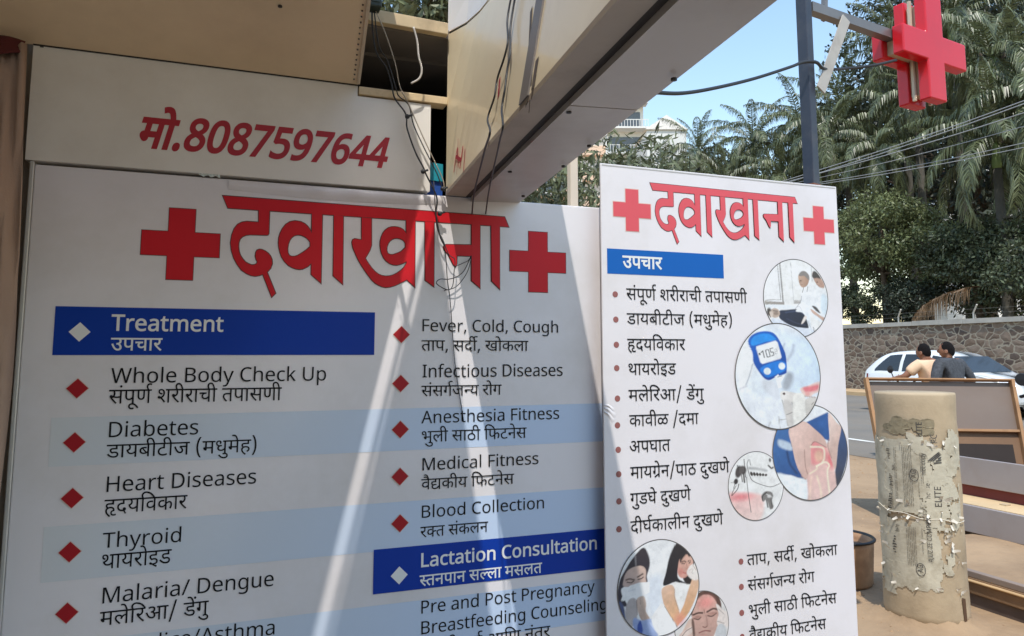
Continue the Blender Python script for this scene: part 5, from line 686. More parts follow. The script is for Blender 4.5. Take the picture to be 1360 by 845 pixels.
# glucose meter and finger
p = Pic(348, 420, 318, 393, (204, 208, 213))
p.poly([(30, 60), (300, 60), (680, 200), (680, 520), (420, 560), (100, 520)], (206, 211, 217), 60, grad=((100, 300), (660, 400), (184, 200, 216))).poly([(40, 230), (120, 180), (160, 300), (155, 380), (110, 480), (60, 510)], (214, 217, 221), 18).line([(158, 330), (130, 420), (105, 480)], 6, (150, 156, 166), 10).line([(60, 515), (105, 490)], 10, (176, 176, 182), 14)
p.line([(470, 190), (455, 250), (420, 300)], 16, (160, 168, 180), 22).line([(400, 180), (385, 215)], 10, (150, 160, 176), 16).poly([(410, 400), (455, 410), (445, 480), (405, 530), (370, 500)], (150, 156, 164), 30).poly([(215, 450), (330, 470), (350, 590), (260, 560)], (192, 196, 202), 30)
p.poly([(130, 170), (150, 125), (200, 95), (260, 85), (315, 95), (350, 130), (385, 200), (408, 270), (410, 380), (395, 405), (330, 425), (280, 450), (245, 440), (210, 400), (165, 320), (160, 250)], (16, 84, 170), 6, grad=((150, 120), (300, 460), (12, 62, 140))).poly([(150, 165), (170, 130), (220, 108), (280, 105), (320, 125), (335, 150), (260, 165), (165, 195)], (32, 130, 208), 10).poly([(215, 360), (330, 310), (400, 320), (400, 375), (330, 410), (265, 430), (235, 405)], (24, 112, 196), 12)
p.poly([(190, 200), (335, 155), (350, 170), (375, 280), (365, 292), (230, 330), (215, 318), (188, 215)], (214, 218, 220), 8, False).ell(264, 384, 26, 26, (206, 214, 220), 6).ell(374, 347, 25, 26, (206, 214, 220), 6)
D = lambda pts, w_=7: p.line(pts, w_, (44, 46, 50), 4, smooth=False)
D([(224, 245), (236, 232), (246, 282)]); D([(256, 228), (268, 280)], 5); D([(256, 228), (278, 222), (290, 274), (268, 280), (256, 228)], 6)
D([(312, 212), (290, 218), (296, 244), (312, 239), (318, 262), (300, 270)], 6); p.ell(212, 256, 7, 9, (40, 42, 46), 4); p.line([(322, 224), (338, 220), (342, 236), (326, 240), (330, 254), (344, 250)], 4, (130, 134, 138), 5)
p.poly([(318, 425), (345, 408), (352, 428), (395, 412), (390, 428), (362, 470), (368, 508), (340, 512), (330, 470)], (224, 224, 222), 5, False).line([(340, 428), (368, 420)], 6, (120, 122, 126), 5)
p.poly([(355, 545), (380, 532), (430, 540), (490, 555), (540, 570), (540, 830), (460, 830), (450, 640), (400, 620), (360, 590)], (206, 204, 200), 6, grad=((370, 540), (500, 640), (190, 184, 178))).ell(382, 553, 10, 9, (66, 44, 44), 4).line([(365, 600), (385, 680), (402, 790)], 6, (130, 128, 126), 6).line([(440, 620), (452, 700), (450, 800)], 7, (138, 134, 132), 7).poly([(372, 610), (440, 630), (448, 790), (405, 800)], (184, 180, 176), 16).line([(395, 708), (440, 694)], 5, (120, 116, 114), 4).line([(338, 748), (388, 740)], 4, (140, 136, 134), 4).line([(335, 720), (342, 810)], 5, (150, 148, 146), 5).line([(262, 790), (272, 760)], 6, (130, 130, 132), 6)
p.poly([(450, 590), (500, 550), (540, 580), (548, 720), (540, 830), (455, 830)], (212, 210, 204), 10).line([(545, 610), (548, 720)], 5, (150, 146, 140), 8).poly([(545, 600), (625, 590), (610, 660), (560, 720), (545, 690)], (190, 186, 180), 8).line([(590, 640), (605, 625)], 5, (130, 120, 114), 5)
p.poly([(505, 520), (560, 500), (640, 470), (665, 480), (655, 540), (610, 560), (580, 580), (540, 570)], (206, 180, 172), 8).poly([(530, 510), (590, 500), (650, 490), (640, 530), (580, 545), (545, 545)], (196, 92, 104), 18, op=.85).line([(540, 575), (640, 590)], 6, (160, 140, 132), 6).ell(562, 556, 18, 16, (206, 150, 146), 10)
p.build(DATA['discs']['meter'], Y2 - .0024, b2, 'round picture of a blue glucose meter reading 105 above a fingertip')
# aching knee
p = Pic(605, 350, 262, 333, (206, 209, 212))
p.poly([(340, 180), (470, 160), (480, 300), (500, 420), (560, 520), (540, 535), (460, 500), (345, 460)], (58, 98, 150), 8, grad=((360, 250), (520, 500), (40, 74, 124))).poly([(385, 250), (470, 285), (470, 330), (390, 300)], (170, 184, 198), 16).line([(440, 340), (455, 420), (500, 490)], 14, (36, 58, 96), 14).line([(470, 190), (475, 300)], 7, (40, 50, 70), 8)
p.poly([(575, 140), (740, 70), (742, 280), (700, 260), (640, 200)], (44, 82, 136), 6, False).poly([(820, 170), (870, 260), (860, 420), (790, 600), (765, 540), (790, 380)], (52, 76, 116), 10, grad=((830, 200), (790, 560), (58, 62, 74)))
p.poly([(560, 440), (600, 300), (640, 270), (720, 300), (760, 420), (775, 600), (770, 690), (560, 690), (570, 560)], (206, 168, 160), 8, grad=((600, 300), (680, 690), (198, 170, 164))).poly([(600, 280), (690, 290), (720, 360), (700, 420), (620, 440), (600, 400)], (204, 120, 124), 24, op=.75).ell(745, 410, 28, 60, (198, 96, 104), 24, op=.8)
p.poly([(460, 175), (560, 130), (640, 190), (705, 260), (720, 325), (680, 305), (630, 275), (608, 310), (600, 400), (590, 480), (560, 540), (530, 500), (500, 430), (475, 300)], (206, 178, 168), 6, grad=((480, 250), (640, 330), (190, 160, 150))).line([(560, 330), (562, 440), (575, 500)], 5, (150, 118, 110), 6).line([(608, 300), (640, 278), (715, 322)], 5, (140, 106, 100), 6).line([(530, 510), (560, 535)], 5, (150, 120, 110), 5)
p.poly([(742, 80), (800, 150), (830, 190), (800, 320), (775, 480), (750, 420), (722, 300), (742, 270)], (204, 182, 172), 6, grad=((750, 200), (820, 250), (186, 160, 150))).line([(735, 265), (728, 320), (750, 400)], 5, (150, 116, 110), 6)
p.line([(605, 312), (690, 325), (698, 390), (680, 430)], 13, (228, 206, 184), 8, .9).line([(640, 450), (700, 425), (730, 450), (715, 500), (725, 660)], 11, (226, 208, 186), 8, .9).line([(590, 500), (640, 470), (640, 450)], 9, (226, 208, 180), 8, .8).line([(640, 520), (660, 600), (665, 670)], 12, (222, 202, 178), 12, .7).line([(600, 520), (590, 600), (585, 680)], 10, (218, 192, 172), 12, .6).ell(660, 380, 30, 40, (206, 182, 152), 20, op=.6)
p.poly([(370, 480), (480, 520), (560, 545), (560, 690), (450, 640), (390, 560)], (208, 213, 217), 14)
p.build(DATA['discs']['knee'], Y2 - .0016, b2, 'round picture of hands holding a sore knee with its bones drawn in')
# mosquito on skin
p = Pic(230, 585, 190, 238, (209, 209, 207))
p.poly([(40, 630), (140, 625), (260, 650), (280, 700), (265, 800), (200, 840), (100, 780)], (216, 176, 172), 26, grad=((120, 640), (170, 800), (210, 186, 180))).ell(120, 655, 70, 24, (204, 104, 112), 34, op=.75)
K = (52, 50, 50)
p.ell(112, 480, 22, 42, (66, 62, 62), 8, 12).ell(140, 470, 26, 30, (84, 80, 80), 10).ell(92, 545, 14, 20, (48, 46, 48), 6, 10)
for i in range(6): p.ell(200 + i * 20, 500 + i * 3, 9, 16 - i * 1.6, (54, 50, 48), 4, -20)
p.line([(190, 460), (250, 470), (305, 485)], 18, (150, 150, 150), 14, .8).line([(152, 395), (158, 520)], 5, K).line([(182, 400), (172, 440), (190, 520), (215, 555), (290, 590), (340, 600), (400, 580)], 4, K).line([(165, 520), (172, 620), (188, 765)], 4, (70, 66, 66)).line([(105, 435), (112, 470)], 5, K).line([(60, 548), (90, 552)], 4, K).line([(85, 560), (75, 590)], 4, K).line([(110, 565), (100, 600), (62, 640)], 5, K).line([(92, 575), (70, 610), (60, 638)], 4, K).line([(145, 490), (150, 555)], 10, (60, 56, 56), 6).line([(130, 500), (136, 550)], 6, (60, 56, 56), 6).line([(190, 400), (196, 440)], 4, (90, 88, 88))
p.poly([(262, 660), (290, 630), (330, 635), (345, 660), (335, 700), (345, 740), (320, 755), (300, 690), (275, 700), (268, 690)], (112, 110, 108), 8).line([(270, 690), (272, 660), (300, 636)], 6, (50, 48, 48), 4).line([(298, 690), (305, 740)], 8, (60, 58, 58), 6).line([(330, 690), (336, 750)], 6, (66, 64, 64), 6).ell(318, 665, 14, 12, (176, 174, 172), 8).line([(300, 650), (335, 672)], 5, (190, 188, 186), 5)
p.line([(320, 450), (340, 470), (352, 465)], 10, (60, 58, 58), 6).ell(332, 412, 8, 14, (90, 88, 88), 6)
p.build(DATA['discs']['mosq'], Y2 - .0012, b2, 'round picture of a mosquito biting pale skin')
# head held in pain
p = Pic(765, 760, 222, 292, (196, 194, 192))
p.poly([(560, 845), (600, 790), (680, 690), (690, 1000), (560, 1000)], (190, 166, 154), 10).poly([(680, 560), (720, 500), (770, 470), (840, 480), (900, 520), (930, 600), (920, 700), (880, 720), (700, 700)], (84, 62, 56), 8)
p.poly([(690, 620), (710, 540), (760, 505), (830, 510), (880, 560), (905, 640), (900, 760), (870, 840), (840, 900), (790, 940), (730, 900), (700, 830), (680, 740)], (188, 150, 138), 8, grad=((740, 560), (800, 930), (170, 140, 130))).ell(800, 570, 60, 50, (204, 130, 124), 60, op=.8).line([(790, 470), (760, 500), (700, 560), (680, 650)], 16, (96, 70, 62), 14)
p.line([(695, 660), (735, 650), (770, 655)], 15, (70, 52, 48), 8).line([(810, 652), (860, 632), (900, 645)], 15, (70, 52, 48), 8).line([(700, 692), (735, 704), (755, 690)], 10, (58, 44, 42), 7).line([(815, 685), (850, 694), (885, 675)], 10, (58, 44, 42), 7).ell(728, 684, 34, 14, (150, 112, 102), 14, op=.8).ell(850, 672, 36, 14, (150, 112, 102), 14, op=.8)
p.line([(785, 630), (790, 660)], 5, (130, 94, 86), 6).line([(800, 680), (808, 740), (805, 775), (775, 775)], 8, (148, 112, 104), 12, .9).line([(770, 770), (790, 782), (806, 772)], 6, (110, 76, 70), 6).line([(740, 818), (785, 808), (832, 818)], 10, (124, 76, 74), 7).line([(755, 835), (800, 842)], 8, (176, 120, 116), 10, .7)
p.poly([(885, 600), (905, 605), (940, 650), (985, 690), (990, 800), (900, 780), (890, 740), (905, 680)], (206, 196, 190), 7).line([(905, 640), (950, 690)], 4, (140, 128, 124), 5).line([(895, 745), (950, 770)], 5, (130, 118, 114), 6).poly([(585, 830), (640, 770), (690, 760), (690, 800), (640, 830), (600, 860)], (198, 182, 174), 8).line([(585, 845), (630, 790), (680, 765)], 6, (110, 92, 86), 6).poly([(680, 700), (690, 860), (705, 870), (700, 720)], (92, 72, 66), 12).poly([(890, 790), (960, 800), (960, 1000), (860, 1000)], (178, 180, 182), 10)
p.build(DATA['discs']['head'], Y2 - .0008, b2, 'round picture of a frowning face held between two hands')
# two women with colds
p = Pic(400, 441, 338, 398, (210, 211, 212))
p.poly([(300, 380), (420, 350), (420, 600), (320, 660)], (196, 202, 210), 60)
p.poly([(60, 520), (75, 360), (120, 270), (190, 170), (260, 100), (295, 110), (322, 180), (325, 250), (300, 330), (290, 400), (110, 400), (95, 460), (140, 560)], (52, 48, 54), 8, grad=((260, 110), (90, 450), (34, 36, 52))).line([(208, 160), (212, 235)], 10, (140, 136, 138), 10, .8)
p.poly([(110, 340), (140, 275), (200, 245), (260, 245), (292, 280), (290, 350), (280, 390), (120, 400)], (184, 160, 148), 8, grad=((250, 260), (120, 380), (168, 148, 142))).line([(130, 345), (160, 340), (195, 352)], 12, (74, 60, 58), 8).line([(225, 332), (265, 312)], 12, (74, 60, 58), 8).line([(140, 364), (170, 372), (190, 362)], 9, (60, 50, 50), 6).line([(228, 352), (255, 348), (270, 338)], 9, (60, 50, 50), 6)
p.poly([(85, 510), (110, 440), (160, 395), (235, 378), (322, 385), (320, 470), (240, 495), (150, 510)], (214, 216, 220), 6, False, grad=((120, 500), (300, 400), (226, 226, 226))).line([(150, 440), (200, 430)], 6, (188, 190, 196), 14)
p.poly([(120, 600), (150, 510), (205, 510), (215, 640), (190, 720), (140, 720)], (158, 152, 152), 10).poly([(215, 510), (270, 495), (290, 560), (285, 620), (318, 690), (270, 705), (235, 660), (215, 580)], (184, 164, 152), 7, grad=((230, 500), (300, 700), (168, 146, 134))).line([(212, 520), (216, 640)], 6, (120, 108, 106), 6).line([(240, 510), (245, 560)], 4, (150, 130, 122), 5)
p.poly([(70, 520), (110, 560), (130, 690), (200, 790), (180, 800), (100, 700)], (60, 74, 112), 12).poly([(190, 660), (250, 690), (330, 690), (370, 760), (390, 820), (330, 850), (210, 800), (180, 720)], (150, 166, 198), 10, grad=((330, 700), (200, 800), (112, 132, 178))).poly([(215, 730), (240, 690), (258, 760), (250, 800), (220, 790)], (40, 70, 140), 8).line([(320, 720), (370, 800)], 8, (180, 190, 214), 12)
p.poly([(435, 430), (460, 320), (490, 200), (540, 100), (590, 85), (650, 130), (690, 200), (700, 280), (660, 300), (620, 240), (570, 280), (560, 380), (640, 440), (600, 450), (540, 410)], (44, 42, 46), 8, grad=((560, 100), (480, 420), (30, 32, 40))).poly([(600, 380), (660, 340), (680, 420), (640, 450)], (40, 36, 38), 8)
p.poly([(560, 300), (575, 230), (620, 180), (665, 190), (690, 240), (690, 310), (665, 350), (620, 385), (580, 380), (560, 345)], (198, 160, 144), 6, grad=((660, 220), (570, 370), (186, 136, 124))).poly([(590, 180), (640, 160), (680, 190), (660, 215), (640, 190), (610, 215), (580, 250)], (42, 40, 44), 8).line([(588, 250), (615, 245), (630, 254)], 9, (60, 46, 44), 6).line([(650, 250), (668, 246)], 8, (60, 46, 44), 6).line([(594, 262), (620, 266)], 8, (52, 42, 42), 5).line([(652, 266), (668, 262)], 7, (52, 42, 42), 5).line([(634, 268), (640, 306), (626, 312)], 5, (160, 116, 104), 6).line([(605, 340), (625, 348), (640, 342)], 9, (168, 92, 90), 5).ell(585, 330, 22, 26, (200, 120, 112), 24, op=.5)
p.poly([(420, 450), (480, 430), (560, 420), (620, 440), (690, 460), (680, 560), (560, 740), (480, 700), (430, 560)], (212, 210, 206), 8).poly([(418, 480), (440, 440), (500, 430), (530, 470), (530, 530), (560, 640), (570, 720), (545, 780), (490, 700), (440, 600)], (196, 164, 142), 7, grad=((450, 460), (550, 740), (192, 150, 112))).poly([(545, 770), (560, 700), (600, 610), (650, 480), (700, 370), (735, 420), (730, 500), (690, 600), (630, 700)], (200, 166, 140), 7, grad=((700, 400), (580, 740), (196, 148, 106))).ell(570, 735, 46, 60, (200, 120, 118), 50, op=.5).line([(530, 470), (528, 540), (560, 650)], 4, (140, 110, 96), 5).poly([(540, 430), (640, 450), (620, 560), (580, 640), (540, 540)], (214, 213, 211), 8)
p.poly([(635, 350), (650, 310), (680, 280), (715, 300), (735, 380), (720, 420), (670, 400)], (214, 206, 200), 6).line([(660, 330), (690, 320), (680, 350), (700, 360)], 4, (160, 150, 146), 5).line([(690, 290), (715, 330)], 4, (160, 140, 132), 5)
p.poly([(390, 600), (430, 580), (480, 680), (540, 780), (500, 810), (400, 840), (330, 700)], (218, 219, 220), 10).line([(440, 600), (480, 670), (545, 790)], 4, (120, 110, 106), 5)
p.build(DATA['discs']['women'], Y2 - .0016, b2, 'round picture of two women, one sneezing into a tissue')

# ------------------------------------------------------------------ steel pole with arm, lit cross, cables
PX, PY = 2.03, .22
pole = empty('sign_pole', (PX, PY, 0), 'dark blue square steel pole rising behind the narrow board with an arm and flat brace', 'pole')
navy = mat('navy_paint', srgb(52, 58, 72), rough=.5, var=.15, scale=4, stain=srgb(110, 104, 100), stain_scale=6, stain_amt=.4)
def rot_box(cx, cy, hw, z0, z1, ang):
    c, s = math.cos(ang), math.sin(ang); q = [(-hw, -hw), (hw, -hw), (hw, hw), (-hw, hw)]
    q = [(cx + a * c - b * s, cy + a * s + b * c) for a, b in q]
    return [(x, y, z0) for x, y in q] + [(x, y, z1) for x, y in q]
MB().hexa(rot_box(PX, PY, .0215, 0, 3.7, R_(17))).build('post', navy, pole, bevel=.003)
MB().hexa(rot_box(PX, PY, .024, 1.9, 2.135, R_(17))).build('rusty_sleeve', mat('rust', srgb(128, 84, 64), rough=.8, var=.25, scale=14), pole, bevel=.002)
AD = np.array([.987, .162, 0]); AD = AD / np.linalg.norm(AD); AN = np.array([AD[1], -AD[0], 0])   # arm direction; AN faces the viewer
A0 = np.array([PX, PY, 2.842]) + AD * .03; CC = np.array([PX, PY, 2.842]) + AD * .757
MB().bar(A0, CC - AD * .05, .038, .038).build('arm', mat('grey_steel', srgb(128, 124, 122), rough=.4, var=.12, metal=.4), pole)
MB().bar(np.array([PX, PY, 2.50]) + AD * .032 + AN * .035, A0 + AD * .19 + AN * .026 - np.array([0, 0, .01]), .046, .006, up=AN).build('brace', mat('galvanised', srgb(186, 180, 170), rough=.5, var=.15, stain=srgb(130, 110, 90), stain_scale=12), pole)
MB().bar(A0 + AD * .13 + AN * -.03 + np.array([0, 0, -.01]), A0 + AD * .14 - AN * .03 + np.array([0, 0, .09]), .018, .018).build('stub', _mats['grey_steel'], pole)
CZ = 2.808
xs = empty('cross_sign', tuple(np.array([CC[0], CC[1], CZ - .22])), 'red double sided acrylic cross sign hung on the end of the pole arm', 'sign')
acr = mat('red_acrylic', srgb(216, 22, 36), rough=.25, var=.05, scale=5, spec=.55, stain=srgb(176, 40, 44), stain_scale=4, stain_amt=.3)
def cross_prism(c, a, b, d0, d1, bulge=0):
    p = [(-a, -b), (-b, -b), (-b, -a), (b, -a), (b, -b), (a, -b), (a, b), (b, b), (b, a), (-b, a), (-b, b), (-a, b)]
    m = MB(); P = lambda u, v, d: tuple(c + AD * u + np.array([0, 0, v]) + AN * d)
    m.v = [P(u, v, d0) for u, v in p] + [P(u, v, d1) for u, v in p]
    caps = [(11, 0, 1, 10), (1, 2, 3, 4), (10, 1, 4, 7), (4, 5, 6, 7), (10, 7, 8, 9)]
    m.f = [q[::-1] for q in caps] + [tuple(i + 12 for i in q) for q in caps] + [(i, (i + 1) % 12, 12 + (i + 1) % 12, 12 + i) for i in range(12)]
    return m
cc = np.array([CC[0], CC[1], CZ]) + AD * .0
cross_prism(cc, .232, .062, .022, .072).build('front_cross', acr, xs, bevel=.006)
cross_prism(cc, .232, .062, -.072, -.022).build('rear_cross', acr, xs, bevel=.006)
cross_prism(cc, .20, .045, -.0215, .0215).build('light_box', mat('aged_white_box', srgb(188, 168, 140), rough=.6, var=.15, scale=10), xs)
m = MB()
for sx in (-1, 1): m.bar(cc + AD * sx * .058 + np.array([0, 0, -.225]), cc + AD * sx * .058 + np.array([0, 0, .225]), .012, .012)
m.build('side_strip', mat('pale_strip', srgb(206, 192, 168), rough=.5), xs)
rub = mat('black_rubber', srgb(44, 46, 50), rough=.5, var=.15, scale=20)
def wire(pts, r, label, name='cable', m=rub, group=None, seg=6, n=8):
    return tag(MB().tube(spline(pts, n), r, seg).build(name, m, smooth=True), label, 'cable', group)
cp = [onY(800, 112, -.08)]
for x, y, Y in ((850, 121, -.06), (872, 123, -.05), (905, 124, .0), (945, 118, .05), (1000, 105, .12), (1050, 89, .16), (1066, 83, .17), (1084, 83, .17), (1096, 92, .2)): cp.append(onY(x, y, Y))
for x, y in ((1125, 91), (1160, 87), (1190, 80)): cp.append(onY(x, y, .26))
wire(cp, .0065, 'thick black cable running from the sign box past the pole to the red cross')
mat('grey_cable', srgb(176, 164, 146), rough=.6)
# cables dangling in the gap
def gw(pts, ys, r, label, m=rub, n=6):
    k = len(pts); Y = np.interp(np.linspace(0, 1, k), np.linspace(0, 1, len(ys)), ys)
    return wire([onY(x, y, yy) for (x, y), yy in zip(pts, Y)], r, label, m=m, group='cables hanging in front of the signs', n=n)
eb = empty('junction_box', (.33, -.09, 2.40), 'dark green junction box at the top of the gap with cables hanging out', 'junction box')
p0 = onY(489, -30, -.09); p1 = onY(505, 15, -.09)
MB().box((p0[0], -.115, p1[2]), (p1[0], -.07, p0[2])).build('case', mat('dark_green_paint', srgb(52, 62, 54), rough=.5, var=.2), eb, bevel=.004)
MB().box((p0[0] + .006, -.118, p1[2] + .012), (p1[0] - .006, -.1155, p0[2])).build('lid', mat('dark_green_lid', srgb(70, 80, 70), rough=.5), eb)
gw([(494, 15), (495, 40), (500, 70), (513, 90), (520, 112), (524, 130), (537, 148), (540, 158), (541, 172), (552, 203), (562, 222), (566, 232), (580, 262), (579, 285), (584, 312), (590, 326)], [-.09, -.03, -.03, -.035, -.02], .0022, 'black cable with knots falling from the green box across the number panel')
gw([(497, 15), (503, 60), (515, 82), (526, 118), (530, 128), (543, 140), (549, 165), (563, 196), (580, 230), (588, 252)], [-.09, -.035, -.03, -.02, -.02], .0018, 'dark cable falling from the green box and ending beside the sign box')
gw([(499, 15), (512, 45), (525, 85), (531, 115), (541, 135), (560, 178), (575, 210), (588, 238), (590, 254)], [-.09, -.04, -.03, -.02], .0016, 'thin grey cable falling from the green box to the slot', m=_mats['grey_cable'])
gw([(549, 36), (554, 55), (556, 75), (560, 92), (557, 104), (546, 111)], [-.05, -.04], .0028, 'short white cable end dangling under the top batten', m=mat('white_cable', srgb(205, 198, 188), rough=.6))
gw([(588, 318), (596, 338), (604, 345), (603, 362), (601, 380), (594, 385), (580, 377), (584, 371), (595, 371), (606, 368), (616, 360), (625, 342)], [-.02, -.03, -.012], .0013, 'small loop of thin black wire over the last red letters')
gw([(576, 240), (580, 300), (588, 318), (592, 340), (594, 370), (598, 400), (604, 480), (616, 560)], [-.02, -.012, -.012, -.006, -.004], .0011, 'long thin black wire down the middle of the wide board', n=5)
gw([(605, 354), (614, 350), (622, 346), (626, 340), (622, 358), (614, 372), (604, 382), (590, 386)], [-.014, -.025, -.01], .0011, 'second small wire loop hanging to the right over the red letters')
def hang(p, pix):     # the wire leaves the box edge and hangs free to the board
    e = onY(*pix[-1], -.003); a, b = 1 / ((p - CAM) @ _f), 1 / ((e - CAM) @ _f); n = len(pix); out = []
    for i, (x, y) in enumerate(pix):
        d = 1 / (a + (b - a) * (i + 1) / n); u = onZ(x, y, 1.915)
        if i < n - 1: d = min(d, (u - CAM) @ _f)      # it stays below the underside
        out.append(dep(x, y, d))
    return out
P1 = [side_hit(x, y, .012) for x, y in ((690, -20), (684, 8), (681, 30), (682, 55), (677, 78), (668, 105), (664, 130), (655, 158))]
P1 += hang(P1[-1], ((651, 175), (645, 195), (640, 215), (634, 238), (630, 255), (628, 270), (627, 284)))
wire(P1, .0022, 'black wire trailing down the cream side of the sign box, the left one of two', group='cables hanging in front of the signs')
P2 = [side_hit(x, y, .01) for x, y in ((694, -20), (688, 10), (684, 40), (684, 70), (680, 95), (677, 120), (673, 145))]
P2 += hang(P2[-1], ((668, 168), (664, 186), (660, 205), (656, 222), (652, 240), (648, 262), (645, 284)))
wire(P2, .0022, 'black wire trailing down the cream side of the sign box, the right one of two', group='cables hanging in front of the signs')
kn = MB()
for x, y, Y in ((541, 155, -.035), (562, 228, -.035), (584, 284, -.02), (588, 251, -.025)):
    c = onY(x, y, Y); kn.lathe([(0, -.007), (.006, -.004), (.007, .002), (.003, .006), (0, .007)], c, 8); kn.bar(c, c + np.array([.013, -.004, .005]), .005, .005)
tag(kn.build('tape_knot', rub, smooth=True), 'black tape knots bunched on the cables in front of the number panel', 'tape knots', kind='stuff')
# overhead lines along the road
lines = [(1117, 221, 1360, 138, 14.0), (1117, 217, 1360, 134, 14.1), (1112, 224, 1360, 150, 13.9), (1107, 232, 1360, 168, 14.2), (1110, 239, 1360, 190, 14.0), (1108, 242, 1360, 196, 13.9)]
for i, (x0, y0, x1, y1, X) in enumerate(lines):
    a, b = onX(x0, y0, X), onX(x1, y1, X); d = b - a
    pts = [a - d * 2.2 + np.array([0, 0, .5]), a - d * 1.0 + np.array([0, 0, .15]), a, (a + b) / 2 - np.array([0, 0, .03]), b, b + d * 1.5 + np.array([0, 0, .2])]
    wire(pts, .011 if i < 3 else .008, ['topmost overhead wire crossing in front of the palms', 'second overhead wire from the top, nearly touching the first', 'third overhead wire from the top in front of the palms', 'fourth overhead wire from the top, alone in the middle', 'fifth overhead wire from the top, just above the lowest', 'lowest overhead wire in front of the palms'][i], name='overhead_wire', m=mat('wire_grey', srgb(150, 150, 150), rough=.5), group='overhead wires', seg=5, n=6)

# ------------------------------------------------------------------ concrete column with torn posters
cb = onZ(1232, 836, 0); _d = cb - CAM * (1, 1, 0); _d = _d / np.linalg.norm(_d); CR = .215; CXY = (float(cb[0] + _d[0] * CR), float(cb[1] + _d[1] * CR)); CH = 1.275
colm = empty('concrete_column', (CXY[0], CXY[1], 0), 'waist high round concrete column plastered with torn paper posters beside the bucket', 'column')
conc = mat('beige_concrete', srgb(184, 164, 134), rough=.85, var=.16, scale=5, bump=.10, bscale=60, stain=srgb(126, 106, 84), stain_scale=3, stain_amt=.45)
mb = MB(); prof = [(0, 0), (CR * 1.03, 0), (CR * 1.02, .06), (CR * 1.005, .2), (CR, .35), (CR * .995, .8), (CR * .985, CH - .012), (CR * .97, CH), (0, CH + .002)]
nseg = 72; pf = []
for (r0, z0), (r1, z1) in zip(prof, prof[1:]):
    k = max(1, int(abs(z1 - z0) / .05)); pf += [(r0 + (r1 - r0) * i / k, z0 + (z1 - z0) * i / k) for i in range(k)]
pf.append(prof[-1]); mb.lathe(pf, (CXY[0], CXY[1], 0), nseg)
rw = random.Random(5)
mb.v = [(x + .0025 * math.sin(9 * x + 23 * z) + rw.uniform(-.0012, .0012), y + rw.uniform(-.0012, .0012), z) for x, y, z in mb.v]
mb.build('shaft', conc, colm, smooth=True)
TH0 = math.atan2(CAM[1] - CXY[1], CAM[0] - CXY[0])       # bearing of the side that faces the shop
def cyl(u, z, r): a = TH0 + u / CR; return (CXY[0] + r * math.cos(a), CXY[1] + r * math.sin(a), z)   # u grows to the right as seen from the shop
def hash2(i, j, s): return random.Random(i * 7919 + j * 104729 + s).random()
def vnoise(x, y, s):
    i, j = math.floor(x), math.floor(y); fx, fy = x - i, y - j; fx = fx * fx * (3 - 2 * fx); fy = fy * fy * (3 - 2 * fy)
    h = lambda a, b: hash2(a, b, s)
    return (h(i, j) * (1 - fx) + h(i + 1, j) * fx) * (1 - fy) + (h(i, j + 1) * (1 - fx) + h(i + 1, j + 1) * fx) * fy
def fbm(x, y, s): return .55 * vnoise(x, y, s) + .3 * vnoise(2.1 * x, 2.1 * y, s + 1) + .15 * vnoise(4.3 * x, 4.3 * y, s + 2)
paper = mat('poster_paper', srgb(196, 188, 166), rough=.85, var=.12, scale=12, stain=srgb(132, 118, 94), stain_scale=7, stain_amt=.6, bump=.12, bscale=60)
def patch(u0, u1, z0, z1, seed, rag=.06, r=.0025, step=.0075):
    m = MB(); nu = int((u1 - u0) / step); nv = int((z1 - z0) / step); idx = {}
    for j in range(nv):
        for i in range(nu):
            u = u0 + (i + .5) * step; z = z0 + (j + .5) * step
            e = min(u - u0, u1 - u, z - z0, z1 - z) + rag * (fbm(u * 16, z * 16, seed) - .62)
            if e < 0: continue
            q = []
            for a, b in ((i, j), (i + 1, j), (i + 1, j + 1), (i, j + 1)):
                if (a, b) not in idx:
                    uu = u0 + a * step + .003 * (hash2(a, b, seed) - .5); zz = z0 + b * step + .003 * (hash2(b, a, seed + 9) - .5)
                    lift = .006 * max(0, fbm(uu * 9, zz * 9, seed + 4) - .55)
                    idx[(a, b)] = len(m.v); m.v.append(cyl(uu, zz, CR * 1.008 + r + lift))
                q.append(idx[(a, b)])
            m.f.append(tuple(q))
    o = m.build('torn_poster', paper, colm); o.modifiers.new('thick', 'SOLIDIFY').thickness = .0015
patch(-.30, .085, .60, 1.02, 1); patch(.04, .19, .66, 1.0, 2, .12, .004); patch(-.30, .10, .20, .585, 3, .09); patch(.0, .155, .50, .80, 4, .12, .006); patch(.13, .24, .50, 1.06, 5, .14, .005); patch(-.26, -.02, .15, .34, 6, .16, .005); patch(-.31, -.16, .50, 1.0, 8, .14, .004); patch(-.05, .07, .93, 1.06, 9, .12, .005); patch(.09, .17, .28, .42, 10, .12, .004); patch(.17, .27, .86, 1.08, 11, .14, .004)
m = MB(); rs_ = random.Random(4)      # grey smear left where an older poster came away
for k in range(26):
    u0 = rs_.uniform(-.16, .06); z0 = rs_.uniform(1.06, 1.13); w1, h1 = rs_.uniform(.03, .09), rs_.uniform(.008, .03)
    pts_ = [cyl(u0 + w1 * .5 * math.cos(a) * rs_.uniform(.7, 1.2), z0 + h1 * math.sin(a) * rs_.uniform(.7, 1.2), CR * 1.006 + .0006 + .00005 * k) for a in np.linspace(0, 6.28, 9)[:-1]]
    m.add(pts_, [tuple(range(8))])
m.build('old_glue_smear', mat('glue_smear', srgb(146, 134, 108), rough=.9, var=.2, scale=30), colm)
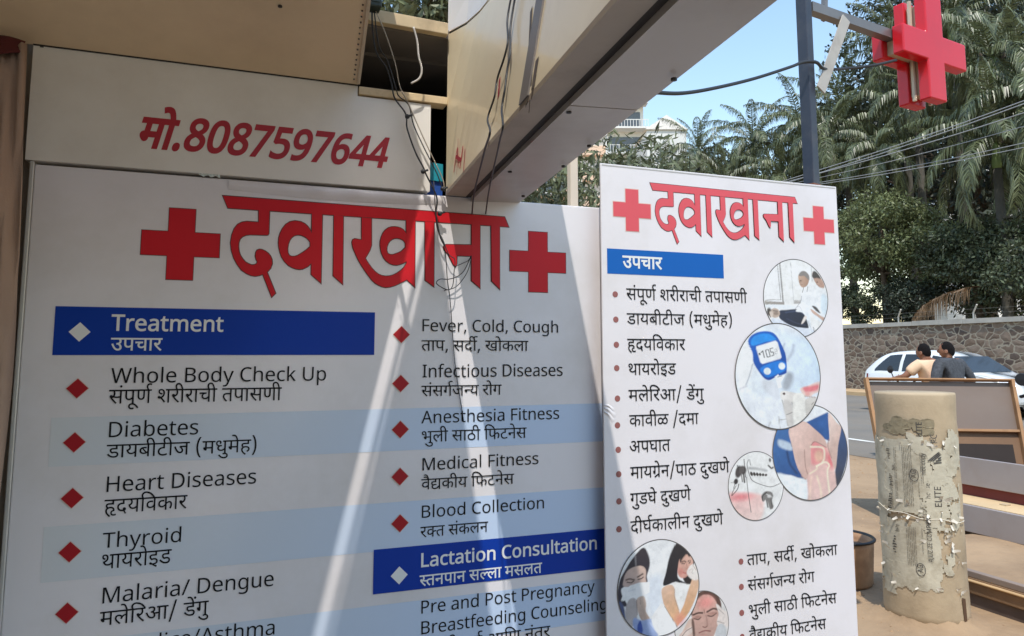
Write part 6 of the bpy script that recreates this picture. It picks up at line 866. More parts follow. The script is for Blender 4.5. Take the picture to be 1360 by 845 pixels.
# curled white torn bits
wp = MB(); rc = random.Random(9)
for u, z, s in ((.062, .995, .03), (.085, .985, .022), (.10, .70, .035), (.13, .69, .04), (.15, .70, .03), (.12, .53, .03), (.135, .50, .024), (.17, .58, .03), (.155, .545, .026), (.15, .43, .03), (.175, .42, .028), (.205, .62, .02), (-.21, .42, .03), (-.19, .40, .02), (-.20, .97, .02), (-.19, 1.0, .02), (-.10, .675, .03), (-.06, .67, .03), (-.24, .30, .025), (-.17, .26, .03), (.225, .35, .02), (.185, .36, .02), *[(rc.uniform(-.27, .23), rc.choice((.60, .615, .585, .50, .47, .22, .20, 1.01, .99)) + rc.uniform(-.02, .02), rc.uniform(.012, .03)) for _ in range(46)]):
    a = rc.uniform(0, 6.28); n = 5; rows = []
    for i in range(n + 1):
        t = i / n; du = s * (t - .5) * math.cos(a); dz = s * (t - .5) * math.sin(a); lift = .004 + .016 * t * t
        for k in (-1, 1):
            rows.append(cyl(u + du - k * s * .33 * math.sin(a) * (1 - .4 * t), z + dz + k * s * .33 * math.cos(a) * (1 - .4 * t), CR * 1.01 + lift))
    wp.add(rows, [(2 * i, 2 * i + 1, 2 * i + 3, 2 * i + 2) for i in range(n)])
o = wp.build('curled_scraps', mat('white_paper_edge', srgb(220, 212, 196), rough=.8, var=.1, scale=30), colm); o['kind'] = 'stuff'
# lettering printed on the posters, reading upwards
pink = mat('poster_ink', srgb(84, 80, 74), rough=.8, var=.25, scale=40)
def cyl_text(s, u, z, size, wfac=1.0, r=.0075, bold=20):
    m = MB(); x = 0
    for ch in s:
        if ch == ' ': x += 260; continue
        k, adv = LATIN[ch]; vv, tr = glyph(k, bold)
        # long thin triangles are fine: letters are small against the column's curve
        m.add([cyl(u - p[1] * size / 714, z + (x + p[0]) * size * wfac / 714, CR * 1.008 + r) for p in vv], tr); x += adv
    m.build('lettering', pink, colm)
cyl_text('AG', -.012, .808, .026, .9); cyl_text('ELITE', .105, .655, .034, .95); cyl_text('PC', .10, 1.0, .032, .95)
cyl_text('ELITE', .03, 1.03, .028, .9, .003); cyl_text('AJUZ ZE COMPANY', .045, .36, .022, .95); cyl_text('AG', -.005, .298, .026, .9)
cyl_text('not copy', .035, .83, .022, .95); cyl_text('house', .05, .70, .022, .95)
def arc(u, z, ra, rb=None, r=.0076):
    m = MB(); n = 30
    for i in range(n + 1):
        a = 2 * math.pi * i / n
        for q in (ra, ra + .004): m.v.append(cyl(u + q * .75 * math.cos(a), z + q * 1.15 * math.sin(a), CR * 1.008 + r))
    m.f = [(2 * i, 2 * i + 1, 2 * i + 3, 2 * i + 2) for i in range(n)]; m.build('ring_mark', pink, colm)
arc(-.022, .824, .027); arc(-.015, .314, .027)
m = MB()
for k in range(3):     # triangular emblem made of stripes
    a = .052 + k * .012; P = lambda u, z: cyl(u, z, CR * 1.008 + .0077)
    m.add([P(.09 - .045 + k * .012, .905), P(.09 - .045 + k * .012 + .008, .905), P(.115 - .002 + k * .004, .955 - k * .006), P(.115 - .012 + k * .004, .955 - k * .006)], [(0, 1, 2, 3)])
    m.add([P(.118, .895 + k * .014), P(.118, .902 + k * .014), P(.075 + k * .012, .898 + k * .012), P(.078 + k * .012, .890 + k * .012)], [(0, 1, 2, 3)])
m.build('emblem', pink, colm)
m = MB(); rr = random.Random(21)
for u0, z0, z1, n in ((-.075, .655, .985, 6), (-.12, .68, .97, 2), (-.075, .33, .54, 6), (.012, .62, .95, 2), (-.15, .62, .80, 2), (.0, .40, .55, 1)):
    for k in range(n):
        z = z0
        while z < z1:
            l = rr.uniform(.008, .04); u = u0 + k * .0085
            m.add([cyl(u, z, CR * 1.008 + .0072), cyl(u + .0026, z, CR * 1.008 + .0072), cyl(u + .0026, min(z + l, z1), CR * 1.008 + .0072), cyl(u, min(z + l, z1), CR * 1.008 + .0072)], [(0, 1, 2, 3)]); z += l + rr.uniform(.003, .01)
m.build('fine_print', mat('faded_ink', srgb(128, 120, 106), rough=.8, var=.3, scale=60), colm)
m = MB()
for u0, z0, h in ((-.175, .62, .09), (-.165, .75, .07), (-.17, .90, .06), (-.16, .38, .1), (-.14, .84, .03), (-.14, .50, .04)):   # smudged large print seen edge on
    for k in range(7):
        z = z0 + h * k / 7; a, b = rr.uniform(0, .012), rr.uniform(.018, .034)
        m.add([cyl(u0 + a, z, CR * 1.008 + .0073), cyl(u0 + b, z + .002, CR * 1.008 + .0073), cyl(u0 + b - .004, z + h / 11, CR * 1.008 + .0073), cyl(u0 + a + .003, z + h / 10, CR * 1.008 + .0073)], [(0, 1, 2, 3)])
m.build('smudged_print', pink, colm)
wr = [cyl(-.31 + .58 * i / 40, .63 - .065 * i / 40 + .006 * math.sin(i * .5), CR * 1.01 + .006) for i in range(41)]
MB().tube(wr, .0022, 6).build('tie_wire', mat('pale_wire', srgb(216, 206, 186), rough=.6), colm)
m = MB(); m.add([cyl(.195, .17, CR * 1.035), cyl(.225, .16, CR * 1.036), cyl(.228, .03, CR * 1.042), cyl(.205, .005, CR * 1.043)], [(0, 1, 2, 3)]); m.build('notch_shade', mat('notch_dark', srgb(92, 68, 48), rough=.9), colm)  # flat patch, its dark colour stands for the shade in a hole
mo_ = MB(); rm_ = random.Random(2); prof_ = [(CR * 1.0, .05), (CR * 1.10, .030), (CR * 1.28, .012), (CR * 1.6, -.003)]
for r0, z0 in prof_:
    for k in range(48):
        a = 2 * math.pi * k / 48; q = r0 * (1 + .05 * math.sin(3 * a + 1) * (r0 > CR * 1.05)); mo_.v.append((CXY[0] + q * math.cos(a), CXY[1] + q * math.sin(a), z0 * rm_.uniform(.6, 1.15)))
mo_.f = [(i * 48 + k, i * 48 + (k + 1) % 48, (i + 1) * 48 + (k + 1) % 48, (i + 1) * 48 + k) for i in range(3) for k in range(48)]
tag(mo_.build('dirt_mound', ground_mat(), smooth=True), kind='structure')
# ------------------------------------------------------------------ round metal tub beside the column
bk = onZ(1139, 783, 0); BX, BY = float(bk[0]) + .02, float(bk[1]) + .17
tub = empty('metal_tub', (BX, BY, 0), 'dented grey brown round metal tub on the ground beside the column', 'tub')
tin = mat('dirty_tin', srgb(198, 156, 118), rough=.6, var=.25, scale=7, stain=srgb(140, 100, 70), stain_scale=5, stain_amt=.6, bump=.2, bscale=12)
MB().lathe([(0, .003), (.195, .003), (.203, .02), (.217, .25), (.220, .285), (.212, .285), (.208, .25), (.195, .21), (0, .205)], (BX, BY, 0), 40).build('body', tin, tub, smooth=True)
MB().lathe([(.219, .280), (.230, .283), (.232, .292), (.225, .299), (.213, .296), (.212, .284)], (BX, BY, 0), 40).build('rim', mat('black_rim', srgb(40, 38, 38), rough=.4), tub, smooth=True)
MB().lathe([(0, .236), (.206, .232)], (BX, BY, 0), 40).build('contents', mat('tub_sludge', srgb(118, 98, 80), rough=.9, bump=.4, bscale=20), tub)
# ------------------------------------------------------------------ kerb and long boxed plinth to the right
kb = empty('kerb', (4.25, -.4, 0), 'low brown kerb of old boards at the foot of the dirt step, right of the column', 'kerb')
brn = mat('weathered_board', srgb(134, 106, 78), rough=.9, var=.18, scale=4, stain=srgb(90, 70, 54), stain_scale=2.5, stain_amt=.5, bump=.2, bscale=30)
MB().box((4.2, -3.5, .075), (4.255, 1.95, .168)).build('board', brn, kb, bevel=.006)
MB().box((4.215, -3.5, -.02), (4.255, 1.95, .074)).build('lower_board', mat('dark_board', srgb(92, 80, 74), rough=.9, var=.2), kb)
MB().box((4.205, -3.5, .169), (4.25, 1.93, .205)).build('upper_board', mat('grey_board', srgb(140, 124, 112), rough=.8, var=.12, scale=3), kb, bevel=.004)
MB().tube([(4.196, 1.85, .150), (4.193, .6, .155), (4.194, -.5, .152), (4.193, -3, .155)], .008, 6).build('pale_rod', mat('pale_wood', srgb(214, 180, 134), rough=.7, var=.1), kb)
MB().bar((4.19, .98, .012), (4.18, .1, .010), .02, .012).build('white_batten', mat('white_batten', srgb(205, 196, 186), rough=.7), kb)
dm = ground_mat()
st = MB(); nx, ny = 16, 60
hz = lambda x, y: .20 + .02 * (x - 4.26) / .7 + .018 * math.sin(3 * x + 5 * y) * math.sin(2.3 * y) * min(1, (x - 4.25) * 6)
st.add([(4.256 + .76 * i / nx, -3.5 + 5.5 * j / ny, hz(4.256 + .76 * i / nx, -3.5 + 5.5 * j / ny)) for j in range(ny + 1) for i in range(nx + 1)], [(j * (nx + 1) + i, j * (nx + 1) + i + 1, (j + 1) * (nx + 1) + i + 1, (j + 1) * (nx + 1) + i) for j in range(ny) for i in range(nx)])
st.add([(4.256, 2.0, 0), (5.016, 2.0, 0), (5.016, 2.0, .22), (4.256, 2.0, .2)], [(0, 1, 2, 3)])
tag(st.build('dirt_step', dm, smooth=True), kind='structure')
pl = empty('plinth', (5.4, -.4, 0), 'long low plinth with two grey facing strips and a dark red band between them', 'plinth')
greyp = mat('grey_lilac_panel', srgb(158, 149, 146), rough=.55, var=.08, scale=2, stain=srgb(140, 122, 108), stain_scale=2.5, stain_amt=.4)
MB().box((5.0, -3.5, .232), (5.03, 2.5, .42)).build('lower_strip', greyp, pl, bevel=.004)
MB().box((5.04, -3.5, 0), (5.07, 2.48, .231)).build('plinth_base', mat('base_dark', srgb(60, 46, 38), rough=.9), pl)
MB().box((5.031, -3.5, .40), (5.34, 2.5, .424)).build('ledge', mat('sandy_ledge', srgb(206, 178, 136), rough=.9, var=.12, scale=4, bump=.2, bscale=30), pl)
MB().box((5.341, -3.5, 0), (5.9, 2.6, .52)).build('red_band', mat('dull_red', srgb(112, 44, 40), rough=.7, var=.12, scale=4, stain=srgb(80, 40, 36), stain_scale=3), pl)
MB().box((5.31, -3.5, .505), (5.338, 2.68, .712)).build('upper_strip', greyp, pl, bevel=.004)
MB().bar((5.325, 1.72, .43), (5.332, 1.78, .53), .012, .03, up=(1, 0, 0)).build('bracket', mat('pale_bracket', srgb(190, 158, 138), rough=.7), pl)
MB().box((5.20, 1.88, .4245), (5.25, 1.93, .432)).build('stone_chip', conc, pl)
# ------------------------------------------------------------------ leaning framed panel
TL, TR, BLq, BRq = dep(1147, 503, 7.2), dep(1344, 505, 7.05), dep(1176, 660, 6.75), dep(1373, 665, 6.6)
fp = empty('framed_panel', tuple((BLq + BRq) / 2 * (1, 1, 0)), 'grey panel in a wooden frame leaning back behind the column and the plinth', 'panel')
nrm = np.cross(TR - TL, BLq - TL); nrm /= np.linalg.norm(nrm); nrm = nrm if nrm[1] < 0 else -nrm
DL = (BLq - TL); DR = (BRq - TR)
extL = TL[2] / -DL[2]; extR = TR[2] / -DR[2]
Pp = lambda a, b: (TL + DL * extL * .985 * b) * (1 - a) + (TR + DR * extR * .985 * b) * a
woodf = mat('frame_wood', srgb(168, 126, 86), rough=.7, var=.15, scale=8, stain=srgb(120, 80, 50), stain_scale=6, stain_amt=.4)
def strip(a0, a1, b0, b1, o0, o1): return MB().hexa([tuple(Pp(a, b) + nrm * o0) for a, b in ((a0, b1), (a1, b1), (a1, b0), (a0, b0))] + [tuple(Pp(a, b) + nrm * o1) for a, b in ((a0, b1), (a1, b1), (a1, b0), (a0, b0))])
strip(.02, .98, .02, .38, -.012, -.004).build('grey_sheet', mat('dull_grey_sheet', srgb(120, 104, 92), rough=.6, var=.08, scale=2.5, stain=srgb(120, 98, 80), stain_scale=1.8, stain_amt=.5), fp)
strip(.02, .98, .38, .99, -.014, -.006).build('plywood', mat('brown_ply', srgb(128, 98, 72), rough=.75, var=.14, scale=3, stain=srgb(104, 76, 54)), fp)
strip(0, .022, 0, .99, -.02, .05).build('frame_rail', woodf, fp, bevel=.003); strip(.978, 1, 0, .99, -.02, .05).build('frame_rail', woodf, fp, bevel=.003)
strip(.0225, .9775, -.0, .012, -.02, .05).build('frame_rail', woodf, fp, bevel=.003); strip(.0225, .9775, .370, .388, -.003, .04).build('cross_rail', woodf, fp, bevel=.003)
strip(.25, .93, .47, .60, -.0055, -.0035).build('opening_shade', mat('opening_dark', srgb(52, 44, 40), rough=.9), fp)  # flat strip on the plywood, its dark colour stands for shade in an opening
# ------------------------------------------------------------------ boundary wall of random stone
def stone_mat():
    m = bpy.data.materials.new('random_stone'); m.use_nodes = True; t = m.node_tree; N = t.nodes; L = t.links; b = N['Principled BSDF']
    tc = N.new('ShaderNodeTexCoord'); nz = N.new('ShaderNodeTexNoise'); nz.inputs['Scale'].default_value = 2.5; nz.inputs['Detail'].default_value = 3
    L.new(tc.outputs['Object'], nz.inputs['Vector'])
    mx = N.new('ShaderNodeMix'); mx.data_type = 'RGBA'; mx.blend_type = 'ADD'; mx.inputs['Factor'].default_value = .28
    mpp = N.new('ShaderNodeMapping'); mpp.inputs['Scale'].default_value = (1.0, 1.0, 1.55); L.new(tc.outputs['Object'], mpp.inputs[0])
    L.new(mpp.outputs[0], mx.inputs['A']); L.new(nz.outputs['Color'], mx.inputs['B'])
    v1 = N.new('ShaderNodeTexVoronoi'); v1.feature = 'DISTANCE_TO_EDGE'; v1.inputs['Scale'].default_value = 3.1
    v2 = N.new('ShaderNodeTexVoronoi'); v2.inputs['Scale'].default_value = 3.1
    L.new(mx.outputs['Result'], v1.inputs['Vector']); L.new(mx.outputs['Result'], v2.inputs['Vector'])
    cr = N.new('ShaderNodeValToRGB'); e = cr.color_ramp; e.elements[0].color = (*srgb(70, 62, 60), 1); e.elements[1].color = (*srgb(126, 112, 100), 1)
    k = e.elements.new(.5); k.color = (*srgb(104, 88, 76), 1)
    sep = N.new('ShaderNodeSeparateColor'); L.new(v2.outputs['Color'], sep.inputs[0]); L.new(sep.outputs[0], cr.inputs[0])
    n2 = N.new('ShaderNodeTexNoise'); n2.inputs['Scale'].default_value = 9; n2.inputs['Detail'].default_value = 6; L.new(tc.outputs['Object'], n2.inputs['Vector'])
    hv = N.new('ShaderNodeHueSaturation'); mr = N.new('ShaderNodeMapRange'); mr.inputs[3].default_value = .65; mr.inputs[4].default_value = 1.35; L.new(n2.outputs['Fac'], mr.inputs[0]); L.new(mr.outputs[0], hv.inputs['Value']); L.new(cr.outputs[0], hv.inputs['Color'])
    ed = N.new('ShaderNodeMapRange'); ed.inputs[1].default_value = .03; ed.inputs[2].default_value = .075; L.new(v1.outputs['Distance'], ed.inputs[0])
    m2 = N.new('ShaderNodeMix'); m2.data_type = 'RGBA'; L.new(ed.outputs[0], m2.inputs['Factor']); m2.inputs['A'].default_value = (*srgb(146, 138, 124), 1); L.new(hv.outputs[0], m2.inputs['B'])
    L.new(m2.outputs['Result'], b.inputs['Base Color']); b.inputs['Roughness'].default_value = .9
    bp = N.new('ShaderNodeBump'); bp.inputs['Strength'].default_value = .8; bp.inputs['Distance'].default_value = .06; L.new(v1.outputs['Distance'], bp.inputs['Height']); L.new(bp.outputs[0], b.inputs['Normal'])
    return m
sw = empty('stone_wall', (23.2, 40, 0), 'long boundary wall of brown random stone with pale joints across the road', 'wall')
MB().box((23.0, -40, 0), (23.4, 140, 2.50)).build('masonry', stone_mat(), sw)
cop = MB()
for j in range(90): cop.box((22.93, -40 + j * 2.0, 2.503), (23.47, -38.01 + j * 2.0, 2.66 + .012 * math.sin(j * 2.1)))
cop.build('coping', mat('coping_concrete', srgb(168, 164, 156), rough=.85, var=.15, scale=3, stain=srgb(110, 106, 100), stain_scale=1.5), sw)
iron = mat('pale_iron', srgb(196, 188, 176), rough=.6)
for i, px in enumerate((1193, 1293)):
    p = onX(px, 420, 23.15); tag(MB().tube([(23.15, p[1], 2.55), (23.15, p[1], 2.86), (23.05, p[1] - .22, 3.12)], .026, 8).build('fence_post', iron), ['bent pale fence post on the stone wall left of the dry frond', 'bent pale fence post on the stone wall right of the dry frond'][i], 'post', 'fence posts on the wall')
tag(MB().tube([(23.1, 2, 3.0), (23.1, 20, 2.98), (23.1, 60, 3.0)], .0035, 5).tube([(23.13, 2, 2.85), (23.13, 20, 2.83), (23.13, 60, 2.85)], .0035, 5).build('barbed_wire', mat('barb_grey', srgb(120, 116, 110), rough=.6)), 'two thin wires strung along the top of the stone wall', 'wire')

# ------------------------------------------------------------------ white hatchback
car = empty('parked_car', (16.85, 11.7, 0), 'white hatchback car on the far side of the road in front of the stone wall', 'car', rz=R_(-90))
white_car = mat('white_car_paint', srgb(236, 236, 234, .95), rough=.22, var=.02, coat=.6)
glass = mat('dark_glass', srgb(46, 50, 52), rough=.06, var=.05, spec=.8)
blackp = mat('black_plastic', srgb(30, 30, 32), rough=.55)
chrome = mat('chrome', (.6, .6, .6), rough=.15, metal=1.0)
# body: x forward, from -2 to 2; half sections lofted into one shell
ST = [(-2.0, .40, .78, .80, .66), (-1.93, .30, .95, 1.0, .76), (-1.75, .27, 1.0, 1.20, .82), (-1.45, .26, 1.02, 1.46, .85), (-1.1, .26, 1.01, 1.55, .86), (-.5, .26, 1.0, 1.58, .87), (.1, .26, .98, 1.55, .87), (.55, .26, .98, 1.44, .87), (.95, .26, .99, 1.16, .86), (1.15, .26, 1.0, 1.03, .86), (1.5, .27, .95, .98, .84), (1.8, .30, .84, .88, .78), (1.96, .36, .68, .72, .64), (2.0, .42, .60, .62, .55)]
_a = np.array(ST); ST = [tuple(q) for q in spline([tuple(r) for r in _a], 4)]
def ring(x, zb, bl, rf, w_):
    gh = rf - bl; wr_ = w_ * (1 - .30 * min(1, gh / .5)); return [(x, 0, zb), (x, w_ * .85, zb), (x, w_ * .97, zb + .10), (x, w_, (zb + bl) / 2), (x, w_ * .985, bl - .03), (x, w_ * .96, bl), (x, (w_ * .96 + wr_) / 2 + .01, bl + gh * .5), (x, wr_, rf - gh * .10), (x, wr_ * .85, rf - .005), (x, 0, rf + .012)]
def loft(st, side):
    rr_ = [[(x, y * side, z) for x, y, z in ring(*s)] for s in st]; n = len(rr_[0]); v = [p for q in rr_ for p in q]
    f = [(i * n + k, i * n + k + 1, (i + 1) * n + k + 1, (i + 1) * n + k) for i in range(len(st) - 1) for k in range(n - 1)]
    f += [tuple(range(n)), tuple((len(st) - 1) * n + k for k in range(n))]; return v, f
m = MB()
for s in (1, -1): m.add(*loft(ST, s))
o = m.build('body', white_car, car, smooth=True, world=False)
w_mod = o.modifiers.new('weld', 'WELD')
def side_pt(x, t, side, out=.008):     # point on the glasshouse side: t from belt (0) to roof (1)
    for a, b in zip(ST, ST[1:]):
        if a[0] <= x <= b[0]:
            k = (x - a[0]) / (b[0] - a[0]); s = [p + (q - p) * k for p, q in zip(a, b)]; break
    r_ = ring(*s); p, q = np.array(r_[5]), np.array(r_[7]); md = np.array(r_[6]); c = p + (md - p) * t * 2 if t < .5 else md + (q - md) * (t - .5) * 2; return (c[0], side * (c[1] + out), c[2])
for s in (1, -1):
    for xa, xb in ((-1.55, -.78), (-.68, .02), (.10, .82)):
        mm = MB(); n = 8
        for i in range(n + 1):
            x = xa + (xb - xa) * i / n; lo = .10; hi = .93
            if xa < -1.5: hi = .93 * min(1, (.25 + 1.6 * i / n)); hi = max(hi, lo + .05)
            if xb > .8: hi = .93 if i < n - 2 else .93 * (1 - .32 * (i - n + 2))
            mm.v += [side_pt(x, lo + (hi - lo) * k / 4, s) for k in range(5)]
        mm.f = [(5 * i + k, 5 * i + k + 1, 5 * i + k + 6, 5 * i + k + 5) for i in range(n) for k in range(4)]; mm.build('side_window', glass, car, world=False)
    for xw in (-1.25, 1.22):
        tw = MB().lathe([(.20, -.10), (.30, -.10), (.315, -.06), (.315, .06), (.30, .10), (.20, .10)], (0, 0, 0), 28, 'x'); tw.v = [(xw + y, s * .78 + x, .31 + z) for x, y, z in tw.v]; wo = tw.build('wheel', blackp, car, world=False, smooth=True)
        rw_ = MB().lathe([(0, .085), (.19, .09), (.2, .1)], (0, 0, 0), 20, 'x'); rw_.v = [(xw + y, s * (.78 + x), .31 + z) for x, y, z in rw_.v]; ro = rw_.build('rim', chrome, wo, world=False)
    MB().hexa([(-1.98, s * .55, .82), (-1.80, s * .83, .84), (-1.78, s * .845, .98), (-1.93, s * .62, .98), (-1.95, s * .55, .82), (-1.78, s * .80, .84), (-1.76, s * .80, .98), (-1.90, s * .62, .98)]).build('tail_lamp', mat('tail_lamp', srgb(110, 30, 32), rough=.25), car, world=False)
    MB().hexa([(1.83, s * .45, .66), (1.70, s * .80, .68), (1.64, s * .82, .80), (1.86, s * .5, .76), (1.97, s * .45, .66), (1.80, s * .81, .68), (1.76, s * .83, .80), (1.93, s * .5, .76)]).build('headlight', mat('lamp_glass', srgb(200, 205, 208), rough=.1), car, world=False)
    MB().hexa([(.62, s * .88, 1.0), (.80, s * .88, 1.0), (.80, s * 1.04, 1.0), (.66, s * 1.04, 1.0), (.62, s * .88, 1.13), (.78, s * .88, 1.13), (.78, s * 1.04, 1.12), (.66, s * 1.04, 1.12)]).build('mirror', white_car, car, world=False, bevel=.03)
for s in (1, -1):
    for xs_ in (-.73, .06, .93):
        sm = MB().tube([(xs_ + .04 * math.sin(k), s * (.872 - .012 * (k / 6) ** 2 - .03 * (1 - k / 6) ** 4), .34 + .64 * k / 6) for k in range(7)], .005, 5); sm.build('door_seam', blackp, car, world=False)
    for xs_ in (-.55, .22): MB().hexa([(xs_ - .09, s * .865, .86), (xs_ + .09, s * .865, .86), (xs_ + .09, s * .895, .86), (xs_ - .09, s * .895, .86), (xs_ - .09, s * .865, .89), (xs_ + .09, s * .865, .89), (xs_ + .09, s * .895, .89), (xs_ - .09, s * .895, .89)]).build('door_handle', chrome, car, world=False, bevel=.008)
MB().quad((.62, -.58, 1.44), (.62, .58, 1.44), (1.10, .74, 1.075), (1.10, -.74, 1.075)).build('windscreen', glass, car, world=False)
MB().quad((-1.54, -.52, 1.47), (-1.54, .52, 1.47), (-1.86, .68, 1.09), (-1.86, -.68, 1.09)).build('rear_window', glass, car, world=False)
# ------------------------------------------------------------------ motorcycles (x forward)
def motorcycle(name, loc, rz, label, tank, group=None):
    b = empty(name, loc, label, 'motorcycle', group, rz)
    for xw in (-.62, .66):
        t_ = MB(); n = 28
        for i in range(n):
            for k in range(8):
                a, c = 2 * math.pi * i / n, 2 * math.pi * k / 8; r = .265 + .045 * math.cos(c); t_.v.append((xw + r * math.cos(a), .045 * math.sin(c), .31 + r * math.sin(a)))
        t_.f = [(i * 8 + k, i * 8 + (k + 1) % 8, ((i + 1) % n) * 8 + (k + 1) % 8, ((i + 1) % n) * 8 + k) for i in range(n) for k in range(8)]
        wl = t_.build('wheel', blackp, b, world=False, smooth=True); sp = MB()
        for k in range(6): a = k * math.pi / 3; sp.bar((xw, 0, .31), (xw + .23 * math.cos(a), 0, .31 + .23 * math.sin(a)), .03, .03)
        sp.build('spokes', chrome, wl, world=False)
    MB().tube([(.66, .08, .31), (.50, .08, .72), (.42, .07, .98)], .022).tube([(.66, -.08, .31), (.50, -.08, .72), (.42, -.07, .98)], .022).build('fork', chrome, b, world=False)
    MB().tube(spline([(.30, .36, 1.13), (.38, .22, 1.15), (.43, 0, 1.0), (.38, -.22, 1.15), (.30, -.36, 1.13)]), .014).build('handlebar', blackp, b, world=False)
    MB().lathe([(0, .12), (.05, .11), (.085, .06), (.09, 0), (.06, -.05), (0, -.07)], (.53, 0, .90), 20, 'x').build('headlight', chrome, b, world=False, smooth=True)
    for s in (1, -1):
        MB().tube([(.36, s * .27, 1.14), (.37, s * .31, 1.25)], .007).lathe([(0, .015), (.05, .012), (.055, 0), (0, -.02)], (.37, s * .32, 1.28), 14, 'x').build('mirror', blackp, b, world=False)
    tk = MB().lathe([(0, -.27), (.09, -.24), (.14, -.1), (.155, .06), (.13, .2), (.06, .26), (0, .27)], (.12, 0, .80), 18, 'x'); tk.v = [(x, y * .95, .80 + (z - .80) * .85) for x, y, z in tk.v]; tk.build('tank', tank, b, world=False, smooth=True)
    MB().hexa([(-.72, -.13, .74), (-.1, -.14, .72), (-.1, .14, .72), (-.72, .13, .74), (-.75, -.11, .84), (-.08, -.12, .80), (-.08, .12, .80), (-.75, .11, .84)]).build('seat', blackp, b, world=False, bevel=.03)
    MB().hexa([(-.95, -.09, .66), (-.3, -.12, .58), (-.3, .12, .58), (-.95, .09, .66), (-.98, -.08, .80), (-.3, -.12, .73), (-.3, .12, .73), (-.98, .08, .80)]).build('tail_fairing', tank, b, world=False, bevel=.03)
    MB().box((-.18, -.15, .28), (.26, .15, .62)).build('engine', mat('engine_grey', srgb(90, 90, 92), rough=.5, metal=.4), b, world=False, bevel=.04)
    MB().tube([(.25, -.14, .42), (.0, -.17, .30), (-.4, -.18, .34), (-.85, -.2, .42)], [.025, .025, .04, .05], 10).build('exhaust', chrome, b, world=False)
    MB().hexa([(.98, -.06, .42), (.50, -.06, .60), (.50, .06, .60), (.98, .06, .42), (.97, -.06, .47), (.52, -.06, .66), (.52, .06, .66), (.97, .06, .47)]).build('front_mudguard', tank, b, world=False, bevel=.015)
    MB().tube([(.0, .2, .3), (.0, -.2, .3)], .018).build('footrest', blackp, b, world=False)
    return b
BKX, BKY = 9.05, 5.67
mc = motorcycle('motorcycle', (BKX, BKY, .0), R_(90), 'motorcycle carrying two people past the framed panel, grey tank', mat('grey_tank', srgb(150, 152, 156), rough=.25, coat=.5))
# ------------------------------------------------------------------ people: one skinned surface each
def skin_mesh(joints, edges, sub=2):
    names = list(joints); me = bpy.data.meshes.new('tmp'); me.from_pydata([joints[n][0] for n in names], [(names.index(a), names.index(b)) for a, b in edges], [])
    o = bpy.data.objects.new('tmp', me); col.objects.link(o)
    sk = o.modifiers.new('skin', 'SKIN'); sk.use_smooth_shade = True
    for i, n in enumerate(names):
        r = joints[n][1]; d = me.skin_vertices[0].data[i]; d.radius = r if isinstance(r, tuple) else (r, r); d.use_root = (i == 0)
    s = o.modifiers.new('sub', 'SUBSURF'); s.levels = sub; s.render_levels = sub
    dg = bpy.context.evaluated_depsgraph_get(); out = bpy.data.meshes.new_from_object(o.evaluated_get(dg)); bpy.data.objects.remove(o)
    return out
def link(name, me, m, parent):
    me.name = name; me.materials.clear(); me.materials.append(m); me.polygons.foreach_set('use_smooth', [True] * len(me.polygons)); o = bpy.data.objects.new(name, me); col.objects.link(o); o.parent = parent; return o
skin_m = mat('brown_skin', srgb(146, 100, 76), rough=.55, var=.08, scale=20)
hair_m = mat('black_hair', srgb(22, 18, 18), rough=.9, var=.3, scale=60, spec=.2, bump=.5, bscale=120)
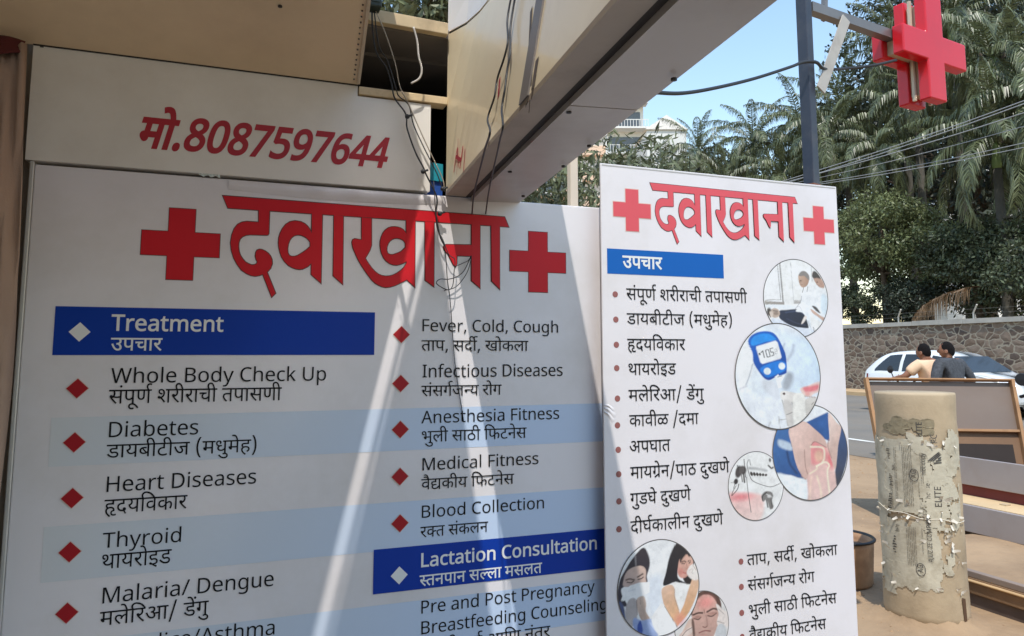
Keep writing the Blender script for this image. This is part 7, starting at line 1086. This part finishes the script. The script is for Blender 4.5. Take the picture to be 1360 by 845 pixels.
def person(label, loc, rz, J, shirt, trousers, long_sleeve, headturn, sunglasses=False):
    """x forward, y to the figure's left. J holds pelvis, chest, neck, head and the limbs"""
    root = empty('person', loc, label, 'person', None, rz); root.scale = (.95, .95, .95)
    E = [('pelvis', 'waist'), ('waist', 'chest'), ('chest', 'neck'), ('neck', 'head'), ('head', 'crown')]
    for s in 'lr':
        E += [('chest', s + 'sho'), (s + 'sho', s + 'elb'), (s + 'elb', s + 'wri'), (s + 'wri', s + 'palm'), ('pelvis', s + 'hip'), (s + 'hip', s + 'kne'), (s + 'kne', s + 'ank'), (s + 'ank', s + 'toe')]
        w_, pm = Vector(J[s + 'wri'][0]), Vector(J[s + 'palm'][0]); d = (pm - w_).normalized(); sd = d.cross(Vector((0, 0, 1))).normalized()
        for k in range(4):
            b0 = pm + sd * (.024 * (k - 1.5)); mid = b0 + d * .038 + Vector((0, 0, -.006)); tip = mid + d * .012 + Vector((0, 0, -.034 + .004 * abs(k - 1)))
            J['%sf%da' % (s, k)] = (tuple(b0 + d * .012), .010); J['%sf%db' % (s, k)] = (tuple(mid), .009); J['%sf%dc' % (s, k)] = (tuple(tip), .008)
            E += [(s + 'palm', '%sf%da' % (s, k)), ('%sf%da' % (s, k), '%sf%db' % (s, k)), ('%sf%db' % (s, k), '%sf%dc' % (s, k))]
        th = w_ + d * .03 + sd * (.035 * (1 if s == 'l' else 1)); J[s + 'tha'] = (tuple(th), .011); J[s + 'thb'] = (tuple(th + d * .03 + Vector((0, 0, -.02))), .009)
        E += [(s + 'wri', s + 'tha'), (s + 'tha', s + 'thb')]
    body = link('body', skin_mesh(J, E), skin_m, root)
    # head features: nose, ears, eyes, mouth on a turned head
    H = Vector(J['head'][0]); rot = Matrix.Rotation(headturn, 3, 'Z'); hp = lambda x, y, z: H + rot @ Vector((x, y, z))
    mm = MB()
    hd = MB(); n1, n2 = 16, 20
    for i in range(n1 + 1):
        a = math.pi * i / n1
        for k in range(n2):
            c = 2 * math.pi * k / n2; x, y, z = math.sin(a) * math.cos(c), math.sin(a) * math.sin(c), math.cos(a)
            fx = .095 * x; fy = .075 * y; fz = .118 * z
            if z < -.2: fy *= 1 + .28 * (z + .2); fx *= 1 + .10 * (z + .2)
            if x > .8 and -.25 < z < .12: fx += .020 * (1 - abs(y) * 3.2) if abs(y) < .3 else 0
            hd.v.append(tuple(hp(fx + .01, fy, fz + .02)))
    hd.f = [(i * n2 + k, i * n2 + (k + 1) % n2, (i + 1) * n2 + (k + 1) % n2, (i + 1) * n2 + k) for i in range(n1) for k in range(n2)]
    bm = bmesh.new(); bm.from_mesh(body.data); tmp = bpy.data.meshes.new('t'); tmp.from_pydata(hd.v, [], hd.f); bm.from_mesh(tmp)
    er = MB()
    for s in (1, -1): er.lathe([(0, -.006), (.026, -.004), (.03, .004), (.018, .008), (0, .004)], (0, 0, 0), 10)
    ev = [tuple(hp(-.005 + v[2] * .5 + v[0] * .8, (1 if i < 50 else -1) * (.074 + v[2]), .005 + v[1] * 1.1)) for i, v in enumerate(er.v)]
    t2 = bpy.data.meshes.new('t2'); t2.from_pydata(ev, [], er.f); bm.from_mesh(t2); bm.to_mesh(body.data); bm.free()
    body.data.polygons.foreach_set('use_smooth', [True] * len(body.data.polygons))
    ey = MB()
    for s in (1, -1): ey.lathe([(0, .007), (.011, .003), (.013, -.004)], (0, 0, 0), 8, 'x')
    ey.v = [tuple(hp(.094 + v[0], (1 if i < 24 else -1) * .030 + v[1], .032 + v[2] * .6)) for i, v in enumerate(ey.v)]
    ey.build('eyes', blackp if sunglasses else mat('eye_dark', srgb(36, 26, 22), rough=.2), root, world=False)
    mo = MB().bar(hp(.093, .024, -.045), hp(.093, -.024, -.045), .008, .010); mo.build('mouth', mat('lip', srgb(110, 62, 54), rough=.5), root, world=False)
    hr = MB(); rq = random.Random(3)
    for i in range(11):
        a = math.pi * .74 * i / 10
        for k in range(24):
            c = 2 * math.pi * k / 24; aa = min(a, math.pi * (.37 + .36 * ((1 - math.cos(c)) / 2) ** 1.3)); x, y, z = math.sin(aa) * math.cos(c), math.sin(aa) * math.sin(c), math.cos(aa); q = 1 + rq.uniform(-.03, .05)
            hr.v.append(tuple(hp((.099 * x - .002) * q, .080 * y * q, .124 * z * q + .021)))
    hr.f = [(i * 24 + k, i * 24 + (k + 1) % 24, (i + 1) * 24 + (k + 1) % 24, (i + 1) * 24 + k) for i in range(10) for k in range(24)]
    hr.build('hair', hair_m, root, world=False, smooth=True)
    def cloth(name, parts, m, grow, ed):
        JJ = {k: (J[k][0], tuple(q + grow for q in J[k][1]) if isinstance(J[k][1], tuple) else J[k][1] + grow) for k in parts}
        if 'nc' in [q[2] for q in ed]: JJ['chest'] = (J['chest'][0], tuple(q + grow + .016 for q in J['chest'][1]))
        for a, b, c, t in ed: pa, pb = Vector(J[a][0]), Vector(J[b][0]); ra = J[a][1]; ra = ra[0] if isinstance(ra, tuple) else ra; JJ[c] = (tuple(pa + (pb - pa) * t), (ra * .9 if c != 'nc' else .085) + grow * 1.3)
        ee = [(a, b) for a, b in E if a in parts and b in parts] + [(a, c) for a, b, c, t in ed]; o = link(name, skin_mesh(JJ, ee), m, root)
        tx = bpy.data.textures.get('crease') or bpy.data.textures.new('crease', 'CLOUDS'); tx.noise_scale = .12; dm_ = o.modifiers.new('creases', 'DISPLACE'); dm_.texture = tx; dm_.strength = .022; dm_.mid_level = .5
    arms = ['lsho', 'rsho'] + (['lelb', 'relb'] if long_sleeve else [])
    cuts = [('lelb', 'lwri', 'lc', .85), ('relb', 'rwri', 'rc', .85)] if long_sleeve else [('lsho', 'lelb', 'lc', .75), ('rsho', 'relb', 'rc', .75)]
    cloth('shirt', ['pelvis', 'waist', 'chest'] + arms, shirt, .016, cuts + [('chest', 'neck', 'nc', .72)])
    cloth('trousers', ['pelvis', 'lhip', 'rhip', 'lkne', 'rkne'], trousers, .014, [('lkne', 'lank', 'lt', .9), ('rkne', 'rank', 'rt', .9)])
    sh = MB()
    for s in 'lr':
        a, t_ = Vector(J[s + 'ank'][0]), Vector(J[s + 'toe'][0]); sh.tube([a + Vector((-.05, 0, -.02)), a + Vector((.02, 0, -.01)), t_ + Vector((.03, 0, 0))], [.042, .048, .034], 10)
    sh.build('shoes', blackp, root, world=False, smooth=True)
    return root
def sitting(lean, hands, elb, twist=0, foot=.10):
    c = Vector((lean, 0, .50))
    J = {'pelvis': ((0, 0, .06), (.125, .15)), 'waist': ((lean * .35, 0, .24), (.115, .14)), 'chest': ((lean * .8, 0, .47), (.125, .18)), 'neck': ((lean * 1.12, 0, .60), .058), 'head': ((lean * 1.3 + .02, 0, .70), (.062, .07)), 'crown': ((lean * 1.35 + .01, 0, .76), (.05, .055))}
    for s, k in (('l', 1), ('r', -1)):
        J[s + 'sho'] = ((lean * .95, k * .20, .54), .072); J[s + 'elb'] = ((elb[s][0], elb[s][1], elb[s][2]), .046); J[s + 'wri'] = ((hands[s][0], hands[s][1], hands[s][2]), .031)
        e, w_ = Vector(elb[s]), Vector(hands[s]); d = (w_ - e).normalized(); J[s + 'palm'] = (tuple(w_ + d * .055), (.034, .018))
        J[s + 'hip'] = ((.06, k * .10, .02), .09); J[s + 'kne'] = ((.40, k * .19, -.02), .066); J[s + 'ank'] = ((foot + .10, k * .20, -.45), .045); J[s + 'toe'] = ((foot + .28, k * .21, -.49), .036)
    return J
r1 = sitting(.16, {'l': (.46, .34, .335), 'r': (.46, -.34, .335)}, {'l': (.27, .36, .36), 'r': (.27, -.36, .36)})
person('person in a peach short sleeved shirt riding at the front of the motorcycle, arms forward', (BKX, BKY + -.13, .84), R_(90), r1, mat('peach_shirt', srgb(232, 196, 160), rough=.85, var=.08, scale=12, stain=srgb(232, 160, 150), stain_scale=4, stain_amt=.5), mat('dark_trousers', srgb(52, 54, 62), rough=.85), False, R_(8), True)
r2 = sitting(.03, {'l': (.25, .22, .12), 'r': (.20, -.24, .14)}, {'l': (-.02, .38, .26), 'r': (-.08, -.32, .30)})
person('person in a dark patterned long sleeved shirt sitting behind the rider, elbows out', (BKX, BKY - .33, .86), R_(90), r2, mat('dark_checked_shirt', srgb(66, 68, 72), rough=.85, var=.45, scale=34), mat('blue_jeans', srgb(52, 62, 84), rough=.85), True, R_(30))
rb = dep(1424, 545, 6.3)
m3 = motorcycle('motorcycle', (float(rb[0]) + .12, float(rb[1]), 0), R_(200), 'black parked motorcycle cut off by the right edge, beside the framed panel', mat('black_tank', srgb(34, 36, 42), rough=.25, coat=.6))

# ------------------------------------------------------------------ palms and trees behind the wall
def np_mesh(name, v, f, m, parent=None):
    me = bpy.data.meshes.new(name); v = np.asarray(v, 'f'); f = np.asarray(f, 'i'); k = f.shape[1]
    me.vertices.add(len(v)); me.vertices.foreach_set('co', v.ravel()); me.loops.add(f.size); me.loops.foreach_set('vertex_index', f.ravel())
    me.polygons.add(len(f)); me.polygons.foreach_set('loop_start', np.arange(0, f.size, k, dtype='i')); me.update(calc_edges=True); me.materials.append(m)
    o = bpy.data.objects.new(name, me); col.objects.link(o); o.parent = parent; return o
palm_leaf = mat('palm_leaf', (.125, .145, .070), rough=.38, var=.25, scale=.6, island=.5, spec=.55, transl=.2)
dry_leaf = mat('dry_palm_leaf', srgb(156, 130, 104), rough=.8, var=.2, scale=2, island=.35)
green_shaft = mat('crownshaft_green', srgb(120, 140, 84), rough=.5, var=.15, scale=2)
palm_bark = mat('palm_bark', srgb(78, 74, 66), rough=.9, var=.2, scale=5, bump=.4, bscale=10)
bark = mat('tree_bark', srgb(86, 74, 62), rough=.95, var=.25, scale=6, bump=.4, bscale=12)
def frond(r_, a0, droop, L, n=46, leaf=.85, wd=.062, hang=1.0):
    """one arching frond in the xz plane: quads for rachis and leaflets"""
    V = []; F = []
    def q(p): k = len(V); V.extend(p); F.append((k, k + 1, k + 2, k + 3))
    P = [np.zeros(3)]; N_ = n; dirs = []
    for i in range(N_):
        t = i / N_; a = a0 - droop * t ** 1.25; d = np.array([math.cos(a), 0, math.sin(a)]); dirs.append(d); P.append(P[-1] + d * L / N_)
    for i in range(N_):
        t = i / N_; w_ = .035 * (1 - t) + .006; q([P[i] + (0, -w_, 0), P[i] + (0, w_, 0), P[i + 1] + (0, w_ * .9, 0), P[i + 1] + (0, -w_ * .9, 0)])
        if t < .10: continue
        l0 = leaf * (math.sin(math.pi * (.16 + .80 * t)) ** .8)
        for s in (1, -1):
            for rep in range(2 if i % 2 else 1):
                l = l0 * r_.uniform(.85, 1.12); d = dirs[i]; up = np.array([-d[2], 0, d[0]])
                el = r_.uniform(-.12, .38); sd = np.array([0, s, 0]) * math.cos(el) + up * math.sin(el); dr = sd * .72 + d * r_.uniform(.45, .8); dr /= np.linalg.norm(dr)
                b = P[i] + d * r_.uniform(0, L / N_); m1 = b + dr * l * .42 + (0, 0, -hang * l * .10); tp = m1 + dr * l * .26 + (0, 0, -hang * l * r_.uniform(.45, .62))
                wv = np.cross(dr, up); wv = wv / (np.linalg.norm(wv) + 1e-6) * wd / 2; wv = wv * .85 + up * wd * .25 * r_.uniform(-1, 1)
                q([b - wv * .5, b + wv * .5, m1 + wv, m1 - wv]); q([m1 - wv, m1 + wv, tp + wv * .12, tp - wv * .12])
    return np.array(V), np.array(F)
def palm_crown(seed, nf=25, L=3.9, shaggy=1.0):
    r_ = random.Random(seed); VV = []; FF = []; k = 0
    for i in range(nf):
        t = i / nf; az = i * 2.399 + r_.uniform(-.25, .25); a0 = R_(80 - 112 * t * shaggy + r_.uniform(-8, 8)); dr = R_(66 + 72 * t + r_.uniform(-12, 16))
        v, f = frond(r_, a0, dr, L * r_.uniform(.85, 1.1)); c, s = math.cos(az), math.sin(az); x = v[:, 0] + .08; y = v[:, 1]
        VV.append(np.stack([x * c - y * s, x * s + y * c, v[:, 2]], 1)); FF.append(f + k); k += len(v)
    return np.concatenate(VV), np.concatenate(FF)
crowns = [palm_crown(1), palm_crown(2, 23, 4.2), palm_crown(3, 26, 3.5, 1.05), palm_crown(4, 24, 4.0, 1.12)]
protos = [np_mesh('crown', v, f, palm_leaf) for v, f in crowns]
used = [False] * len(protos)
def palm(px, py, X, var, label, scale=1.0, rz=0.0, lean=0.0):
    c = onX(px, py, X); H = c[2]; root = empty('palm_tree', (c[0], c[1], 0), label, 'palm', 'palms behind the stone wall')
    if used[var]: o = protos[var].copy(); col.objects.link(o)
    else: o = protos[var]; used[var] = True
    o.parent = root; o.location = (0, 0, H); o.rotation_euler = (0, 0, rz); o.scale = (scale,) * 3
    sh = 1.1 * scale
    MB().tube([(0, 0, 0), (0, 0, .6), (.03, 0, H * .5), (0, 0, H - sh)], [.26, .19, .17, .14], 12).build('trunk', palm_bark, root, world=False, smooth=True)
    MB().tube([(0, 0, H - sh), (0, 0, H - sh * .8), (0, 0, H - .2), (0, 0, H + .1)], [.145, .16, .12, .06], 12).build('crownshaft', green_shaft, root, world=False, smooth=True)
PALMS = [
 (836, 260, 27.5, 2, 'small palm nearest the white apartment block, farthest left of the row', 0.82, .3), (882, 234, 27, 0, 'palm second from the left, in front of the pale roof peak', 0.86, 1.1), (928, 203, 29.5, 1, 'palm third from the left with one frond standing against the sky', 0.86, 2.0),
 (962, 246, 26, 3, 'low palm with drooping fronds just above the middle of the narrow board', 0.77, .7), (1000, 188, 28, 0, 'palm rising left of the steel pole', 0.86, 2.9), (1038, 243, 26, 2, 'low palm directly left of the pole foot', 0.82, 4.0),
 (1062, 168, 30, 3, 'palm directly behind the steel pole', 0.90, 5.1), (1122, 160, 28.5, 1, 'palm seen between the pole and the red cross', 0.95, 1.6), (1098, 190, 26.5, 0, 'palm with hanging fronds just right of the pole foot', 0.86, 3.3),
 (1166, 205, 26, 2, 'palm with bright green crownshaft standing above the leafy green tree', 0.73, 2.2), (1196, 60, 30, 3, 'tall palm behind the red cross, its fronds touching the sky', 0.99, .2), (1216, 128, 27.5, 0, 'palm with green crownshaft directly under the red cross', 0.77, 4.6),
 (1262, 30, 30, 1, 'tall palm right of the red cross', 0.99, 3.9), (1318, 75, 27, 3, 'palm with sunlit arching fronds between the cross and the right edge', 0.95, 1.9), (1322, 190, 25.6, 1, 'palm with a long frond hanging over the stone wall', 0.86, 2.75), (1372, 130, 26.5, 0, 'palm cut by the right edge of the picture', 0.99, .9)]
for a in PALMS: palm(*a[:5], scale=a[5], rz=a[6])
for k, o in enumerate(protos):
    if not used[k]: bpy.data.objects.remove(o)
# dry frond lying over the wall
v, f = frond(random.Random(8), R_(-2), R_(48), 2.7, n=40, leaf=.75, wd=.045, hang=1.5)
a, b = onX(1302, 380, 23.9), onX(1226, 416, 23.55); d = b - a; az = math.atan2(d[1], d[0])
o = np_mesh('dry_frond', v, f, dry_leaf); o.location = tuple(a); o.rotation_euler = (0, 0, az); tag(o, 'dry brown palm frond drooping over the top of the stone wall', 'palm frond')
def leaf_cloud(seed, clumps, nleaf, size, asp=.45, droop=.3, shell=.55):
    r_ = np.random.default_rng(seed); V = []; w_ = np.array([c[3] for c in clumps]) ** 2; w_ = w_ / w_.sum(); which = r_.choice(len(clumps), nleaf, p=w_)
    C = np.array([c[:3] for c in clumps])[which]; Rr = np.array([c[3] for c in clumps])[which]
    d = r_.normal(size=(nleaf, 3)); d /= np.linalg.norm(d, axis=1)[:, None]; rad = Rr * (shell + (1 - shell) * r_.random(nleaf) ** .6) * (1 + .18 * r_.normal(size=nleaf)); P = C + d * rad[:, None] * np.array([1, 1, .82])
    ax = d * .5 + r_.normal(size=(nleaf, 3)) * .7 + np.array([0, 0, -droop]); ax /= np.linalg.norm(ax, axis=1)[:, None]
    nn = r_.normal(size=(nleaf, 3)) * .6 + d * .4 + np.array([0, 0, .7]); sd = np.cross(ax, nn); sd /= np.linalg.norm(sd, axis=1)[:, None] + 1e-6
    s = size * r_.uniform(.6, 1.3, nleaf)[:, None]; a = P; b = P + ax * s * .5 + sd * s * asp * .5; c = P + ax * s; e = P + ax * s * .5 - sd * s * asp * .5
    V = np.stack([a, b, c, e], 1).reshape(-1, 3); return V, np.arange(len(V)).reshape(-1, 4)
def tree(px, py, X, rx, rz_, label, leafm, seed, nleaf=9000, size=.16, nclump=26, asp=.45, droop=.3, group=None, base=None, name='broadleaf_tree', cat='tree', P=None):
    c = onX(px, py, X) if P is None else P; root = empty(name, (c[0], c[1], 0), label, cat, group); r_ = random.Random(seed); cl = []
    for i in range(nclump):
        while True:
            p = [r_.uniform(-1, 1) for _ in range(3)]
            if .25 < sum(q * q for q in p) < 1: break
        cl.append((p[0] * rx, p[1] * rx, c[2] + p[2] * rz_, rx * r_.uniform(.22, .42)))
    v, f = leaf_cloud(seed, cl, nleaf, size, asp, droop); keep = v.reshape(-1, 4, 3)[:, 0, 2] > .1; f = f[keep]; np_mesh('crown', v, f, leafm, root)
    t = MB(); zc = max(.6, c[2] - rz_ * .6); tr = max(.05, rx * .07)
    t.tube([(0, 0, 0), (.04 * rx, 0, zc * .5), (0, .03 * rx, zc), (0, 0, c[2] + rz_ * .3)], [tr * 1.3, tr, tr * .8, tr * .3], 9)
    for q in cl[::2]: t.tube([(0, .03 * rx, zc), (q[0] * .45, q[1] * .45, (zc + q[2]) / 2), q[:3]], [tr * .55, tr * .35, tr * .12], 6)
    t.build('trunk', bark, root, world=False, smooth=True); return root
lf_light = mat('leaf_light', (.165, .19, .085), rough=.45, var=.2, scale=1.2, island=.45, transl=.25)
lf_dark = mat('leaf_dark', (.070, .086, .044), rough=.5, var=.25, scale=1.0, island=.5, transl=.15)
lf_deep = mat('leaf_deep', (.036, .046, .028), rough=.55, var=.3, scale=.8, island=.5, transl=.1)
lf_pale = mat('leaf_pale', (.135, .15, .078), rough=.42, var=.25, scale=1.5, island=.6, transl=.25)
tree(1172, 325, 25.3, 1.85, 2.0, 'leafy light green tree over the stone wall, right of the narrow board', lf_light, 31, 16000, .15, 34)
tree(1232, 335, 25.8, 1.3, 1.6, 'smaller leafy green tree just right of the light green one', lf_light, 37, 8000, .15, 22)
tree(1296, 350, 26.2, 1.9, 1.7, 'dark leafy tree above the dry frond', lf_dark, 32, 12000, .16, 28)
tree(1362, 355, 26.0, 1.7, 1.9, 'dark leafy tree at the right edge above the stone wall', lf_dark, 33, 10000, .16, 26)
tree(1140, 405, 24.6, .9, .8, 'low dark shrub peeping over the wall beside the narrow board', lf_dark, 34, 5000, .13, 14, name='shrub', cat='shrub')
tree(1215, 400, 25.2, 1.2, .9, 'low dark shrub behind the left fence post', lf_deep, 35, 6000, .14, 16, name='shrub', cat='shrub')
FAR = [(1095, 250, 40, 6.5, 6.5, 'big dark tree far behind the pole foot'), (1205, 215, 42, 6.5, 7, 'big dark tree far behind the leafy green tree'), (1290, 170, 40, 7, 8.5, 'big dark tree far behind the hanging frond'), (1390, 160, 38, 7, 9, 'big dark tree far behind the right edge'), (1285, 70, 48, 6.5, 8, 'tallest dark tree behind the red cross'), (1345, 40, 46, 7, 8, 'tallest dark tree at the upper right corner'),
       (1000, 260, 44, 6, 4.5, 'dark tree far behind the low palms left of the pole'), (915, 262, 44, 6, 4.0, 'dark tree far behind the palms right of the apartment block'), (840, 275, 46, 6, 3.5, 'dark tree far below the apartment block')]
for i, (px, py, X, rx, rz_, lb) in enumerate(FAR): tree(px, py, X, rx, rz_, lb, lf_deep, 50 + i, 13000, .42, 34, group='dark trees in the distance')
# long leaved tree behind the wide board, and the one behind the shop roof
tree(0, 0, 0, 2.3, 1.9, 'pale long leaved tree behind the wide board around the slim square post', lf_pale, 41, 18000, .26, 40, .2, .6, P=dep(742, 312, 14.5))
tree(0, 0, 0, 1.6, 1.1, 'leafy tree behind the shop seen through the gap above the top batten', lf_pale, 42, 6000, .2, 20, .35, .4, P=dep(545, -10, 11))
pp = dep(761, 300, 11.5)
tag(MB().box((pp[0] - .065, pp[1] - .065, 0), (pp[0] + .065, pp[1] + .065, dep(760, 206, 11.5)[2])).build('square_post', mat('pale_concrete_post', srgb(206, 190, 172), rough=.8, var=.1, scale=2), bevel=.01), 'slim pale square post standing in front of the long leaved tree', 'post')
# ------------------------------------------------------------------ buildings in the distance
bw_ = mat('white_render', srgb(222, 220, 214), rough=.8, var=.06, scale=.3, stain=srgb(190, 182, 172), stain_scale=.2); bpch = mat('peach_render', srgb(222, 190, 164), rough=.8, var=.06, scale=.3); bgl = mat('grey_glass', srgb(96, 100, 104), rough=.2)  # one even grey for the window glass
bc = dep(833, 200, 88); ab = empty('apartment_block', (bc[0], bc[1], 0), 'white apartment block with stacked balconies partly hidden by the sign box', 'building', rz=R_(-20))
def bbox(name, lo, hi, m): return MB().box(lo, hi).build(name, m, ab, world=False)
H_ = 34.0
bbox('wall', (-6.5, 0, 0), (2.0, 9, H_), bw_); bbox('stair_tower', (-11, 1.5, 0), (-6.52, 9, 27.0), bpch)
for i in range(1, 11):
    z = i * 3.05 + .3
    bbox('balcony', (-2.6, -1.5, z), (2.3, -.02, z + .22), bw_); r_ = MB()
    r_.box((-2.6, -1.5, z + 1.0), (2.3, -1.44, z + 1.08))
    for k in range(15): r_.box((-2.6 + .345 * k, -1.49, z + .22), (-2.54 + .345 * k, -1.45, z + 1.0))
    r_.build('railing', bw_, ab, world=False)
    bbox('window', (-2.2, -.06, z + .3), (1.6, -.01, z + 2.4), bgl); bbox('peach_panel', (-5.4, -.9, z), (-2.7, -.02, z + 1.1), bpch)
    bbox('balcony', (-10.6, .1, z - 1.4), (-7.0, 1.48, z - 1.15), bw_); bbox('window', (-10.2, 1.44, z - 1.0), (-7.4, 1.49, z + .8), bgl)
MB().box((-2.75, -1.5, 0), (-2.55, -1.3, H_)).build('column', bw_, ab, world=False)
rc_ = dep(885, 168, 75); hb = empty('gabled_house', (rc_[0], rc_[1], 0), 'white gabled roof peak just over the palms right of the apartment block', 'building', rz=R_(-20))
zt = dep(885, 153, 75)[2]
MB().box((-2, 0, 0), (2, 6, zt - 1.5)).build('wall', bw_, hb, world=False)
MB().add([(-2.2, -.2, zt - 1.5), (2.2, -.2, zt - 1.5), (0, -.2, zt), (-2.2, 6.2, zt - 1.5), (2.2, 6.2, zt - 1.5), (0, 6.2, zt)], [(0, 1, 2), (3, 5, 4), (0, 2, 5, 3), (1, 4, 5, 2), (0, 3, 4, 1)]).build('roof', mat('white_roof', srgb(232, 226, 216), rough=.7), hb, world=False)
wb = dep(1335, 270, 62); wh = empty('white_house', (wb[0], wb[1], 0), 'bright white house glimpsed through the trees at the right', 'building', rz=R_(-30))
MB().box((-5, 0, 0), (5, 6, 17)).build('wall', mat('bright_render', srgb(240, 238, 232, .95), rough=.8), wh, world=False)
for k in range(5):
    for j in range(3): MB().box((-4 + 1.9 * k, -.05, 8 + j * 3), (-3 + 1.9 * k, -.01, 9.5 + j * 3)).build('window', bgl, wh, world=False)
